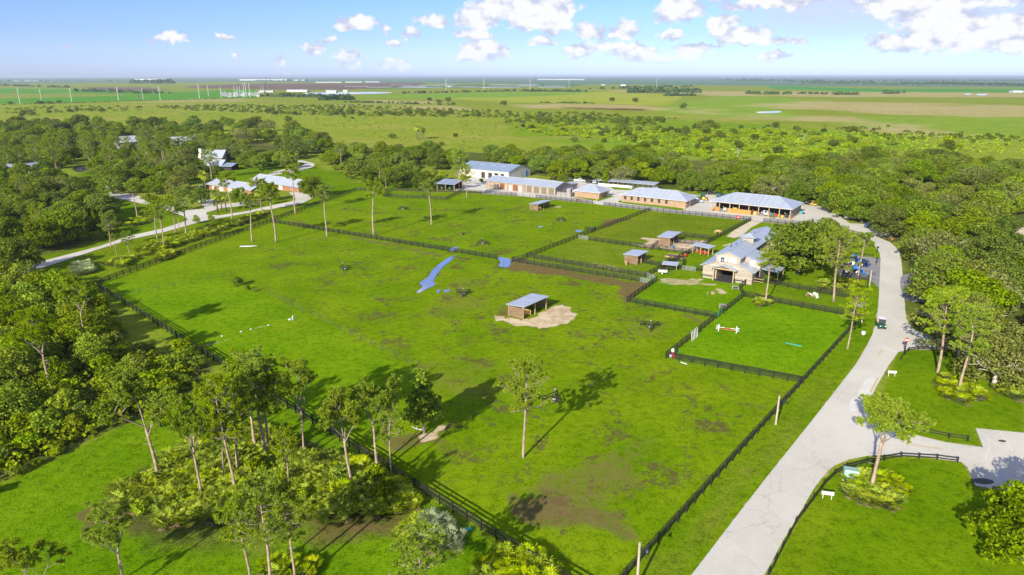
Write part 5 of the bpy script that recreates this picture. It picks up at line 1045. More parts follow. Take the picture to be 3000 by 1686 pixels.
for i, (a, b, w, h, n, tx) in enumerate((((0, 251), (190, 258), 30, 9, 60, 'beyond the bright green field'), ((230, 268), (470, 275), 30, 9, 70, 'between the far green fields'), ((390, 245), (500, 245.5), 40, 26, 50, 'before the far white sheds'), ((755, 283), (1010, 287), 18, 8, 70, 'in front of the power station'), ((940, 294), (1040, 293), 16, 10, 40, 'beside the far pond'),
        ((1180, 275), (1500, 268), 16, 6, 60, 'along the far field edge'), ((1500, 268), (1715, 270), 16, 8, 50, 'below the wire pylons'), ((1740, 262), (2020, 255), 30, 9, 50, 'behind the tan strip'), ((1840, 272), (2050, 272), 30, 14, 60, 'in the tan strip'), ((1950, 282), (2030, 281), 14, 7, 40, 'round as an island on the plain'), ((2180, 275), (2320, 277), 20, 8, 40, 'on the right hand plain'), ((2440, 278), (2510, 279), 16, 8, 20, 'near the small far ponds'), ((2590, 276), (2640, 274), 14, 9, 12, 'by itself on the tan plain'), ((2340, 275), (2420, 277), 14, 6, 20, 'low beside the tan plain'),
        ((2150, 236), (2560, 243), 260, 16, 140, 'of the far right forest edge'), ((2360, 245), (2700, 250), 90, 12, 120, 'of the far right forest front'), ((2680, 246), (3100, 254), 140, 13, 220, 'of the wide forest on the right'), ((2600, 238), (3100, 238), 500, 14, 130, 'of the deep forest on the right'), ((750, 238), (900, 238), 120, 12, 40, 'behind the long white sheds'), ((0, 239), (400, 236), 300, 12, 50, 'on the left horizon'), ((400, 232), (1200, 231), 500, 12, 60, 'on the middle horizon'), ((1200, 231), (2250, 231), 500, 12, 70, 'on the right horizon'), ((0, 308), (750, 287), 5, 1.6, 160, 'along the ditch under the pylons'), ((1010, 300), (1330, 308), 12, 3.5, 60, 'on the pale strip'), ((1580, 302), (1740, 304), 8, 3, 40, 'low on the middle plain'))):
    hedge(a, b, w, h, n, M['farleaf'], HN + tx, 300 + i)
for p in PROTOS: retire(p)
# ------------------------------------------------------------ buildings
M['roof'] = roof_mat('pale_ribbed_roof', (0.47, 0.51, 0.55), (0.38, 0.42, 0.46), 0.5, 'x'); M['roofy'] = roof_mat('pale_ribbed_roof_cross', (0.47, 0.51, 0.55), (0.38, 0.42, 0.46), 0.5, 'y')
M['roofblue'] = roof_mat('blue_grey_ribbed_roof', (0.30, 0.37, 0.45), (0.25, 0.31, 0.39), 0.6, 'x'); M['rooftin'] = roof_mat('bright_tin_roof', (0.50, 0.53, 0.56), (0.42, 0.45, 0.48), 0.5, 'x')
M['rust_roof'] = roof_mat('rust_flecked_roof', (0.36, 0.44, 0.52), (0.30, 0.30, 0.30), 0.5, 'x')
M['brick'] = brick_mat('orange_brick', (0.36, 0.225, 0.125), (0.29, 0.165, 0.085), (0.42, 0.36, 0.28)); M['redbrick'] = brick_mat('red_brick', (0.32, 0.125, 0.045), (0.24, 0.085, 0.03), (0.36, 0.30, 0.24))
M['vboard'] = board_mat('weathered_vertical_boards', (0.42, 0.33, 0.22), (0.22, 0.17, 0.12), 0.28, 'xy'); M['greyboard'] = board_mat('grey_vertical_boards', (0.36, 0.33, 0.30), (0.22, 0.20, 0.18), 0.28, 'xy')
M['hboard'] = board_mat('pale_lap_boards', (0.42, 0.37, 0.30), (0.30, 0.25, 0.19), 0.30, 'z', gap=0.10); M['orangeboard'] = board_mat('new_orange_boards', (0.44, 0.25, 0.07), (0.34, 0.18, 0.05), 0.3, 'xy', gap=0.08)
M['cream'] = board_mat('cream_metal_siding', (0.58, 0.55, 0.44), (0.53, 0.50, 0.39), 0.9, 'xy', 0.5, 0.04); M['paleend'] = board_mat('green_grey_metal_siding', (0.46, 0.47, 0.40), (0.38, 0.40, 0.34), 0.9, 'xy', 0.5, 0.05)
M['brown'] = surf('brown_door_steel', (0.20, 0.085, 0.035), (0.16, 0.065, 0.028), 1.5, 0.55); M['rollgrey'] = board_mat('slatted_roller_door', (0.22, 0.185, 0.125), (0.17, 0.14, 0.095), 0.24, 'z', 0.5, 0.25)
M['white'] = surf('white_paint', (0.66, 0.66, 0.64), (0.58, 0.58, 0.56), 1.5, 0.5); M['trim'] = surf('pale_trim', (0.62, 0.56, 0.46), (0.52, 0.46, 0.37), 2.0, 0.7)
M['timber'] = surf('raw_timber', (0.46, 0.33, 0.19), (0.34, 0.235, 0.13), 2.0, 0.85, bump=0.4, stretch=(1, 1, 0.25)); M['slat'] = surf('slat_timber', (0.26, 0.175, 0.10), (0.15, 0.10, 0.058), 1.3, 0.85, bump=0.4, stretch=(0.4, 0.4, 3)); M['yellowwood'] = surf('yellow_plank', (0.58, 0.38, 0.14), (0.48, 0.29, 0.10), 1.5, 0.8)
M['dark'] = surf('dark_interior', (0.030, 0.026, 0.022), (0.05, 0.043, 0.036), 1.0, 0.9); M['rubber'] = surf('tyre_rubber', (0.022, 0.022, 0.022), None, 4, 0.8); M['concrete'] = surf('concrete_slab', (0.46, 0.43, 0.38), (0.36, 0.33, 0.29), 0.8, 0.9)
def glass_mat():
    m, t, b, o = new_mat('window_glass'); b.inputs['Base Color'].default_value = (0.030, 0.038, 0.045, 1); b.inputs['Roughness'].default_value = 0.06; b.inputs['Specular IOR Level'].default_value = 0.9; return m
M['glass'] = glass_mat(); M['blackrub'] = surf('black_rubber_floor', (0.055, 0.05, 0.048), (0.035, 0.033, 0.03), 2, 0.9)
M['red'] = surf('red_paint', (0.55, 0.03, 0.02), (0.42, 0.025, 0.02), 2, 0.45); M['blue'] = surf('blue_paint', (0.03, 0.19, 0.55), (0.025, 0.14, 0.42), 2, 0.35); M['yellow'] = surf('yellow_paint', (0.75, 0.50, 0.05), (0.62, 0.40, 0.04), 2, 0.4); M['green'] = surf('tractor_green', (0.02, 0.22, 0.04), (0.015, 0.16, 0.03), 2, 0.35)
M['teal'] = surf('teal_plastic', (0.03, 0.40, 0.36), (0.025, 0.30, 0.28), 2, 0.5); M['dgreen'] = surf('dark_green_body', (0.012, 0.085, 0.05), (0.01, 0.06, 0.04), 2, 0.3); M['orange'] = surf('orange_paint', (0.62, 0.16, 0.03), None, 2, 0.5)
def frame(A, B, name, label, cat='building', group=None, za=0.0):
    a, b = G(*A), G(*B); root = thing(name, label, cat, a, math.atan2(b.y - a.y, b.x - a.x), group); return root, (b - a).length
def gable_roof(root, x0, x1, y0, y1, ze, zr, ov, mat, axis='x', th=0.12, name='roof'):
    """two slopes; the ridge runs along `axis`"""
    mb = MB()
    if axis == 'x':
        ym = (y0 + y1) / 2; dz = (zr - ze) * ov / (ym - y0)
        for s in (y0 - ov, y1 + ov): mb.slab([(x0 - ov, s, ze - dz), (x1 + ov, s, ze - dz), (x1 + ov, ym, zr), (x0 - ov, ym, zr)], th)
    else:
        xm = (x0 + x1) / 2; dz = (zr - ze) * ov / (xm - x0)
        for s in (x0 - ov, x1 + ov): mb.slab([(s, y0 - ov, ze - dz), (s, y1 + ov, ze - dz), (xm, y1 + ov, zr), (xm, y0 - ov, zr)], th)
    r = part(name, mb, mat, root)
    cap = MB()
    if axis == 'x': cap.tube([(x0 - ov, ym, zr + 0.02), (x1 + ov, ym, zr + 0.02)], 0.09, 6)
    else: cap.tube([(xm, y0 - ov, zr + 0.02), (xm, y1 + ov, zr + 0.02)], 0.09, 6)
    part('ridge_cap', cap, mat, r); return r
def hip_roof(root, x0, x1, y0, y1, ze, zr, ov, mat, inset=None):
    x0 -= ov; x1 += ov; y0 -= ov; y1 += ov; ins = inset if inset is not None else (y1 - y0) / 2; ym = (y0 + y1) / 2
    v = [(x0, y0, ze), (x1, y0, ze), (x1, y1, ze), (x0, y1, ze), (x0 + ins, ym, zr), (x1 - ins, ym, zr)]
    v2 = [(a, b, c - 0.16) for a, b, c in v[:4]]
    r = part('roof', MB().add(v + v2, [(0, 1, 5, 4), (1, 2, 5), (2, 3, 4, 5), (3, 0, 4), (9, 8, 7, 6), (0, 6, 7, 1), (1, 7, 8, 2), (2, 8, 9, 3), (3, 9, 6, 0)]), mat, root)
    cap = MB().tube([v[4], v[5]], 0.09, 6)
    for a, b in ((0, 4), (3, 4), (1, 5), (2, 5)): cap.tube([v[a], v[b]], 0.07, 5)
    part('ridge_cap', cap, mat, r)
    part('gutter', MB().box(x0, x1, y0 - 0.08, y0, ze - 0.16, ze - 0.02).box(x1, x1 + 0.08, y0, y1, ze - 0.16, ze - 0.02), M['trim'], r); return r
def gable_wall(root, x0, x1, y, ze, zr, mat, axis='x', th=0.15, name='gable_wall'):
    """wall with a pointed top; axis x: spans x at depth y"""
    pl = [(x0, 0), (x1, 0), (x1, ze), ((x0 + x1) / 2, zr), (x0, ze)]
    return part(name, MB().prism(pl, y - th / 2, y + th / 2, 'y' if axis == 'x' else 'x'), mat, root)
def wall(root, x0, x1, y0, y1, h, mat, name='wall', z0=-0.1): return part(name, MB().box(x0, x1, y0, y1, z0, h), mat, root)
def window(root, x, y, z, w, h, face='front', bars=True, frame_mat='white', glass='glass'):
    """window in a wall facing -y ('front') or +x ('right'): frame, recessed pane, glazing bars, sill"""
    def bx(mb, u0, u1, d0, d1, z0, z1):
        if face == 'front': mb.box(x + u0, x + u1, y - d1, y - d0, z + z0, z + z1)
        else: mb.box(x + d0, x + d1, y + u0, y + u1, z + z0, z + z1)
        return mb
    f = MB(); t = 0.09
    bx(f, -w / 2 - t, w / 2 + t, 0.0, 0.07, h, h + t); bx(f, -w / 2 - t, w / 2 + t, 0.0, 0.07, -t, 0); bx(f, -w / 2 - t, -w / 2, 0.0, 0.07, 0, h); bx(f, w / 2, w / 2 + t, 0.0, 0.07, 0, h)
    fo = part('window', f, M[frame_mat], root)
    part('pane', bx(MB(), -w / 2, w / 2, 0.005, 0.02, 0, h), M[glass], fo)
    if bars: part('glazing_bar', bx(bx(MB(), -w / 2, w / 2, 0.02, 0.045, h * 0.48, h * 0.53), -0.025, 0.025, 0.02, 0.04, 0, h), M[frame_mat], fo)
    part('sill', bx(MB(), -w / 2 - 0.15, w / 2 + 0.15, 0.0, 0.13, -t - 0.07, -t), M['trim'], fo); return fo
def door(root, x, y, w, h, mat, face='front', handle=True, name='door', z=0.0):
    mb = MB(); tr = MB()
    if face == 'front': mb.box(x - w / 2, x + w / 2, y - 0.05, y, z, z + h); tr.box(x - w / 2 - .1, x - w / 2, y - .07, y, z, z + h + .1).box(x + w / 2, x + w / 2 + .1, y - .07, y, z, z + h + .1).box(x - w / 2, x + w / 2, y - .07, y, z + h, z + h + .1)
    else: mb.box(x, x + 0.05, y - w / 2, y + w / 2, z, z + h); tr.box(x, x + .07, y - w / 2 - .1, y - w / 2, z, z + h + .1).box(x, x + .07, y + w / 2, y + w / 2 + .1, z, z + h + .1).box(x, x + .07, y - w / 2, y + w / 2, z + h, z + h + .1)
    d = part(name, mb, mat, root); part('door_frame', tr, M['trim'], d)
    if handle: part('handle', (MB().box(x + w * .35, x + w * .4, y - .1, y - .05, z + 1.0, z + 1.12) if face == 'front' else MB().box(x + .05, x + .1, y + w * .35, y + w * .4, z + 1.0, z + 1.12)), M['galv'], d)
    return d
# --- long timber workshop
b, L = frame((1425, 551), (1627, 573), 'workshop', 'long weathered timber workshop with brown and roller doors')
D, ZE, ZR = 12.6, 3.5, 5.1
wall(b, 0, L, 0, 0.15, ZE, M['vboard'], 'front_wall'); wall(b, 0, L, D - 0.15, D, ZE, M['vboard'], 'back_wall')
part('gable_wall', MB().prism([(0.15, -.1), (D - .15, -.1), (D - .15, ZE), (D / 2, ZR - .08), (0.15, ZE)], L - .15, L, 'x'), M['greyboard'], b); part('gable_wall', MB().prism([(0.15, -.1), (D - .15, -.1), (D - .15, ZE), (D / 2, ZR - .08), (0.15, ZE)], 0, .15, 'x'), M['greyboard'], b)
gable_roof(b, 0, L, 0, D, ZE + .05, ZR, 0.5, M['roof'])
for k, (x0, x1, m, h) in enumerate(((.205, .28, 'brown', 3.0), (.398, .475, 'brown', 3.0), (.598, .675, 'rollgrey', 3.05), (.697, .78, 'rollgrey', 3.05), (.802, .884, 'rollgrey', 3.05), (.903, .986, 'rollgrey', 3.05))):
    door(b, (x0 + x1) / 2 * L, 0, (x1 - x0) * L, h, M[m], 'front', False, 'roller_door')
for fx in (.365, .507): door(b, fx * L, 0, 1.0, 2.2, M['white'])
lt = part('lean_to_wall', MB().box(L - .13, L + .02, D + .02, D + 6.5, -.1, 3.0), M['greyboard'], b); part('lean_to_roof', MB().slab([(L - 12, D + .6, ZE - .25), (L + .5, D + .6, ZE - .25), (L + .5, D + 7, 3.05), (L - 12, D + 7, 3.05)], .1), M['roof'], b)
part('lean_to_post', MB().box(L + .2, L + .4, D + 6.6, D + 6.8, -.1, 3.0), M['timber'], b); part('concrete_apron', MB().box(-.6, L + .2, -2.2, -.02, -.05, .10), M['concrete'], b)
ye = thing('yard_screen', 'grey board screen round the workshop end with a white roofed closet', 'screen', G(1627, 574) + Vector((0.6, -0.4, 0)), b.rotation_euler[2])
for i in range(26): part('board', MB().box(i * .26, i * .26 + .24, -.02, .02, -.05, 1.75 + .05 * (i % 3)), M['greyboard'], ye)
for i in range(18): part('board', MB().box(6.74, 6.78, .1 + i * .26, .34 + i * .26, -.05, 1.75 + .05 * (i % 2)), M['greyboard'], ye)
part('closet', MB().box(3.6, 5.4, 2.4, 4.0, -.05, 2.9), M['greyboard'], ye); part('closet_roof', MB().slab([(3.4, 2.2, 3.05), (5.6, 2.2, 3.05), (5.6, 4.2, 3.15), (3.4, 4.2, 3.15)], .08), M['rooftin'], ye)
# --- white metal barn behind
b, L = frame((1345, 514.5), (1490, 529), 'metal_barn', 'large cream metal barn with blue grey roof and dark bay doors')
D, ZE, ZR = 20.0, 4.2, 6.6
wall(b, 0, L, 0, .15, ZE, M['cream'], 'front_wall'); wall(b, 0, L, D - .15, D, ZE, M['cream'], 'back_wall')
for x in (0.075, L - 0.075): part('gable_wall', MB().prism([(.15, -.1), (D - .15, -.1), (D - .15, ZE), (D / 2, ZR - .08), (.15, ZE)], x - .075, x + .075, 'x'), M['paleend'] if x > 1 else M['cream'], b)
r = gable_roof(b, 0, L, 0, D, ZE + .05, ZR, .35, M['roofblue'])
for fx in (.30, .52, .72): part('skylight', MB().slab([(fx * L, 6.2, 5.72), (fx * L + 2.6, 6.2, 5.72), (fx * L + 2.6, 7.2, 5.96), (fx * L, 7.2, 5.96)], .04), M['rooftin'], r)
for fx, w in ((.16, 2.6), (.50, 2.4), (.64, 2.4), (.76, 2.4), (.88, 2.2)): door(b, fx * L, 0, w, 3.0, M['dark'], 'front', False, 'bay_door')
door(b, .34 * L, 0, 1.1, 2.3, M['white']); door(b, L, D * .82, 2.4, 3.2, M['blue'], 'right', False, 'bay_door')
part('plinth', MB().box(.02, .45 * L, -.06, -.005, -.05, 1.0), M['trim'], b)
# --- small hip-roofed brick building
b, L = frame((1683, 577), (1755, 584.5), 'brick_pump_house', 'small square brick building with a pale pyramid roof')
D = 9.6; wall(b, 0, L, 0, .2, 2.65, M['brick'], 'front_wall'); wall(b, 0, L, D - .2, D, 2.65, M['brick'], 'back_wall'); wall(b, 0, .2, .2, D - .2, 2.65, M['brick'], 'side_wall'); wall(b, L - .2, L, .2, D - .2, 2.65, M['brick'], 'side_wall')
hip_roof(b, 0, L, 0, D, 2.78, 5.2, .7, M['roof'], 5.1); door(b, L, D * .9, 1.1, 2.1, M['white'], 'right')
# --- brick office with seven windows
b, L = frame((1821, 591), (2008, 611), 'brick_office', 'long orange brick building with seven dark windows and hipped pale roof')
D = 11.0
wall(b, 0, L, 0, .2, 2.85, M['brick'], 'front_wall'); wall(b, 0, L, D - .2, D, 2.85, M['brick'], 'back_wall'); wall(b, 0, .2, .2, D - .2, 2.85, M['brick'], 'side_wall'); wall(b, L - .2, L, .2, D - .2, 2.85, M['brick'], 'side_wall')
hip_roof(b, 0, L, 0, D, 2.98, 5.7, .8, M['roof'], 6.2)
for px in (850, 977, 1107, 1237, 1370, 1505, 1640): window(b, (px - 780) / 1215 * L, 0, 1.05, .82, 1.5, 'front', True, 'dark')
door(b, L, 4.6, 1.2, 2.3, M['white'], 'right'); part('meter_box', MB().box(L, L + .15, 1.0, 1.4, .9, 1.6), M['galv'], b)
part('wing_wall', MB().box(6, 13, D, D + 4, -.1, 2.8), M['brick'], b); part('wing_roof', MB().add([(5.2, D - 1, 4.4), (13.8, D - 1, 4.4), (13.8, D + 4.6, 2.95), (5.2, D + 4.6, 2.95), (9.5, D - 1.5, 5.35), (9.5, D + 2.5, 5.35)], [(0, 4, 5, 3), (4, 1, 2, 5), (3, 5, 2), (0, 1, 4), (0, 3, 2, 1)]), M['roofy'], b)
for p, lb in (((1748, 589.5), 'yellow bollard by the pyramid roofed building'), ((1809, 593.5), 'yellow bollard at the left end of the brick office'), ((2003, 615), 'yellow bollard at the right end of the brick office')):
    o = thing('bollard', lb, 'bollard', G(*p), 0, 'yellow bollards'); part('post', MB().lathe([(.11, -.1), (.11, 1.1), (.08, 1.18), (.02, 1.22)], 10), M['yellow'], o); part('band', MB().lathe([(.115, .85), (.115, .95)], 10), M['white'], o)
# --- open pole barn
b, L = frame((2085, 618), (2313, 643.5), 'pole_barn', 'open timber pole barn with hipped pale roof and orange board stalls')
D = 15.0; PX = [0, .1, .237, .36, .485, .61, .74, .868, 1]
for f in PX: part('post', MB().box(f * L - .13, f * L + .13, -.13, .13, -.1, 3.75), M['timber'], b)
for f in PX: part('post', MB().box(f * L - .13, f * L + .13, D - .13, D + .13, -.1, 3.75), M['timber'], b)
part('beam', MB().box(-.2, L + .2, -.16, .16, 3.45, 3.75), M['timber'], b); wall(b, 0, L, D - .35, D - .2, 3.6, M['dark'], 'back_wall'); wall(b, -.1, .05, 5, D - .4, 3.6, M['greyboard'], 'side_wall'); wall(b, L - .05, L + .1, 1.0, D - .4, 3.6, M['greyboard'], 'side_wall')
wall(b, .1, L - .1, 6.5, 6.6, 3.4, M['dark'], 'partition')
hip_roof(b, 0, L, 0, D, 3.92, 6.8, .9, M['roof'], 7.2); part('floor_slab', MB().box(-.3, L + .3, -.6, D, -.08, .06), M['concrete'], b)
def boards(root, x0, x1, y, h, mat, n=None):
    n = n or max(2, int(abs(x1 - x0) / .42)); w = (x1 - x0) / n
    for i in range(n): part('board', MB().box(x0 + i * w + .01, x0 + (i + 1) * w - .01, y - .025, y + .025, .02, h + .03 * (i % 3)), mat, root)
boards(b, .044 * L, .10 * L, -.18, 1.75, M['orangeboard']); boards(b, .21 * L, .515 * L, -.18, 1.75, M['orangeboard'], 18)
for i in range(6): part('board', MB().box(.515 * L - .03, .515 * L + .03, -.15 + i * .55, .37 + i * .55, .02, 1.75), M['orangeboard'], b)
for f in (0, .74, .868, 1): boards(b, f * L - .32, f * L + .32, -.2, 1.5, M['orangeboard'], 2)
BARN = b; BARN_L = L
def at_barn(f, y): return BARN.matrix_basis @ Vector((f * BARN_L, y, 0.06))
# --- long open stall with white wall
b, L = frame((1753, 544), (1914, 558), 'long_stall', 'long low open stall with flat pale roof and white front wall')
wall(b, 0, .62 * L, 0, .15, 1.15, M['white'], 'low_wall'); wall(b, 2, L, 4.6, 4.75, 1.2, M['trim'], 'back_wall'); wall(b, 0, .15, .15, 4.6, 1.15, M['white'], 'side_wall')
for i in range(12): part('post', MB().box(i * (L - .2) / 11, i * (L - .2) / 11 + .15, .02 if i > 7 else .16, .30, -.1, 2.45), M['timber'], b); part('post', MB().box(i * (L - .2) / 11, i * (L - .2) / 11 + .15, 4.8, 4.95, -.1, 2.75), M['timber'], b)
part('roof', MB().slab([(-.6, -.8, 2.62), (L + .8, -.8, 2.62), (L + .8, 5.8, 3.0), (-.6, 5.8, 3.0)], .14), M['roof'], b)
# --- open tractor shed
b, L = frame((1281, 557), (1331, 560), 'tractor_shed', 'open timber shed with a rust flecked blue grey roof over green tractors')
for x in (0, L / 2, L): part('post', MB().box(x - .12, x + .12, -.12, .12, -.1, 3.0), M['timber'], b); part('post', MB().box(x - .12, x + .12, 8.4, 8.6, -.1, 3.4), M['timber'], b)
wall(b, 0, L, 8.6, 8.7, 3.0, M['dark'], 'back_wall'); wall(b, -.05, .05, .3, 8.3, 2.9, M['greyboard'], 'side_wall'); part('roof', MB().slab([(-.8, -.9, 3.05), (L + .8, -.9, 3.05), (L + .8, 9.4, 3.9), (-.8, 9.4, 3.9)], .12), M['rust_roof'], b)
# --- field shelters of slats
def shelter(A, B, depth, hf, hb, name, label, group, ov=.45, cols=2, win=False, roofm='rooftin'):
    b, L = frame(A, B, name, label, 'shelter', group)
    for i in range(cols + 1):
        x = i * L / cols; part('post', MB().box(x - .1, x + .1, -.1, .1, -.15, hf), M['timber'], b); part('post', MB().box(x - .1, x + .1, depth - .1, depth + .1, -.15, hb), M['timber'], b)
    for s in (-1, 1):                          # end walls of single slats
        x = 0 if s < 0 else L; n = int((hb - .05) / .2)
        for k in range(n): part('slat', MB().box(x + s * .11 - .015, x + s * .11 + .015, -.05, depth + .05, .06 + k * .2, .06 + k * .2 + .165), M['slat'], b)
    for k in range(int((hb - .05) / .2)): part('slat', MB().box(-.1, L + .1, depth + .11, depth + .14, .06 + k * .2, .225 + k * .2), M['slat'], b)
    for k in range(6): part('partition_board', MB().box(L * .34, L * .34 + .04, .15, depth - .15, .06 + k * .2, .22 + k * .2), M['yellowwood'], b)
    part('roof', MB().slab([(-ov, -ov * 1.3, hf + .14), (L + ov, -ov * 1.3, hf + .14), (L + ov, depth + ov, hb + .10), (-ov, depth + ov, hb + .10)], .10), M[roofm], b)
    part('roof_beam', MB().box(-.2, L + .2, -.14, .06, hf - .2, hf - .02), M['timber'], b); return b, L
shelter((1533, 936), (1600, 905), 3.9, 2.85, 2.6, 'field_shelter', 'slatted shelter on a sandy ring in the main pasture', 'field shelters')
shelter((1575, 618), (1610, 607.5), 3.4, 2.6, 2.3, 'field_shelter', 'slatted shelter below the workshop fence', 'field shelters', .5)
shelter((1961, 723), (1985, 707.5), 3.2, 2.9, 2.7, 'field_shelter', 'slatted shelter standing on pale sand near the blue tub', 'field shelters', .7)
b, L = shelter((1866, 776.5), (1890, 764), 3.6, 2.7, 2.5, 'field_shelter', 'slatted feed shed with hay rack on its side', 'field shelters', .6)
for z in (.5, .9, 1.3): part('rack_rail', MB().box(-2.2, -.25, depth_ := 2.2, depth_ + .1, z, z + .1), M['yellowwood'], b)
part('rack_post', MB().box(-2.3, -2.15, 2.15, 2.35, -.1, 1.4), M['yellowwood'], b)
# --- grooming stall and low pen roof
b, L = frame((2029, 741), (2074.5, 751), 'grooming_stall', 'open roofed stall with red chairs beside the sand pen', 'shelter')
for x in (0, L / 2, L): part('post', MB().box(x - .09, x + .09, -.09, .09, -.1, 2.3), M['timber'], b); part('post', MB().box(x - .09, x + .09, 2.2, 2.38, -.1, 2.5), M['timber'], b); part('brace', MB().tube([(x, .05, 1.6), (x + .6, .05, 2.25)], .05, 5), M['timber'], b)
part('roof', MB().slab([(-.5, -.6, 2.42), (L + .5, -.6, 2.42), (L + .5, 3.0, 2.68), (-.5, 3.0, 2.68)], .1), M['roof'], b)
for x in (.9, 2.3, 3.6): part('chair', MB().box(x, x + .5, .9, 1.4, .05, .45).box(x, x + .5, 1.35, 1.42, .45, .95), M['red'], b, bevel=.02)
b, L = frame((1941, 789), (1981, 793), 'low_pen_roof', 'low flat pale roof inside the small dark pen', 'shelter')
for x in (0, L): part('post', MB().box(x - .06, x + .06, -.06, .06, -.1, 1.35), M['timber'], b); part('post', MB().box(x - .06, x + .06, 2.3, 2.42, -.1, 1.5), M['timber'], b)
part('roof', MB().slab([(-.3, -.4, 1.45), (L + .3, -.4, 1.45), (L + .3, 2.9, 1.62), (-.3, 2.9, 1.62)], .08), M['rooftin'], b)
# --- the stable
P0 = G(2059.5, 812); RZ = R(-34)
b = thing('stable', 'large pale boarded stable with raised nave, cupola and entrance porch', 'stable', P0, RZ)
NX0, NX1, NY, ZE, ZR = 2.9, 9.0, 36.0, 6.5, 7.7
part('front_wall', MB().box(-.2, 3.4, 0, .15, -.1, 3.5).box(3.4, 7.9, 0, .15, 3.0, 4.8).box(7.9, 12.4, 0, .15, -.1, 3.5), M['hboard'], b)
part('front_wall', MB().prism([(-.2, 3.5), (3.4, 3.5), (3.4, 4.7), (2.9, 4.7)], .002, .148, 'y').prism([(7.9, 3.5), (12.4, 3.5), (9.0, 4.7), (7.9, 4.7)], .002, .148, 'y'), M['hboard'], b)
part('nave_front', MB().prism([(NX0, 4.0), (NX1, 4.0), (NX1, ZE), ((NX0 + NX1) / 2, ZR - .06), (NX0, ZE)], .25, .4, 'y'), M['hboard'], b); part('nave_back', MB().prism([(NX0, -.1), (NX1, -.1), (NX1, ZE), ((NX0 + NX1) / 2, ZR - .06), (NX0, ZE)], NY - .15, NY, 'y'), M['hboard'], b)
for x in (NX0, NX1): part('nave_side', MB().box(x - .07, x + .07, .42, NY - .2, 3.0, ZE - .02), M['greyboard'], b)
for x in (-.2, 12.3): part('side_wall', MB().box(x, x + .12, .2, NY - 3, -.1, 3.3), M['hboard'], b)
gable_roof(b, NX0, NX1, .2, NY, ZE + .05, ZR, .5, M['roofy'], 'y')
part('aisle_roof', MB().slab([(-.9, -.6, 3.25), (NX0 - .1, -.6, 4.75), (NX0 - .1, NY - 2.5, 4.75), (-.9, NY - 2.5, 3.25)], .12), M['roofy'], b)
part('aisle_roof', MB().slab([(13.1, -.6, 3.15), (13.1, 4.2, 3.15), (NX1 + .1, 4.2, 4.85), (NX1 + .1, -.6, 4.85)], .12), M['roofy'], b)
for y0, y1 in ((3.9, 12.0), (26.5, NY - 1)):           # upper rooms over the right aisle
    w = part('wing_front', MB().prism([(NX1 + .08, 3.2), (13.2, 3.2), (13.2, 4.9), (NX1 + .08, 6.1)], y0, y0 + .15, 'y'), M['hboard'], b); part('wing_side', MB().box(13.08, 13.2, y0 + .16, y1, 0, 4.9), M['hboard'], b); part('wing_back', MB().prism([(NX1 + .08, 3.2), (13.2, 3.2), (13.2, 4.9), (NX1 + .08, 6.1)], y1 - .15, y1, 'y'), M['hboard'], b)
    part('wing_roof', MB().slab([(13.9, y0 - .5, 4.82), (13.9, y1 + .4, 4.82), (NX1 - .3, y1 + .4, 6.5), (NX1 - .3, y0 - .5, 6.5)], .12), M['roofy'], b)
    window(b, 11.2, y0, 4.0, 1.0, 1.15, 'front', True, 'white', 'white')
part('court_roof', MB().slab([(13.2, 12.1, 3.2), (13.2, 26.4, 3.2), (NX1 + .1, 26.4, 3.55), (NX1 + .1, 12.1, 3.55)], .1), surf('pale_membrane_roof', (0.52, 0.58, 0.56), (0.44, 0.50, 0.48), .6, .6), b)
for k in range(7): part('post', MB().box(NX1 + .08, NX1 + .2, 13 + k * 2.0, 13.2 + k * 2.0, 3.4, ZE), M['timber'], b)
window(b, 4.6, .25, 4.45, 1.0, 1.5, 'front', True, 'white', 'glass'); window(b, 7.2, .25, 4.45, 1.0, 1.5, 'front', True, 'white', 'white')
for x in (3.75, 5.45, 6.35, 8.05): part('shutter', MB().box(x - .2, x + .2, .19, .249, 4.4, 6.0), M['trim'], b)
c = part('cupola', MB().box(5.0, 7.9, 15.5, 18.4, 6.6, 8.4), M['hboard'], b); part('cupola_roof', MB().add([(4.3, 14.8, 8.4), (8.6, 14.8, 8.4), (8.6, 19.1, 8.4), (4.3, 19.1, 8.4), (6.45, 16.95, 9.4)], [(0, 1, 4), (1, 2, 4), (2, 3, 4), (3, 0, 4), (3, 2, 1, 0)]), M['roofy'], c)
for x, y in ((4.2, 8), (4.8, 10.5), (4.4, 25.5), (5.0, 27.5)): part('roof_vent', MB().tube([(x, y, 6.8), (x, y, 7.55)], .16, 8), M['dark'], b)
part('porch_post', MB().box(2.95, 3.2, -1.4, -1.15, -.1, 3.1), M['timber'], b); part('porch_post', MB().box(8.0, 8.25, -1.4, -1.15, -.1, 3.1), M['timber'], b)
part('porch_beam', MB().box(2.7, 8.5, -1.42, -1.13, 3.1, 3.4), M['timber'], b); part('porch_gable', MB().prism([(2.9, 3.4), (8.3, 3.4), (5.6, 4.2)], -1.32, -1.22, 'y'), M['slat'], b)
gable_roof(b, 2.7, 8.5, -1.6, .2, 3.42, 4.35, .35, M['roofy'], 'y', .1, 'porch_roof')
part('aisle_floor', MB().box(3.2, 8.1, -1.5, 20, -.05, .05), M['blackrub'], b); part('stall_front', MB().box(3.25, 3.4, .3, 18, .05, 2.6), M['timber'], b); part('stall_front', MB().box(7.9, 8.05, .3, 18, .05, 2.6), M['timber'], b); part('loft_floor', MB().box(3.2, 8.1, .3, 20, 3.0, 3.1), M['dark'], b)
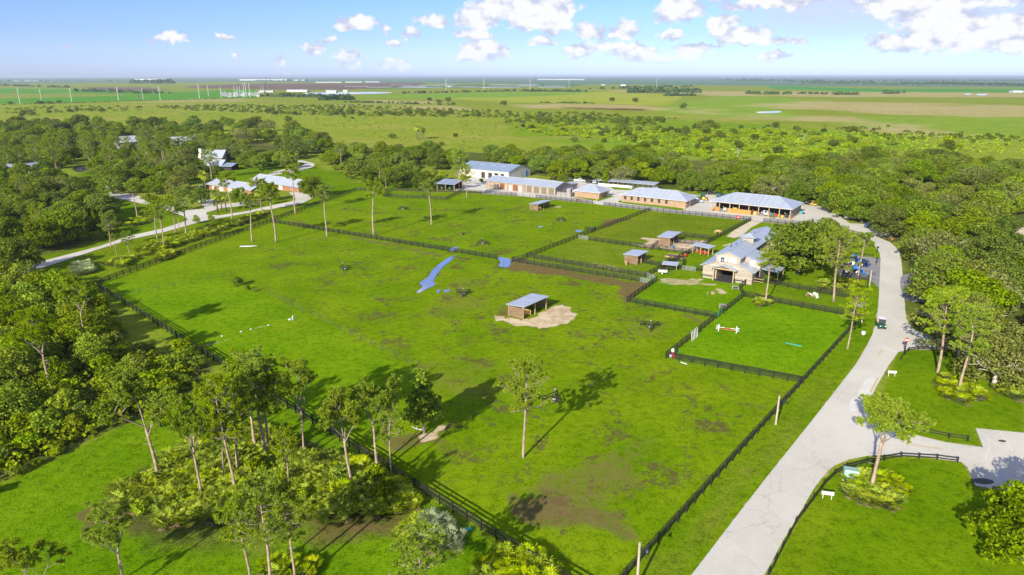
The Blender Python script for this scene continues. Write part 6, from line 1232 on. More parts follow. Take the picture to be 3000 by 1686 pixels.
for x0, x1 in ((-.1, 2.9), (8.4, 11.0)):
    part('bench_rail', MB().box(x0, x1, -.75, -.7, .75, .9), M['fence'], b)
    for x in (x0, x1): part('bench_post', MB().box(x - .06, x + .06, -.78, -.66, -.1, 1.0), M['fence'], b)
for z in (.7, 1.4): part('side_rail', MB().box(12.6, 15.0, 1.0, 1.1, z, z + .12), M['timber'], b)
part('side_porch_roof', MB().slab([(13.0, 5.2, 3.1), (13.0, 11.5, 3.1), (17.5, 11.5, 2.6), (17.5, 5.2, 2.6)], .1), M['roofy'], b)
for x, y in ((17.3, 5.4), (17.3, 11.2)): part('side_porch_post', MB().box(x - .1, x + .1, y - .1, y + .1, -.1, 2.55), M['timber'], b)
# --- brick garages and houses on the left
def house(A, B, D, ze, zr, label, wallm, roofm, name='house', axis='x', doors=(), wins=(), ov=.6, chim=()):
    b, L = frame(A, B, name, label); wall(b, 0, L, 0, .2, ze, wallm, 'front_wall'); wall(b, 0, L, D - .2, D, ze, wallm, 'back_wall')
    if axis == 'x':
        for x in (.1, L - .1): part('gable_wall', MB().prism([(.2, -.1), (D - .2, -.1), (D - .2, ze), (D / 2, zr - .1), (.2, ze)], x - .1, x + .1, 'x'), wallm, b)
    else:
        for y in (.1, D - .1): part('gable_wall', MB().prism([(0.01, ze), (L - .01, ze), (L / 2, zr - .1)], y - .09, y + .09, 'y'), wallm, b)
        for x in (0, L - .2): wall(b, x, x + .2, .2, D - .2, ze, wallm, 'side_wall')
    gable_roof(b, 0, L, 0, D, ze + .05, zr, ov, roofm, axis)
    for f, w, h, m in doors: door(b, f * L, 0, w, h, M[m], 'front', False)
    for f, z, w, h in wins: window(b, f * L, 0, z, w, h)
    for x, y, w, h in chim: c_ = part('chimney', MB().box(x, x + w, y, y + w * .7, 0.5, h), M['trim'], b); part('chimney_cap', MB().box(x - .12, x + w + .12, y - .12, y + w * .7 + .12, h, h + .18), M['concrete'], c_)
    return b, L
house((614, 556), (738, 575), 8.5, 2.9, 4.6, 'low red brick garage with four bay doors behind palms', M['redbrick'], M['rooftin'], 'garage', 'x', ((.1, 1.2, 2.2, 'trim'), (.3, 2.8, 2.4, 'trim'), (.5, 2.8, 2.4, 'trim'), (.72, 2.8, 2.4, 'trim')), (), 1.0)
house((742, 544), (876, 565), 9.0, 2.9, 5.0, 'red brick garage with long pale roof by the lawn', M['redbrick'], M['rooftin'], 'garage', 'x', ((.12, 2.4, 2.4, 'dark'), (.36, 2.4, 2.4, 'dark'), (.62, 2.6, 2.4, 'trim')), ((.85, 1.0, 1.0, 1.2),), 1.0)
house((588, 487), (652, 487), 11, 5.2, 8.6, 'tall tin roofed house with stone chimneys among oaks', M['greyboard'], M['rooftin'], 'house', 'x', (), ((.3, 3.2, 1.2, 1.4), (.7, 3.2, 1.2, 1.4)), .8, ((-1.0, 2.0, 1.5, 9.6),))
house((558, 497), (648, 499), 8, 2.9, 5.2, 'lower front wing with pale roof of the chimneyed house', M['greyboard'], M['rooftin'], 'house', 'x', ((.5, 1.2, 2.1, 'brown'),), ((.25, 1.0, 1.2, 1.2), (.75, 1.0, 1.2, 1.2)), 1.0, ((5.2, 1.2, 1.5, 8.2),))
house((648, 499), (678, 500), 7, 2.6, 3.6, 'dark verandah with pale roof beside the chimneyed house', M['dark'], M['roofblue'], 'verandah', 'x', (), (), 1.4)
house((350, 436), (408, 432), 14, 4.5, 8.0, 'barn with a big bright tin roof above the pines', M['greyboard'], M['rooftin'], 'barn', 'x', ((.5, 3, 3, 'brown'),), (), .8)
house((224, 407), (285, 405), 9, 3.2, 5.0, 'pale roofed house far back between oaks', M['greyboard'], M['rooftin'], 'house', 'x', (), (), .6, ((2.0, 2.0, 1.5, 7.5),))
house((14, 514), (60, 513), 9, 3.0, 5.2, 'blue roofed house beside the pond wood', M['greyboard'], M['roofblue'], 'house', 'x', (), ((.5, 1.0, 1.2, 1.2),), .7)
house((60, 515), (88, 517), 8, 3.4, 6.4, 'white gabled house beside the blue roof', M['white'], M['rooftin'], 'house', 'y', (), ((.5, 1.2, 1.0, 1.2),), .5)
house((500, 425), (570, 422), 9, 3.2, 5.6, 'long pale roofed house behind the pines', M['greyboard'], M['rooftin'], 'house', 'x', (), (), .7)
house((540, 513), (560, 515), 4, 2.4, 3.4, 'small pale roofed outbuilding beside the oaks', M['greyboard'], M['rooftin'], 'outbuilding', 'x', (), (), .5)
house((2958, 706), (3046, 722), 16, 3.2, 6.2, 'brown gabled cottage with grey roof at the edge of the east wood', M['hboard'], M['roofy'], 'cottage', 'y', ((.5, 1.1, 2.1, 'brown'),), ((.25, 1.0, 1.1, 1.2),), .9)
house((85, 402), (96, 401.5), 6, 3, 4.2, 'tiny pale roofed shed in the far oak wood', M['greyboard'], M['rooftin'], 'shed', 'x', (), (), .5)
# ------------------------------------------------------------ vehicles
def paint_gloss(name, c):
    m, t, b, o = new_mat(name); tc = t.add('ShaderNodeTexCoord'); n = t.noise(tc.outputs['Object'], 1.2, 4.0)
    t.put(b.inputs['Base Color'], t.mix(t.ramp(n, .35, .7, 0, .3), c, tuple(x * .7 + .04 for x in c))); b.inputs['Roughness'].default_value = .28; b.inputs['Coat Weight'].default_value = .6; b.inputs['Coat Roughness'].default_value = .08; return m
PAINT = {k: paint_gloss(k + '_car_paint', c) for k, c in (('blue', (.025, .10, .22)), ('white', (.78, .78, .77)), ('black', (.018, .018, .02)), ('teal', (.02, .14, .13)), ('red', (.30, .02, .02)), ('silver', (.45, .50, .56)), ('grey', (.14, .15, .16)))}
M['lamp'] = surf('headlamp_lens', (.75, .72, .62), None, 3, .2); M['tail'] = surf('tail_lens', (.45, .02, .02), None, 3, .3); M['chrome'] = surf('rim_alloy', (.55, .55, .55), None, 3, .3, .6); M['black'] = surf('black_plastic', (.03, .03, .03), None, 3, .5); M['seat'] = surf('tan_vinyl', (.45, .36, .24), None, 3, .6)
def wheel(root, x, y, r, w, rim='chrome', name='wheel'):
    o = part(name, MB().lathe([(r * .6, -w / 2), (r * .95, -w / 2), (r, -w * .3), (r, w * .3), (r * .95, w / 2), (r * .6, w / 2)], 16, (x, y, r), 'y'), M['rubber'], root, True); part('rim', MB().lathe([(r * .62, -w / 2 - .01), (r * .5, -w * .35), (r * .5, w * .35), (r * .62, w / 2 + .01)], 14, (x, y, r), 'y'), M[rim], o); return o
def car(loc, rz, kind, paint, label, group='parked cars and trucks', Lc=4.7, Wc=1.85, sc=1.0):
    """kinds: suv, sedan, pickup. The nose points to +x"""
    root = thing('pickup_truck' if kind == 'pickup' else 'parked_car', label, 'truck' if kind == 'pickup' else 'car', loc, rz, group); root.scale = (sc, sc, sc); p = PAINT[paint]; w = Wc / 2
    hb = {'suv': 1.0, 'sedan': .88, 'pickup': 1.0}[kind]; ht = {'suv': 1.78, 'sedan': 1.45, 'pickup': 1.85}[kind]
    prof = [(-Lc / 2, .42), (-Lc / 2 + .08, hb - .02), (Lc / 2 - 1.15, hb), (Lc / 2 - .15, hb - .16), (Lc / 2, .62), (Lc / 2 - .02, .36), (-Lc / 2 + .1, .32)]
    part('body', MB().prism(prof, -w, w, 'y'), p, root, bevel=.06)
    if kind == 'suv': cab = [(-Lc / 2 + .12, hb - .03), (-Lc / 2 + .35, ht), (Lc / 2 - 1.95, ht), (Lc / 2 - 1.2, hb - .03)]
    elif kind == 'sedan': cab = [(-Lc / 2 + .55, hb - .03), (-Lc / 2 + 1.25, ht), (Lc / 2 - 2.0, ht), (Lc / 2 - 1.15, hb - .03)]
    else: cab = [(-.55, hb - .03), (-.45, ht), (Lc / 2 - 2.05, ht), (Lc / 2 - 1.3, hb - .03)]
    part('cabin', MB().prism(cab, -w + .12, w - .12, 'y'), p, root, bevel=.05)
    cx = sum(c[0] for c in cab) / 4; g = [(cx + (x - cx) * .86, hb + .03 + (z - hb) * .78 + .03) for x, z in cab]
    for s in (-1, 1): part('side_window', MB().prism(g, s * (w - .115), s * (w - .10), 'y'), M['glass'], root)
    def screen(a, b, name):
        q = [Vector((a[0], -w + .25, a[1])), Vector((a[0], w - .25, a[1])), Vector((b[0], w - .3, b[1])), Vector((b[0], -w + .3, b[1]))]; n = (q[1] - q[0]).cross(q[2] - q[1]).normalized(); n = n if n.z > 0 else -n
        a0 = [v + (q[(i + 2) % 4] - v) * .08 + n * .012 for i, v in enumerate(q)]; part(name, MB().add(a0 + [v - n * .01 for v in a0], [(0, 1, 2, 3), (7, 6, 5, 4), (0, 4, 5, 1), (1, 5, 6, 2), (2, 6, 7, 3), (3, 7, 4, 0)]), M['glass'], root)
    screen(cab[3], cab[2], 'windscreen'); screen(cab[0], cab[1], 'rear_window')
    if kind == 'pickup': part('bed_liner', MB().box(-Lc / 2 + .15, -.6, -w + .15, w - .15, hb - .05, hb + .004), M['black'], root); part('bed_side', MB().box(-Lc / 2 + .05, -.58, -w + .02, -w + .12, hb - .05, hb + .14).box(-Lc / 2 + .05, -.58, w - .12, w - .02, hb - .05, hb + .14), p, root); part('tailgate', MB().box(-Lc / 2 + .02, -Lc / 2 + .1, -w + .1, w - .1, hb - .3, hb + .12), p, root)
    for x in (-Lc / 2 + .95, Lc / 2 - .95):
        for s in (-1, 1): wheel(root, x, s * (w - .08), .36, .24)
    for s in (-1, 1): part('headlight', MB().box(Lc / 2 - .06, Lc / 2 + .012, s * (w - .35) - .16, s * (w - .35) + .16, .62, .76), M['lamp'], root); part('tail_light', MB().box(-Lc / 2 - .012, -Lc / 2 + .06, s * (w - .2) - .1, s * (w - .2) + .1, .72, .92), M['tail'], root)
    part('bumper', MB().box(Lc / 2 - .1, Lc / 2 + .06, -w + .05, w - .05, .34, .52).box(-Lc / 2 - .06, -Lc / 2 + .1, -w + .05, w - .05, .36, .52), M['black'], root); return root
car(G(2556, 668), R(-4), 'suv', 'blue', 'dark blue estate car parked on the pale gravel', Lc=5.1); car(G(2494, 643), R(8), 'suv', 'white', 'white car parked under the oak edge of the yard', Lc=4.6)
car(G(1698, 533), R(-8), 'pickup', 'white', 'white pickup truck behind the workshop', Lc=5.6); car(G(1730, 537), R(10), 'sedan', 'black', 'black car next to the long stall'); car(G(1746, 538), R(60), 'suv', 'silver', 'silver blue car next to the long stall'); car(G(1670, 530), R(20), 'suv', 'grey', 'grey car under the oaks behind the workshop'); car(G(1643, 528), R(5), 'sedan', 'red', 'red car under the oaks behind the workshop'); car(G(1626, 527), R(8), 'sedan', 'black', 'dark car furthest under the oaks behind the workshop')
car(G(2044, 593), R(-30), 'sedan', 'white', 'white car beside the green tractor'); car(G(2084, 570), R(-5), 'pickup', 'black', 'black pickup truck at the wood edge behind the tractor', Lc=5.8); car(G(2112, 577), R(40), 'suv', 'teal', 'dark teal car behind the pole barn'); car(G(2744, 862), R(200), 'suv', 'black', 'black car in the shade of the roadside oaks')
car(at_barn(.66, 3.6), RZ - 1.0, 'suv', 'white', 'white vehicle parked inside the pole barn', sc=.9); car(G(240, 620), R(20), 'suv', 'silver', 'pale car half hidden under the left oaks', sc=.95)
def tractor(loc, rz, col, label, cab=True, loader=False, sc=1.0, rim='yellow', roof=None):
    root = thing('tractor', label, 'tractor', loc, rz, 'farm tractors'); root.scale = (sc, sc, sc)
    part('hood', MB().prism([(.1, .85), (.1, 1.55), (1.5, 1.5), (1.85, 1.3), (1.85, .8)], -.38, .38, 'y'), M[col], root, bevel=.06); part('chassis', MB().box(-1.2, 1.7, -.25, .25, .55, .86), M['black'], root, bevel=.03)
    for s in (-1, 1):
        wheel(root, -.9, s * .85, .82, .5, rim, 'rear_wheel'); wheel(root, 1.25, s * .72, .5, .32, rim, 'front_wheel'); part('fender', MB().box(-1.6, -.25, s * .85 - .28, s * .85 + .28, 1.66, 1.76), M[col], root, bevel=.04)
        part('headlight', MB().box(1.84, 1.88, s * .22 - .08, s * .22 + .08, 1.1, 1.25), M['lamp'], root)
    part('seat', MB().box(-1.0, -.5, -.25, .25, 1.1, 1.3).box(-1.05, -.93, -.25, .25, 1.3, 1.75), M['black'], root, bevel=.03); part('steering_wheel', MB().lathe([(.2, 0), (.22, .02), (.2, .04)], 12, (-.15, 0, 1.65)), M['black'], root); part('exhaust', MB().tube([(1.0, .2, 1.5), (1.0, .2, 2.3)], .05, 7), M['black'], root)
    if cab:
        for x in (-1.3, -.05):
            for s in (-1, 1): part('cab_pillar', MB().box(x - .05, x + .05, s * .62 - .05, s * .62 + .05, 1.3, 2.5), M['black'], root)
        part('cab_glass', MB().box(-1.28, -.07, -.61, .61, 1.6, 2.48), M['glass'], root); part('cab_roof', MB().box(-1.45, .08, -.75, .75, 2.5, 2.68), M[roof or col], root, bevel=.06)
    else:
        for s in (-1, 1): part('roll_bar', MB().box(-1.35, -1.25, s * .45 - .04, s * .45 + .04, .9, 2.3), M['black'], root)
        part('roll_bar', MB().box(-1.36, -1.24, -.49, .49, 2.3, 2.4), M['black'], root)
    if loader:
        for s in (-1, 1): part('loader_arm', MB().tube([(-.1, s * .5, 1.7), (1.4, s * .55, 1.75), (2.5, s * .55, .9)], .10, 6), M[col], root); part('hydraulic_ram', MB().tube([(.3, s * .52, 1.0), (1.5, s * .55, 1.55)], .05, 6), M['galv'], root)
        part('bucket', MB().prism([(2.4, .9), (2.45, .15), (3.2, .08), (3.25, .2), (2.65, .3), (2.6, .9)], -1.0, 1.0, 'y'), M[col if col != 'green' else 'black'], root)
    return root
tractor(G(2052, 586), R(170), 'green', 'green tractor with yellow wheels beside the brick office', True, False, 1.15); tractor(G(1294, 559) + Vector((0, 2.5, 0)), R(-90), 'green', 'green tractor in the left bay of the open shed', False, False, .9); tractor(G(1318, 560) + Vector((0, 2.5, 0)), R(-95), 'green', 'green tractor in the right bay of the open shed', False, False, .9)
tractor(G(2490, 800), R(-12), 'blue', 'blue loader tractor with white cab roof in the parking bay', True, True, 1.15, 'white', 'white'); tractor(G(2505, 778), R(-14), 'blue', 'blue loader tractor behind the white roofed one', True, True, 1.1, 'white'); tractor(G(2066, 588), R(150), 'yellow', 'small yellow machine attached behind the green tractor', False, False, .6, 'yellow')
for p, lb, cl in (((42, 272), 'tiny orange tractor in the far left field', 'red'), ((408, 288), 'tiny green tractor working the far field', 'green')): tractor(G(*p), R(10), cl, lb, True, False, 2.2)
def cart(loc, rz, col, label, top='white', sc=1.0, utv=False, group='carts and utility vehicles'):
    root = thing('golf_cart' if not utv else 'utility_vehicle', label, 'cart', loc, rz, group); root.scale = (sc, sc, sc)
    part('body', MB().prism([(-1.2, .35), (-1.2, .85), (-.3, .85), (-.2, .4), (.35, .4), (.55, .95), (1.05, .85), (1.25, .65), (1.25, .35)], -.62, .62, 'y'), M[col], root, bevel=.05)
    part('seat', MB().box(-.75, -.2, -.55, .55, .85, .98).box(-.8, -.68, -.55, .55, .98, 1.4), M['seat'], root, bevel=.04); part('bed', MB().box(-1.25, -.85, -.6, .6, .85, 1.05), M['black'], root)
    for x in (-.95, .62):
        for s in (-1, 1): part('roof_post', MB().tube([(x, s * .55, .85), (x * .9, s * .55, 1.88)], .028, 5), M['black'], root)
    part('roof', MB().box(-1.0, .72, -.64, .64, 1.88, 1.95), M[top], root, bevel=.03); part('windscreen', MB().box(.58, .6, -.52, .52, 1.0, 1.8), M['glass'], root); part('steering_wheel', MB().lathe([(.16, 0), (.18, .02), (.16, .04)], 10, (.15, -.28, 1.15)), M['black'], root)
    for x in (-.85, .85):
        for s in (-1, 1): wheel(root, x, s * .58, .26, .2)
    for s in (-1, 1): part('headlight', MB().box(1.2, 1.265, s * .42 - .12, s * .42 + .12, .62, .74), M['lamp'], root)
    part('bumper', MB().box(1.2, 1.32, -.5, .5, .32, .45), M['black'], root); return root
cart(G(2579, 960), R(-101), 'dgreen', 'dark green cart with white roof driving on the pale road', 'white', 1.12, True)
for p, rz, c, t, lb, ut in (((2330, 594), -80, 'seat', 'white', 'first cream golf cart beside the pole barn end', False), ((2342, 597), -78, 'seat', 'white', 'second cream golf cart beside the pole barn end', False), ((2352, 594), -75, 'dgreen', 'dgreen', 'dark green cart in the row by the grass', True), ((2365, 600), -70, 'black', 'black', 'small black cart in the row by the grass', False), ((2383, 603), -60, 'yellow', 'yellow', 'small yellow mower cart in the row by the grass', False), ((2410, 606), -80, 'black', 'black', 'large black utility vehicle at the row end', True), ((2426, 603), -85, 'black', 'black', 'grey caged utility vehicle at the row end', True)): cart(G(*p), R(rz), c, lb, t, 1.1 if ut else .95, ut)
# ------------------------------------------------------------ horses: one continuous body each, grazing
def coat(name, c1, c2, patch=1.6):
    m, t, b, o = new_mat(name); tc = t.add('ShaderNodeTexCoord'); n = t.noise(tc.outputs['Object'], patch, 2.0); t.put(b.inputs['Base Color'], t.mix(t.ramp(n, .46, .54), c1, c2)); b.inputs['Roughness'].default_value = .6; return m
def horse(loc, rz, mat, mane, label, sc=1.0):
    root = thing('horse', label, 'horse', loc, rz, 'grazing horses'); root.scale = (sc, sc, sc); mb = MB()
    mb.tube([(-.82, 0, 1.12), (-.62, 0, 1.16), (-.3, 0, 1.08), (.1, 0, 1.06), (.45, 0, 1.12), (.62, 0, 1.14)], [.14, .29, .33, .34, .31, .18], 12)
    mb.tube([(.50, 0, 1.2), (.82, 0, .98), (1.05, 0, .70)], [.24, .17, .125], 10); mb.tube([(1.0, 0, .76), (1.13, 0, .52), (1.22, 0, .28)], [.13, .115, .075], 10); mb.tube([(1.0, .06, .8), (.97, .09, .92)], [.04, .015], 5); mb.tube([(1.0, -.06, .8), (.97, -.09, .92)], [.04, .015], 5)
    for s, f in ((.15, .0), (-.15, .14)):
        mb.tube([(.45, s, 1.0), (.43 + f, s, .62), (.45 + f, s, .30), (.43 + f, s, .08), (.49 + f, s, .0)], [.16, .085, .055, .05, .065], 8)
        mb.tube([(-.55, s, 1.05), (-.48 - f, s, .72), (-.72 - f, s, .48), (-.66 - f, s, .10), (-.60 - f, s, .0)], [.22, .13, .075, .05, .065], 8)
    o = part('body', mb, mat, root, True); md = o.modifiers.new('join', 'REMESH'); md.mode = 'VOXEL'; md.voxel_size = .035; md.use_smooth_shade = True; sm = o.modifiers.new('smooth', 'SMOOTH'); sm.iterations = 4
    part('mane', MB().tube([(.52, 0, 1.42), (.82, 0, 1.16), (1.04, 0, .86)], [.05, .06, .04], 6), mane, root, True); part('tail', MB().tube([(-.86, 0, 1.22), (-1.0, 0, .95), (-.98, 0, .45)], [.05, .09, .03], 7), mane, root, True)
PALO = coat('palomino_coat', (.55, .33, .13), (.50, .29, .11)); WHT = coat('white_coat', (.80, .78, .74), (.72, .70, .66)); PINTO = coat('pinto_coat', (.26, .12, .05), (.72, .68, .6))
horse(G(2103, 687), R(-5), PALO, WHT, 'golden horse grazing by the paddock fence', 1.05); horse(G(2371, 872), R(120), PINTO, PALO, 'brown and white pony grazing on the narrow strip', .8); horse(G(2388, 874), R(-80), WHT, WHT, 'white pony grazing beside the brown one', .95)
# ------------------------------------------------------------ lamps, signs, boxes
M['pole'] = surf('bleached_timber_pole', (.42, .37, .26), (.32, .28, .19), 1.5, .85, stretch=(3, 3, .3))
for p, ty, rz, lb in (((1866, 1720), 1590, 0, 'timber lamp pole by the near pasture fence'), ((2273, 1243), 1160, 0, 'timber lamp pole where the paddock fences meet'), ((2547, 838), 792, 0, 'timber lamp pole beside the parking bay')):
    h = hgt(p[0], p[1], ty); o = thing('lamp_pole', lb, 'lamp pole', G(*p), R(rz), 'timber lamp poles'); part('pole', MB().tube([(0, 0, -.3), (0, 0, h)], [.16, .12], 10), M['pole'], o); part('bracket', MB().tube([(.1, 0, h - .9), (.35, 0, h - .45), (.75, 0, h - .42), (.8, 0, h - .7)], .025, 5), M['black'], o); part('junction_box', MB().box(.11, .25, -.1, .1, h - 1.1, h - .6), M['black'], o); part('lamp_shade', MB().lathe([(.06, h - .72), (.09, h - .85), (.26, h - 1.08), (.24, h - 1.08), (.05, h - .9)], 12, (.8, 0, 0)), surf('dark_blue_enamel', (.02, .035, .07), None, 3, .3), o)
def text_mesh(txt, size, mat, extrude=.003):
    cu = bpy.data.curves.new('txt', 'FONT'); cu.body = txt; cu.size = size; cu.align_x = 'CENTER'; cu.align_y = 'CENTER'; cu.extrude = extrude
    o = bpy.data.objects.new('txt', cu); COL.objects.link(o); dg = bpy.context.evaluated_depsgraph_get(); me = bpy.data.meshes.new_from_object(o.evaluated_get(dg)); bpy.data.objects.remove(o); me.materials.clear(); me.materials.append(mat); return me
for p, ty, rz, lb, kind in (((2650, 1034), 990, -8, 'round no entry sign on a black post at the side road', 'noentry'), ((2712, 970), 941, -5, 'red sign on a black post behind the pine branches', 'noentry'), ((2619, 1229), 1203, 35, 'red and white no entry sign beside the branch road', 'noentry')):
    h = max(1.9, hgt(p[0], p[1], ty)); o = thing('road_sign', lb, 'road sign', G(*p), R(rz), 'red road signs'); part('post', MB().box(-.08, .08, -.08, .08, -.2, h), M['fence'], o); s = part('sign_plate', MB().lathe([(.42, -.12), (.42, -.09)], 20, (0, 0, h - .42), 'y'), M['red'], o); part('white_bar', MB().box(-.32, .32, -.124, -.118, h - .53, h - .31), M['white'], s)
for p, rz, lb in (((2612, 1103), -8, 'blank white board on two legs beside the road bend'), ((2423, 1462), -14, 'cream board on two legs inside the curved fence')):
    o = thing('notice_board', lb, 'notice board', G(*p), R(rz), 'white roadside boards'); part('board', MB().box(-.72, .72, -.03, .03, .55, 1.05), surf('cream_board', (.54, .51, .43), (.47, .44, .36), 2, .6), o, bevel=.01)
    for x in (-.5, .5): part('leg', MB().box(x - .04, x + .04, .04, .10, -.2, 1.05), M['trim'], o)
o = thing('transformer_box', 'pale green utility box on a slab beside the palmettos', 'utility box', G(2490, 1402), R(-18)); part('slab', MB().box(-1.0, 1.0, -.8, .8, -.1, .12), M['concrete'], o); part('cabinet', MB().prism([(-.65, .12), (.65, .12), (.65, 1.35), (-.55, 1.42), (-.65, 1.25)], -.85, .85, 'x'), surf('pale_green_enamel', (.30, .46, .36), (.26, .40, .32), 2, .5), o, bevel=.02); part('door_seam', MB().box(-.01, .01, -.672, -.64, .2, 1.2), M['black'], o)
o = thing('meter_box', 'small white box on a stub post on the verge', 'utility box', G(2528, 985), R(-5)); part('post', MB().box(-.05, .05, -.05, .05, -.2, .5), M['timber'], o); part('box', MB().box(-.3, .3, -.22, .22, .35, 1.0), M['white'], o, bevel=.02)
o = thing('marker_post', 'slim white marker post at the paddock corner', 'marker post', G(2524, 946)); part('post', MB().box(-.07, .07, -.07, .07, -.2, 1.5), M['white'], o, bevel=.02); part('cap', MB().box(-.09, .09, -.09, .09, 1.5, 1.55), M['galv'], o)
o = thing('fire_hydrant', 'orange hydrant post by the low fence', 'hydrant', G(2613, 707)); part('barrel', MB().lathe([(.22, -.1), (.2, .2), (.16, .25), (.16, .9), (.2, .95), (.14, 1.15), (.04, 1.22)], 10), M['orange'], o, True); part('outlet', MB().lathe([(.09, -.3), (.09, .3)], 8, (0, 0, .65), 'x'), M['orange'], o)
o = thing('street_sign', 'small blue sign on a green post by the garages', 'sign', G(585, 560), 0); part('post', MB().tube([(0, 0, -.2), (0, 0, 2.4)], .04, 6), M['greenpaint'], o); part('plate', MB().box(-.25, .25, -.03, 0, 1.9, 2.5), M['blue'], o)
for p, rz, lb in (((1694, 592), -33, 'red notice on the fence facing the pyramid roof'), ((2161, 643), -33, 'red notice on the fence facing the pole barn')): o = thing('fence_notice', lb, 'notice', G(*p), R(rz), 'red fence notices'); part('plate', MB().box(-.7, .7, -.16, -.13, .35, 1.25), M['red'], o); part('white_band', MB().box(-.5, .5, -.164, -.158, .7, .9), M['white'], o)
# ------------------------------------------------------------ picnic tables, jumps, stable yard odds and ends
def picnic(p, rz, lb):
    o = thing('picnic_table', lb, 'picnic table', G(*p), R(rz), 'picnic tables')
    for i in range(5): part('top_plank', MB().box(-.95, .95, -.4 + i * .165, -.25 + i * .165, .72, .77), M['greyboard'], o)
    for s in (-1, 1): part('bench', MB().box(-.95, .95, s * .75 - .13, s * .75 + .13, .42, .47), M['greyboard'], o)
    for x in (-.65, .65):
        for s in (-1, 1): part('leg', MB().tube([(x, s * .25, .72), (x, s * .7, 0)], .05, 5), M['trim'], o)
        part('cross_beam', MB().box(x - .04, x + .04, -.8, .8, .36, .42), M['trim'], o)
picnic((2155, 848), -20, 'grey picnic table beside the stable fence'); picnic((2118, 902), -20, 'grey picnic table by the green gate')
o = thing('jump_fence', 'white show jump with red striped poles on the grass', 'jump', G(2131, 972), R(-22))
for x in (-1.75, 1.75):
    part('wing', MB().box(x - .08, x + .08, -.08, .08, 0, 1.35), M['white'], o); part('foot', MB().box(x - .08, x + .08, -.55, .55, 0, .12), M['white'], o)
    for z in (.3, .6, .9): part('wing_slat', MB().box(x + (-.55 if x < 0 else .08), x + (-.08 if x < 0 else .55), -.03, .03, z, z + .1), M['white'], o)
for z, m in ((.78, 'white'), (.42, 'orange')): part('pole', MB().tube([(-1.7, -.12, z), (1.7, -.12, z)], .06, 8), M[m], o)
part('stripe', MB().tube([(-.6, -.12, .78), (.6, -.12, .78)], .064, 8), M['red'], o)
A, B = G(2023, 999), G(2040, 985)
for i in range(5):
    q = A + (B - A) * i / 4; o = link('jump_pole', MB().tube([(.22, -.30, 0), (0, 0, 1.95)], .05, 7).mesh('jump_pole', M['white']), None, q, 0); tag(o, 'white jump pole leaning on the black fence', 'jump pole', 'white poles leaning on the fence')
for a, b, m, lb in (((2301, 1006), (2348, 1016), 'teal', 'teal pole lying on the jumping paddock'), ((1976, 1040), (1990, 1030), 'teal', 'teal pole lying in the paddock corner'), ((1994, 1063), (2013, 1069), 'white', 'white pole lying outside the paddock fence')):
    a, b = G(*a), G(*b); tag(link('jump_pole', MB().tube([Vector((0, 0, .08)), b - a + Vector((0, 0, .08))], .08, 8).mesh('jump_pole', M[m]), None, a), lb, 'jump pole')
o = thing('jump_barrels', 'red and white stacked jump parts in the paddock corner', 'jump parts', G(1965, 1047), R(-20))
for x, z, m in ((0, .0, 'white'), (.6, .0, 'red'), (.3, .6, 'red'), (.3, 1.15, 'white')): part('barrel', MB().lathe([(.24, 0), (.28, .1), (.28, .5), (.24, .58)], 10, (x, 0, z)), M[m], o)
o = thing('small_trailer', 'pale two wheeled cart parked beside the paddock gate', 'trailer', G(1941, 803), R(-12)); part('bed', MB().prism([(-1.1, .55), (1.1, .55), (1.25, 1.05), (-1.25, 1.05)], -.55, .55, 'y'), M['trim'], o, bevel=.03); part('drawbar', MB().tube([(1.0, 0, .55), (1.9, 0, .3)], .04, 6), M['galv'], o)
for s in (-1, 1): wheel(o, -.1, s * .62, .33, .16, 'white')
o = thing('log_jump', 'small timber rack and crate on the stable lawn', 'timber rack', G(2083, 864), R(30)); part('post', MB().box(-1.2, -1.1, 0, .1, -.1, .9), M['timber'], o); part('rail', MB().tube([(-1.15, .05, .85), (.2, .05, .5)], .05, 6), M['timber'], o); part('crate', MB().box(.4, 1.1, -.3, .4, 0, .6), M['timber'], o, bevel=.02); part('rail', MB().tube([(.3, .05, .9), (1.2, .1, .55)], .05, 6), M['timber'], o)
o = thing('water_tub', 'blue round tub on the sand beside a shelter', 'tub', G(1970, 724)); part('tub', MB().lathe([(.38, 0), (.45, .5), (.42, .5), (.36, .08), (.02, .06)], 14), M['blue'], o, True); part('rim', MB().lathe([(.45, .48), (.48, .5), (.45, .53)], 14), M['blue'], o)
o = thing('flower_bed', 'brown bare bed with timber edging beside the pens', 'garden bed', G(1980, 752), R(-34)); part('soil', MB().box(-2.6, 2.6, -1.6, 1.6, -.05, .12), surf('brown_mulch', (.20, .115, .06), (.14, .08, .04), 3, .95, bump=.6), o)
for a in ((-2.7, 2.7, -1.72, -1.6), (-2.7, 2.7, 1.6, 1.72), (-2.72, -2.6, -1.6, 1.6), (2.6, 2.72, -1.6, 1.6)): part('edging', MB().box(*a, -.05, .2), M['timber'], o)
for p, lb in (((2007, 754), 'red rounded tub hanging on the pen fence'), ((2070, 748), 'red wheelbarrow under the roofed stall'), ((2164, 808), 'red round target on the stable wall')):
    q = G(*p); o = thing('red_tub', lb, 'tub', q, R(-34), 'red tubs by the stable'); part('body', MB().lathe([(.32, .35), (.42, .6), (.42, .9), (.34, 1.05), (.05, 1.08)], 12), M['red'], o, True); part('stand', MB().box(-.25, .25, -.2, .2, -.05, .36), M['black'], o)
for p, rz, s, lb in (((610, 723), -15, (1.0, 3.2), 'long white slab lying on the grass'),):
    o = thing('white_slab', lb, 'slab', G(727, 722), R(6)); part('slab', MB().prism([(-2.4, -.55), (1.2, -.55), (2.6, 0.1), (1.2, .45), (-2.4, .45)], -.04, .12, 'z'), M['white'], o, bevel=.02); part('lip', MB().box(-2.4, -2.25, -.5, .4, .12, .2), M['white'], o)
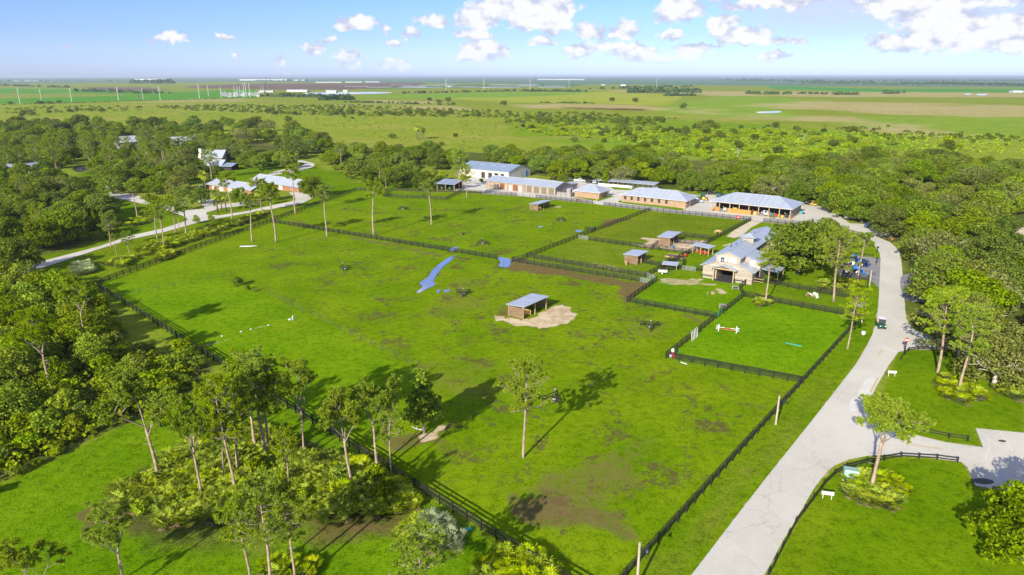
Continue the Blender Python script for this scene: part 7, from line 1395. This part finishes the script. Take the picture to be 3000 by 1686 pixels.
for p, lb in (((650, 985), 'white round cap at one end of the bare strip'), ((706, 972), 'white round cap in the middle of the grass strip'), ((735, 965), 'white round cap beside the pale strip'), ((787, 953), 'white round cap at the far end of the bare strip')): tag(link('septic_cap', MB().lathe([(.20, -.05), (.19, .08), (.06, .10)], 12).mesh('septic_cap', M['white']), None, G(*p)), lb, 'cap', 'white caps in the pasture')
o = thing('pipe_riser', 'white pipe stand and lid in the west pasture', 'pipe', G(858, 938), R(-20)); part('riser', MB().tube([(0, 0, -.2), (0, 0, .95), (.25, 0, 1.05)], .1, 8), M['white'], o); part('lid', MB().box(-1.1, -.5, -.25, .25, -.05, .12), M['white'], o); part('valve', MB().box(-.2, .2, -.2, .2, .3, .6), M['galv'], o)
for p, lb in (((1258, 592), 'dark stump beside the leaning field pine'), ((1471, 588), 'brown log on the grass below the workshop'), ((1357, 687), 'black mineral tub beside the ditch line'), ((1244, 638), 'small dark stump in the pine field'), ((1585, 634), 'dark log near the field shelter'), ((1006, 612), 'pale log lying near the tall pines')):
    o = thing('feed_tub' if 'tub' in lb else 'tree_stump', lb, 'stump' if 'tub' not in lb else 'tub', G(*p), prnd.uniform(0, 3), 'stumps and tubs in the field'); part('body', MB().lathe([(.42, -.1), (.38, .3), (.34, .45), (.3, .4)], 10) if 'log' not in lb else MB().tube([(-.7, 0, .2), (0, .05, .22), (.7, 0, .2)], [.22, .2, .16], 8), M['bark'] if 'tub' not in lb else M['black'], o, True); part('shard', MB().box(-.1, .2, -.05, .05, .3, .6) if 'log' not in lb else MB().tube([(.1, 0, .3), (.3, .2, .7)], .05, 5), M['bark'], o)
o = thing('leaf_litter_log', 'fallen pale branch beside the pointed tree', 'branch', G(1228, 1262)); part('branch', MB().tube([(-1.2, .8, .2), (-.3, .2, .15), (.6, 0, .1)], [.05, .09, .12], 6), M['deadwood'], o); part('twig', MB().tube([(-.3, .2, .15), (-.5, .6, .5)], [.05, .02], 5), M['deadwood'], o)
tag(link('survey_marker', MB().box(-.35, .35, -.25, .25, 0, .12).mesh('survey_marker', M['teal']), None, G(1373, 1552), .4), 'teal lid on the grass beside the thicket fence', 'lid')
o = thing('carport', 'small dark canopy frame behind the pole barn', 'canopy', G(2316, 590), R(-20))
for x in (-1.3, 1.3):
    for y in (-1.3, 1.3): part('leg', MB().tube([(x, y, -.1), (x, y, 2.4)], .04, 5), M['galv'], o)
part('canopy', MB().add([(-1.6, -1.6, 2.4), (1.6, -1.6, 2.4), (1.6, 1.6, 2.4), (-1.6, 1.6, 2.4), (0, 0, 3.1)], [(0, 1, 4), (1, 2, 4), (2, 3, 4), (3, 0, 4), (3, 2, 1, 0)]), surf('grey_canvas', (.34, .33, .36), None, 2, .8), o)
# what stands in the pole barn
for f, y, m, lb, s in ((.03, 1.2, 'red', 'red machine in the first bay of the pole barn', 1.0), (.035, 2.2, 'blue', 'blue barrel in the first bay of the pole barn', .9), (.15, 2.5, 'trim', 'pale equipment pile in the second bay', 1.2), (.28, 3.0, 'yellow', 'yellow machine behind the orange boards', 1.5), (.77, 1.5, 'blue', 'blue upright tank in the pole barn', 1.2), (.81, 2.5, 'red', 'red tool chest in the pole barn', 1.0), (.90, 1.2, 'yellow', 'cream yellow mower in the last bay', .9), (.94, 3.0, 'black', 'black machine in the last bay', 1.3)):
    o = thing('barn_equipment', lb, 'equipment', at_barn(f, y), RZ, 'equipment in the pole barn'); o.scale = (s, s, s); part('body', MB().prism([(-.5, .2), (.5, .2), (.55, .7), (.25, 1.05), (-.35, 1.0), (-.5, .7)], -.4, .4, 'y'), M[m], o, bevel=.05); part('base', MB().box(-.55, .55, -.45, .45, 0, .2), M['black'], o); part('handle', MB().tube([(-.4, 0, .95), (-.75, 0, 1.35), (-.75, .2, 1.35)], .03, 5), M['galv'], o)
o = thing('pallet_stack', 'stack of timber pallets between the barn stalls', 'pallets', at_barn(.565, .8), RZ)
for i in range(9): part('pallet', MB().box(-.6, .6, -.55, .55, i * .16, i * .16 + .13), M['yellowwood'], o)
o = thing('scrap_pile', 'teal barrel and white scrap beside the barn corner', 'scrap', G(2345, 628)); part('barrel', MB().lathe([(.5, 0), (.55, .5), (.5, 1.0), (.1, 1.05)], 12, (0, 0, 0)), M['teal'], o, True); part('board', MB().box(-2.4, -1.4, .2, .3, 0, 1.9), M['white'], o); part('wheel', MB().lathe([(.2, -.12), (.4, -.1), (.4, .1), (.2, .12)], 12, (1.2, 0, .4), 'y'), M['rubber'], o); part('red_bin', MB().box(-1.2, -.7, -.3, .2, 0, .6), M['red'], o)
for p, rz, lb in (((2567, 775), 0, 'black bin post at the parking bay corner'), ((2569, 742), 0, 'black sign post on the grass corner of the road')): o = thing('bin_post', lb, 'post', G(*p), 0, 'black roadside posts'); part('post', MB().box(-.08, .08, -.08, .08, -.2, 1.9), M['fence'], o); part('plate', MB().lathe([(.35, -.1), (.35, -.07)], 14, (0, 0, 1.75), 'y'), M['black'], o)
# ------------------------------------------------------------ the far plain: pylons, substation, sheds
M['steel'] = surf('far_grey_steel', (.55, .55, .54), None, .3, .5, .3)
def pylon(p, ty, label, group='transmission poles on the plain', arms=3):
    h = hgt(p[0], p[1], ty); o = thing('transmission_pole', label, 'pylon', G(*p), R(18), group); part('pole', MB().tube([(0, 0, -1), (0, 0, h)], [max(.55, h * .022), max(.4, h * .014)], 8), M['steel'], o)
    for k in range(arms): part('cross_arm', MB().box(-h * .075, h * .075, -.12, .12, h * (.93 - .09 * k) - .12, h * (.93 - .09 * k) + .12), M['steel'], o)
for p, ty in (((59, 304), 258), ((211, 301), 258), ((348, 298), 254), ((470, 294), 253), ((585, 291), 247), ((648, 288), 256), ((122, 296), 262), ((420, 292), 259), ((611, 282), 250)): pylon(p, ty, 'tall pale transmission pole along the far field ditch', 'transmission poles by the ditch')
for p, ty in (((1307, 269), 232), ((1418, 264), 232), ((1553, 262), 231), ((1667, 259), 235), ((1923, 254), 231), ((1964, 254), 245)): pylon(p, ty, 'slim transmission pole on the middle plain', 'transmission poles on the middle plain')
for p, ty, lb in (((722, 286), 243, 'tall steel mast of the power station'), ((733, 287), 244, 'tall steel mast of the power station'), ((716, 285), 244, 'tall steel mast of the power station'), ((688, 284), 253, 'shorter steel mast of the power station'), ((697, 284), 254, 'shorter steel mast of the power station'), ((704, 283), 254, 'shorter steel mast of the power station'), ((766, 275), 253, 'lone mast beside the crane'), ((773, 275), 253, 'lone mast beside the crane')): pylon(p, ty, lb, 'masts of the power station', 1)
rd = random.Random(8)
for k in range(34):
    q = G(rd.uniform(650, 760), rd.uniform(277, 286)); o = thing('substation_frame', 'small grey steel frame of the power station', 'steel frame', q, rd.uniform(0, 3), 'frames of the power station'); hh = rd.uniform(5, 12)
    for x in (-4, 4): part('leg', MB().box(x - .5, x + .5, -.4, .4, -.5, hh), M['steel'], o)
    part('beam', MB().box(-4.5, 4.5, -.4, .4, hh, hh + 1), M['steel'], o); part('transformer', MB().box(-2, 2, -1.5, 1.5, 0, hh * .4), M['steel'], o)
o = thing('crawler_crane', 'dark crane boom leaning over the power station', 'crane', G(776, 274), 0); part('boom', MB().tube([(0, 0, 2), (8, 0, 48)], [1.0, .5], 6), M['black'], o); part('cab', MB().box(-4, 3, -2.5, 2.5, 0, 5), M['black'], o)
M['farwhite'] = surf('far_white_metal', (.50, .52, .53), (.42, .44, .46), .05, .6)
def far_shed(px0, px1, py, h, d, label, mat='farwhite'):
    b, L = frame((px0, py), (px1, py), 'warehouse', label, 'warehouse', 'pale buildings on the far plain'); part('wall', MB().box(0, L, 0, d, -1, h), M[mat], b); part('roof', MB().prism([(-1, h), (d + 1, h), (d / 2, h + d * .03 + .5)], -1, L + 1, 'x'), M['farwhite'], b); part('door', MB().box(L * .4, L * .5, -.3, -.02, 0, h * .7), M['galv'], b)
for a in ((702, 840, 236.5, 14, 90, 'very long white shed on the horizon'), (390, 487, 235.5, 16, 80, 'white shed behind the pine plantation'), (860, 893, 236.8, 10, 40, 'short white shed beside the long one'), (840, 900, 269.5, 6, 30, 'white hall beside the power station'), (955, 985, 270, 5, 20, 'small white hall by the far pond'), (1005, 1018, 269, 5, 15, 'tiny white block by the far pond'), (1575, 1620, 234.5, 12, 60, 'white shed group on the right horizon'), (1622, 1712, 235, 12, 60, 'long white shed on the right horizon'), (1819, 1834, 252, 7, 20, 'small white house on the middle plain'), (2968, 2998, 272, 6, 20, 'long low white trailer on the right plain'), (925, 960, 243, 6, 20, 'row of white trailers beyond the brown field'), (962, 1000, 242.6, 6, 20, 'second row of white trailers beyond the brown field'), (1012, 1060, 242.2, 6, 20, 'third row of white trailers beyond the brown field'), (1070, 1112, 241.8, 6, 20, 'last row of white trailers beyond the brown field'), (40, 110, 238.6, 4, 30, 'thin white roof line on the left horizon'), (1310, 1322, 256, 4, 14, 'small cream hut below a pylon'), (1762, 1772, 250.5, 5, 14, 'tiny white hut near the right pylon'), (2035, 2040, 235, 5, 14, 'pale speck of a house on the horizon'), (760, 800, 271, 5, 20, 'pale building row left of the white hall')): far_shed(*a)
for k in range(26):
    q = G(rd.uniform(1040, 1640), rd.uniform(247, 259)); o = thing('solar_row', 'pale row of panels in the far solar field', 'solar panels', q, R(rd.uniform(-6, 2)), 'rows of the far solar field'); part('panel', MB().slab([(-60, -2, 1), (60, -2, 1), (60, 2, 2.5), (-60, 2, 2.5)], .2), M['galv'], o); part('mount', MB().box(-55, 55, -.2, .2, -1, 1.3), M['steel'], o)
# ------------------------------------------------------------ haze
m = bpy.data.materials.new('pale_air'); m.use_nodes = True; t = NT(m.node_tree); t.n.clear()
pv = t.add('ShaderNodeVolumePrincipled', i_Color=(0.80, 0.90, 1.0, 1), i_Density=6.0e-5, i_Anisotropy=0.2); o_ = t.add('ShaderNodeOutputMaterial'); t.l.new(pv.outputs[0], o_.inputs['Volume'])
hz = stuff(link('haze', MB().box(-260000, 260000, -600, 43000, -2, 64).mesh('haze', m)), 'thin pale haze over the whole plain', 'haze')
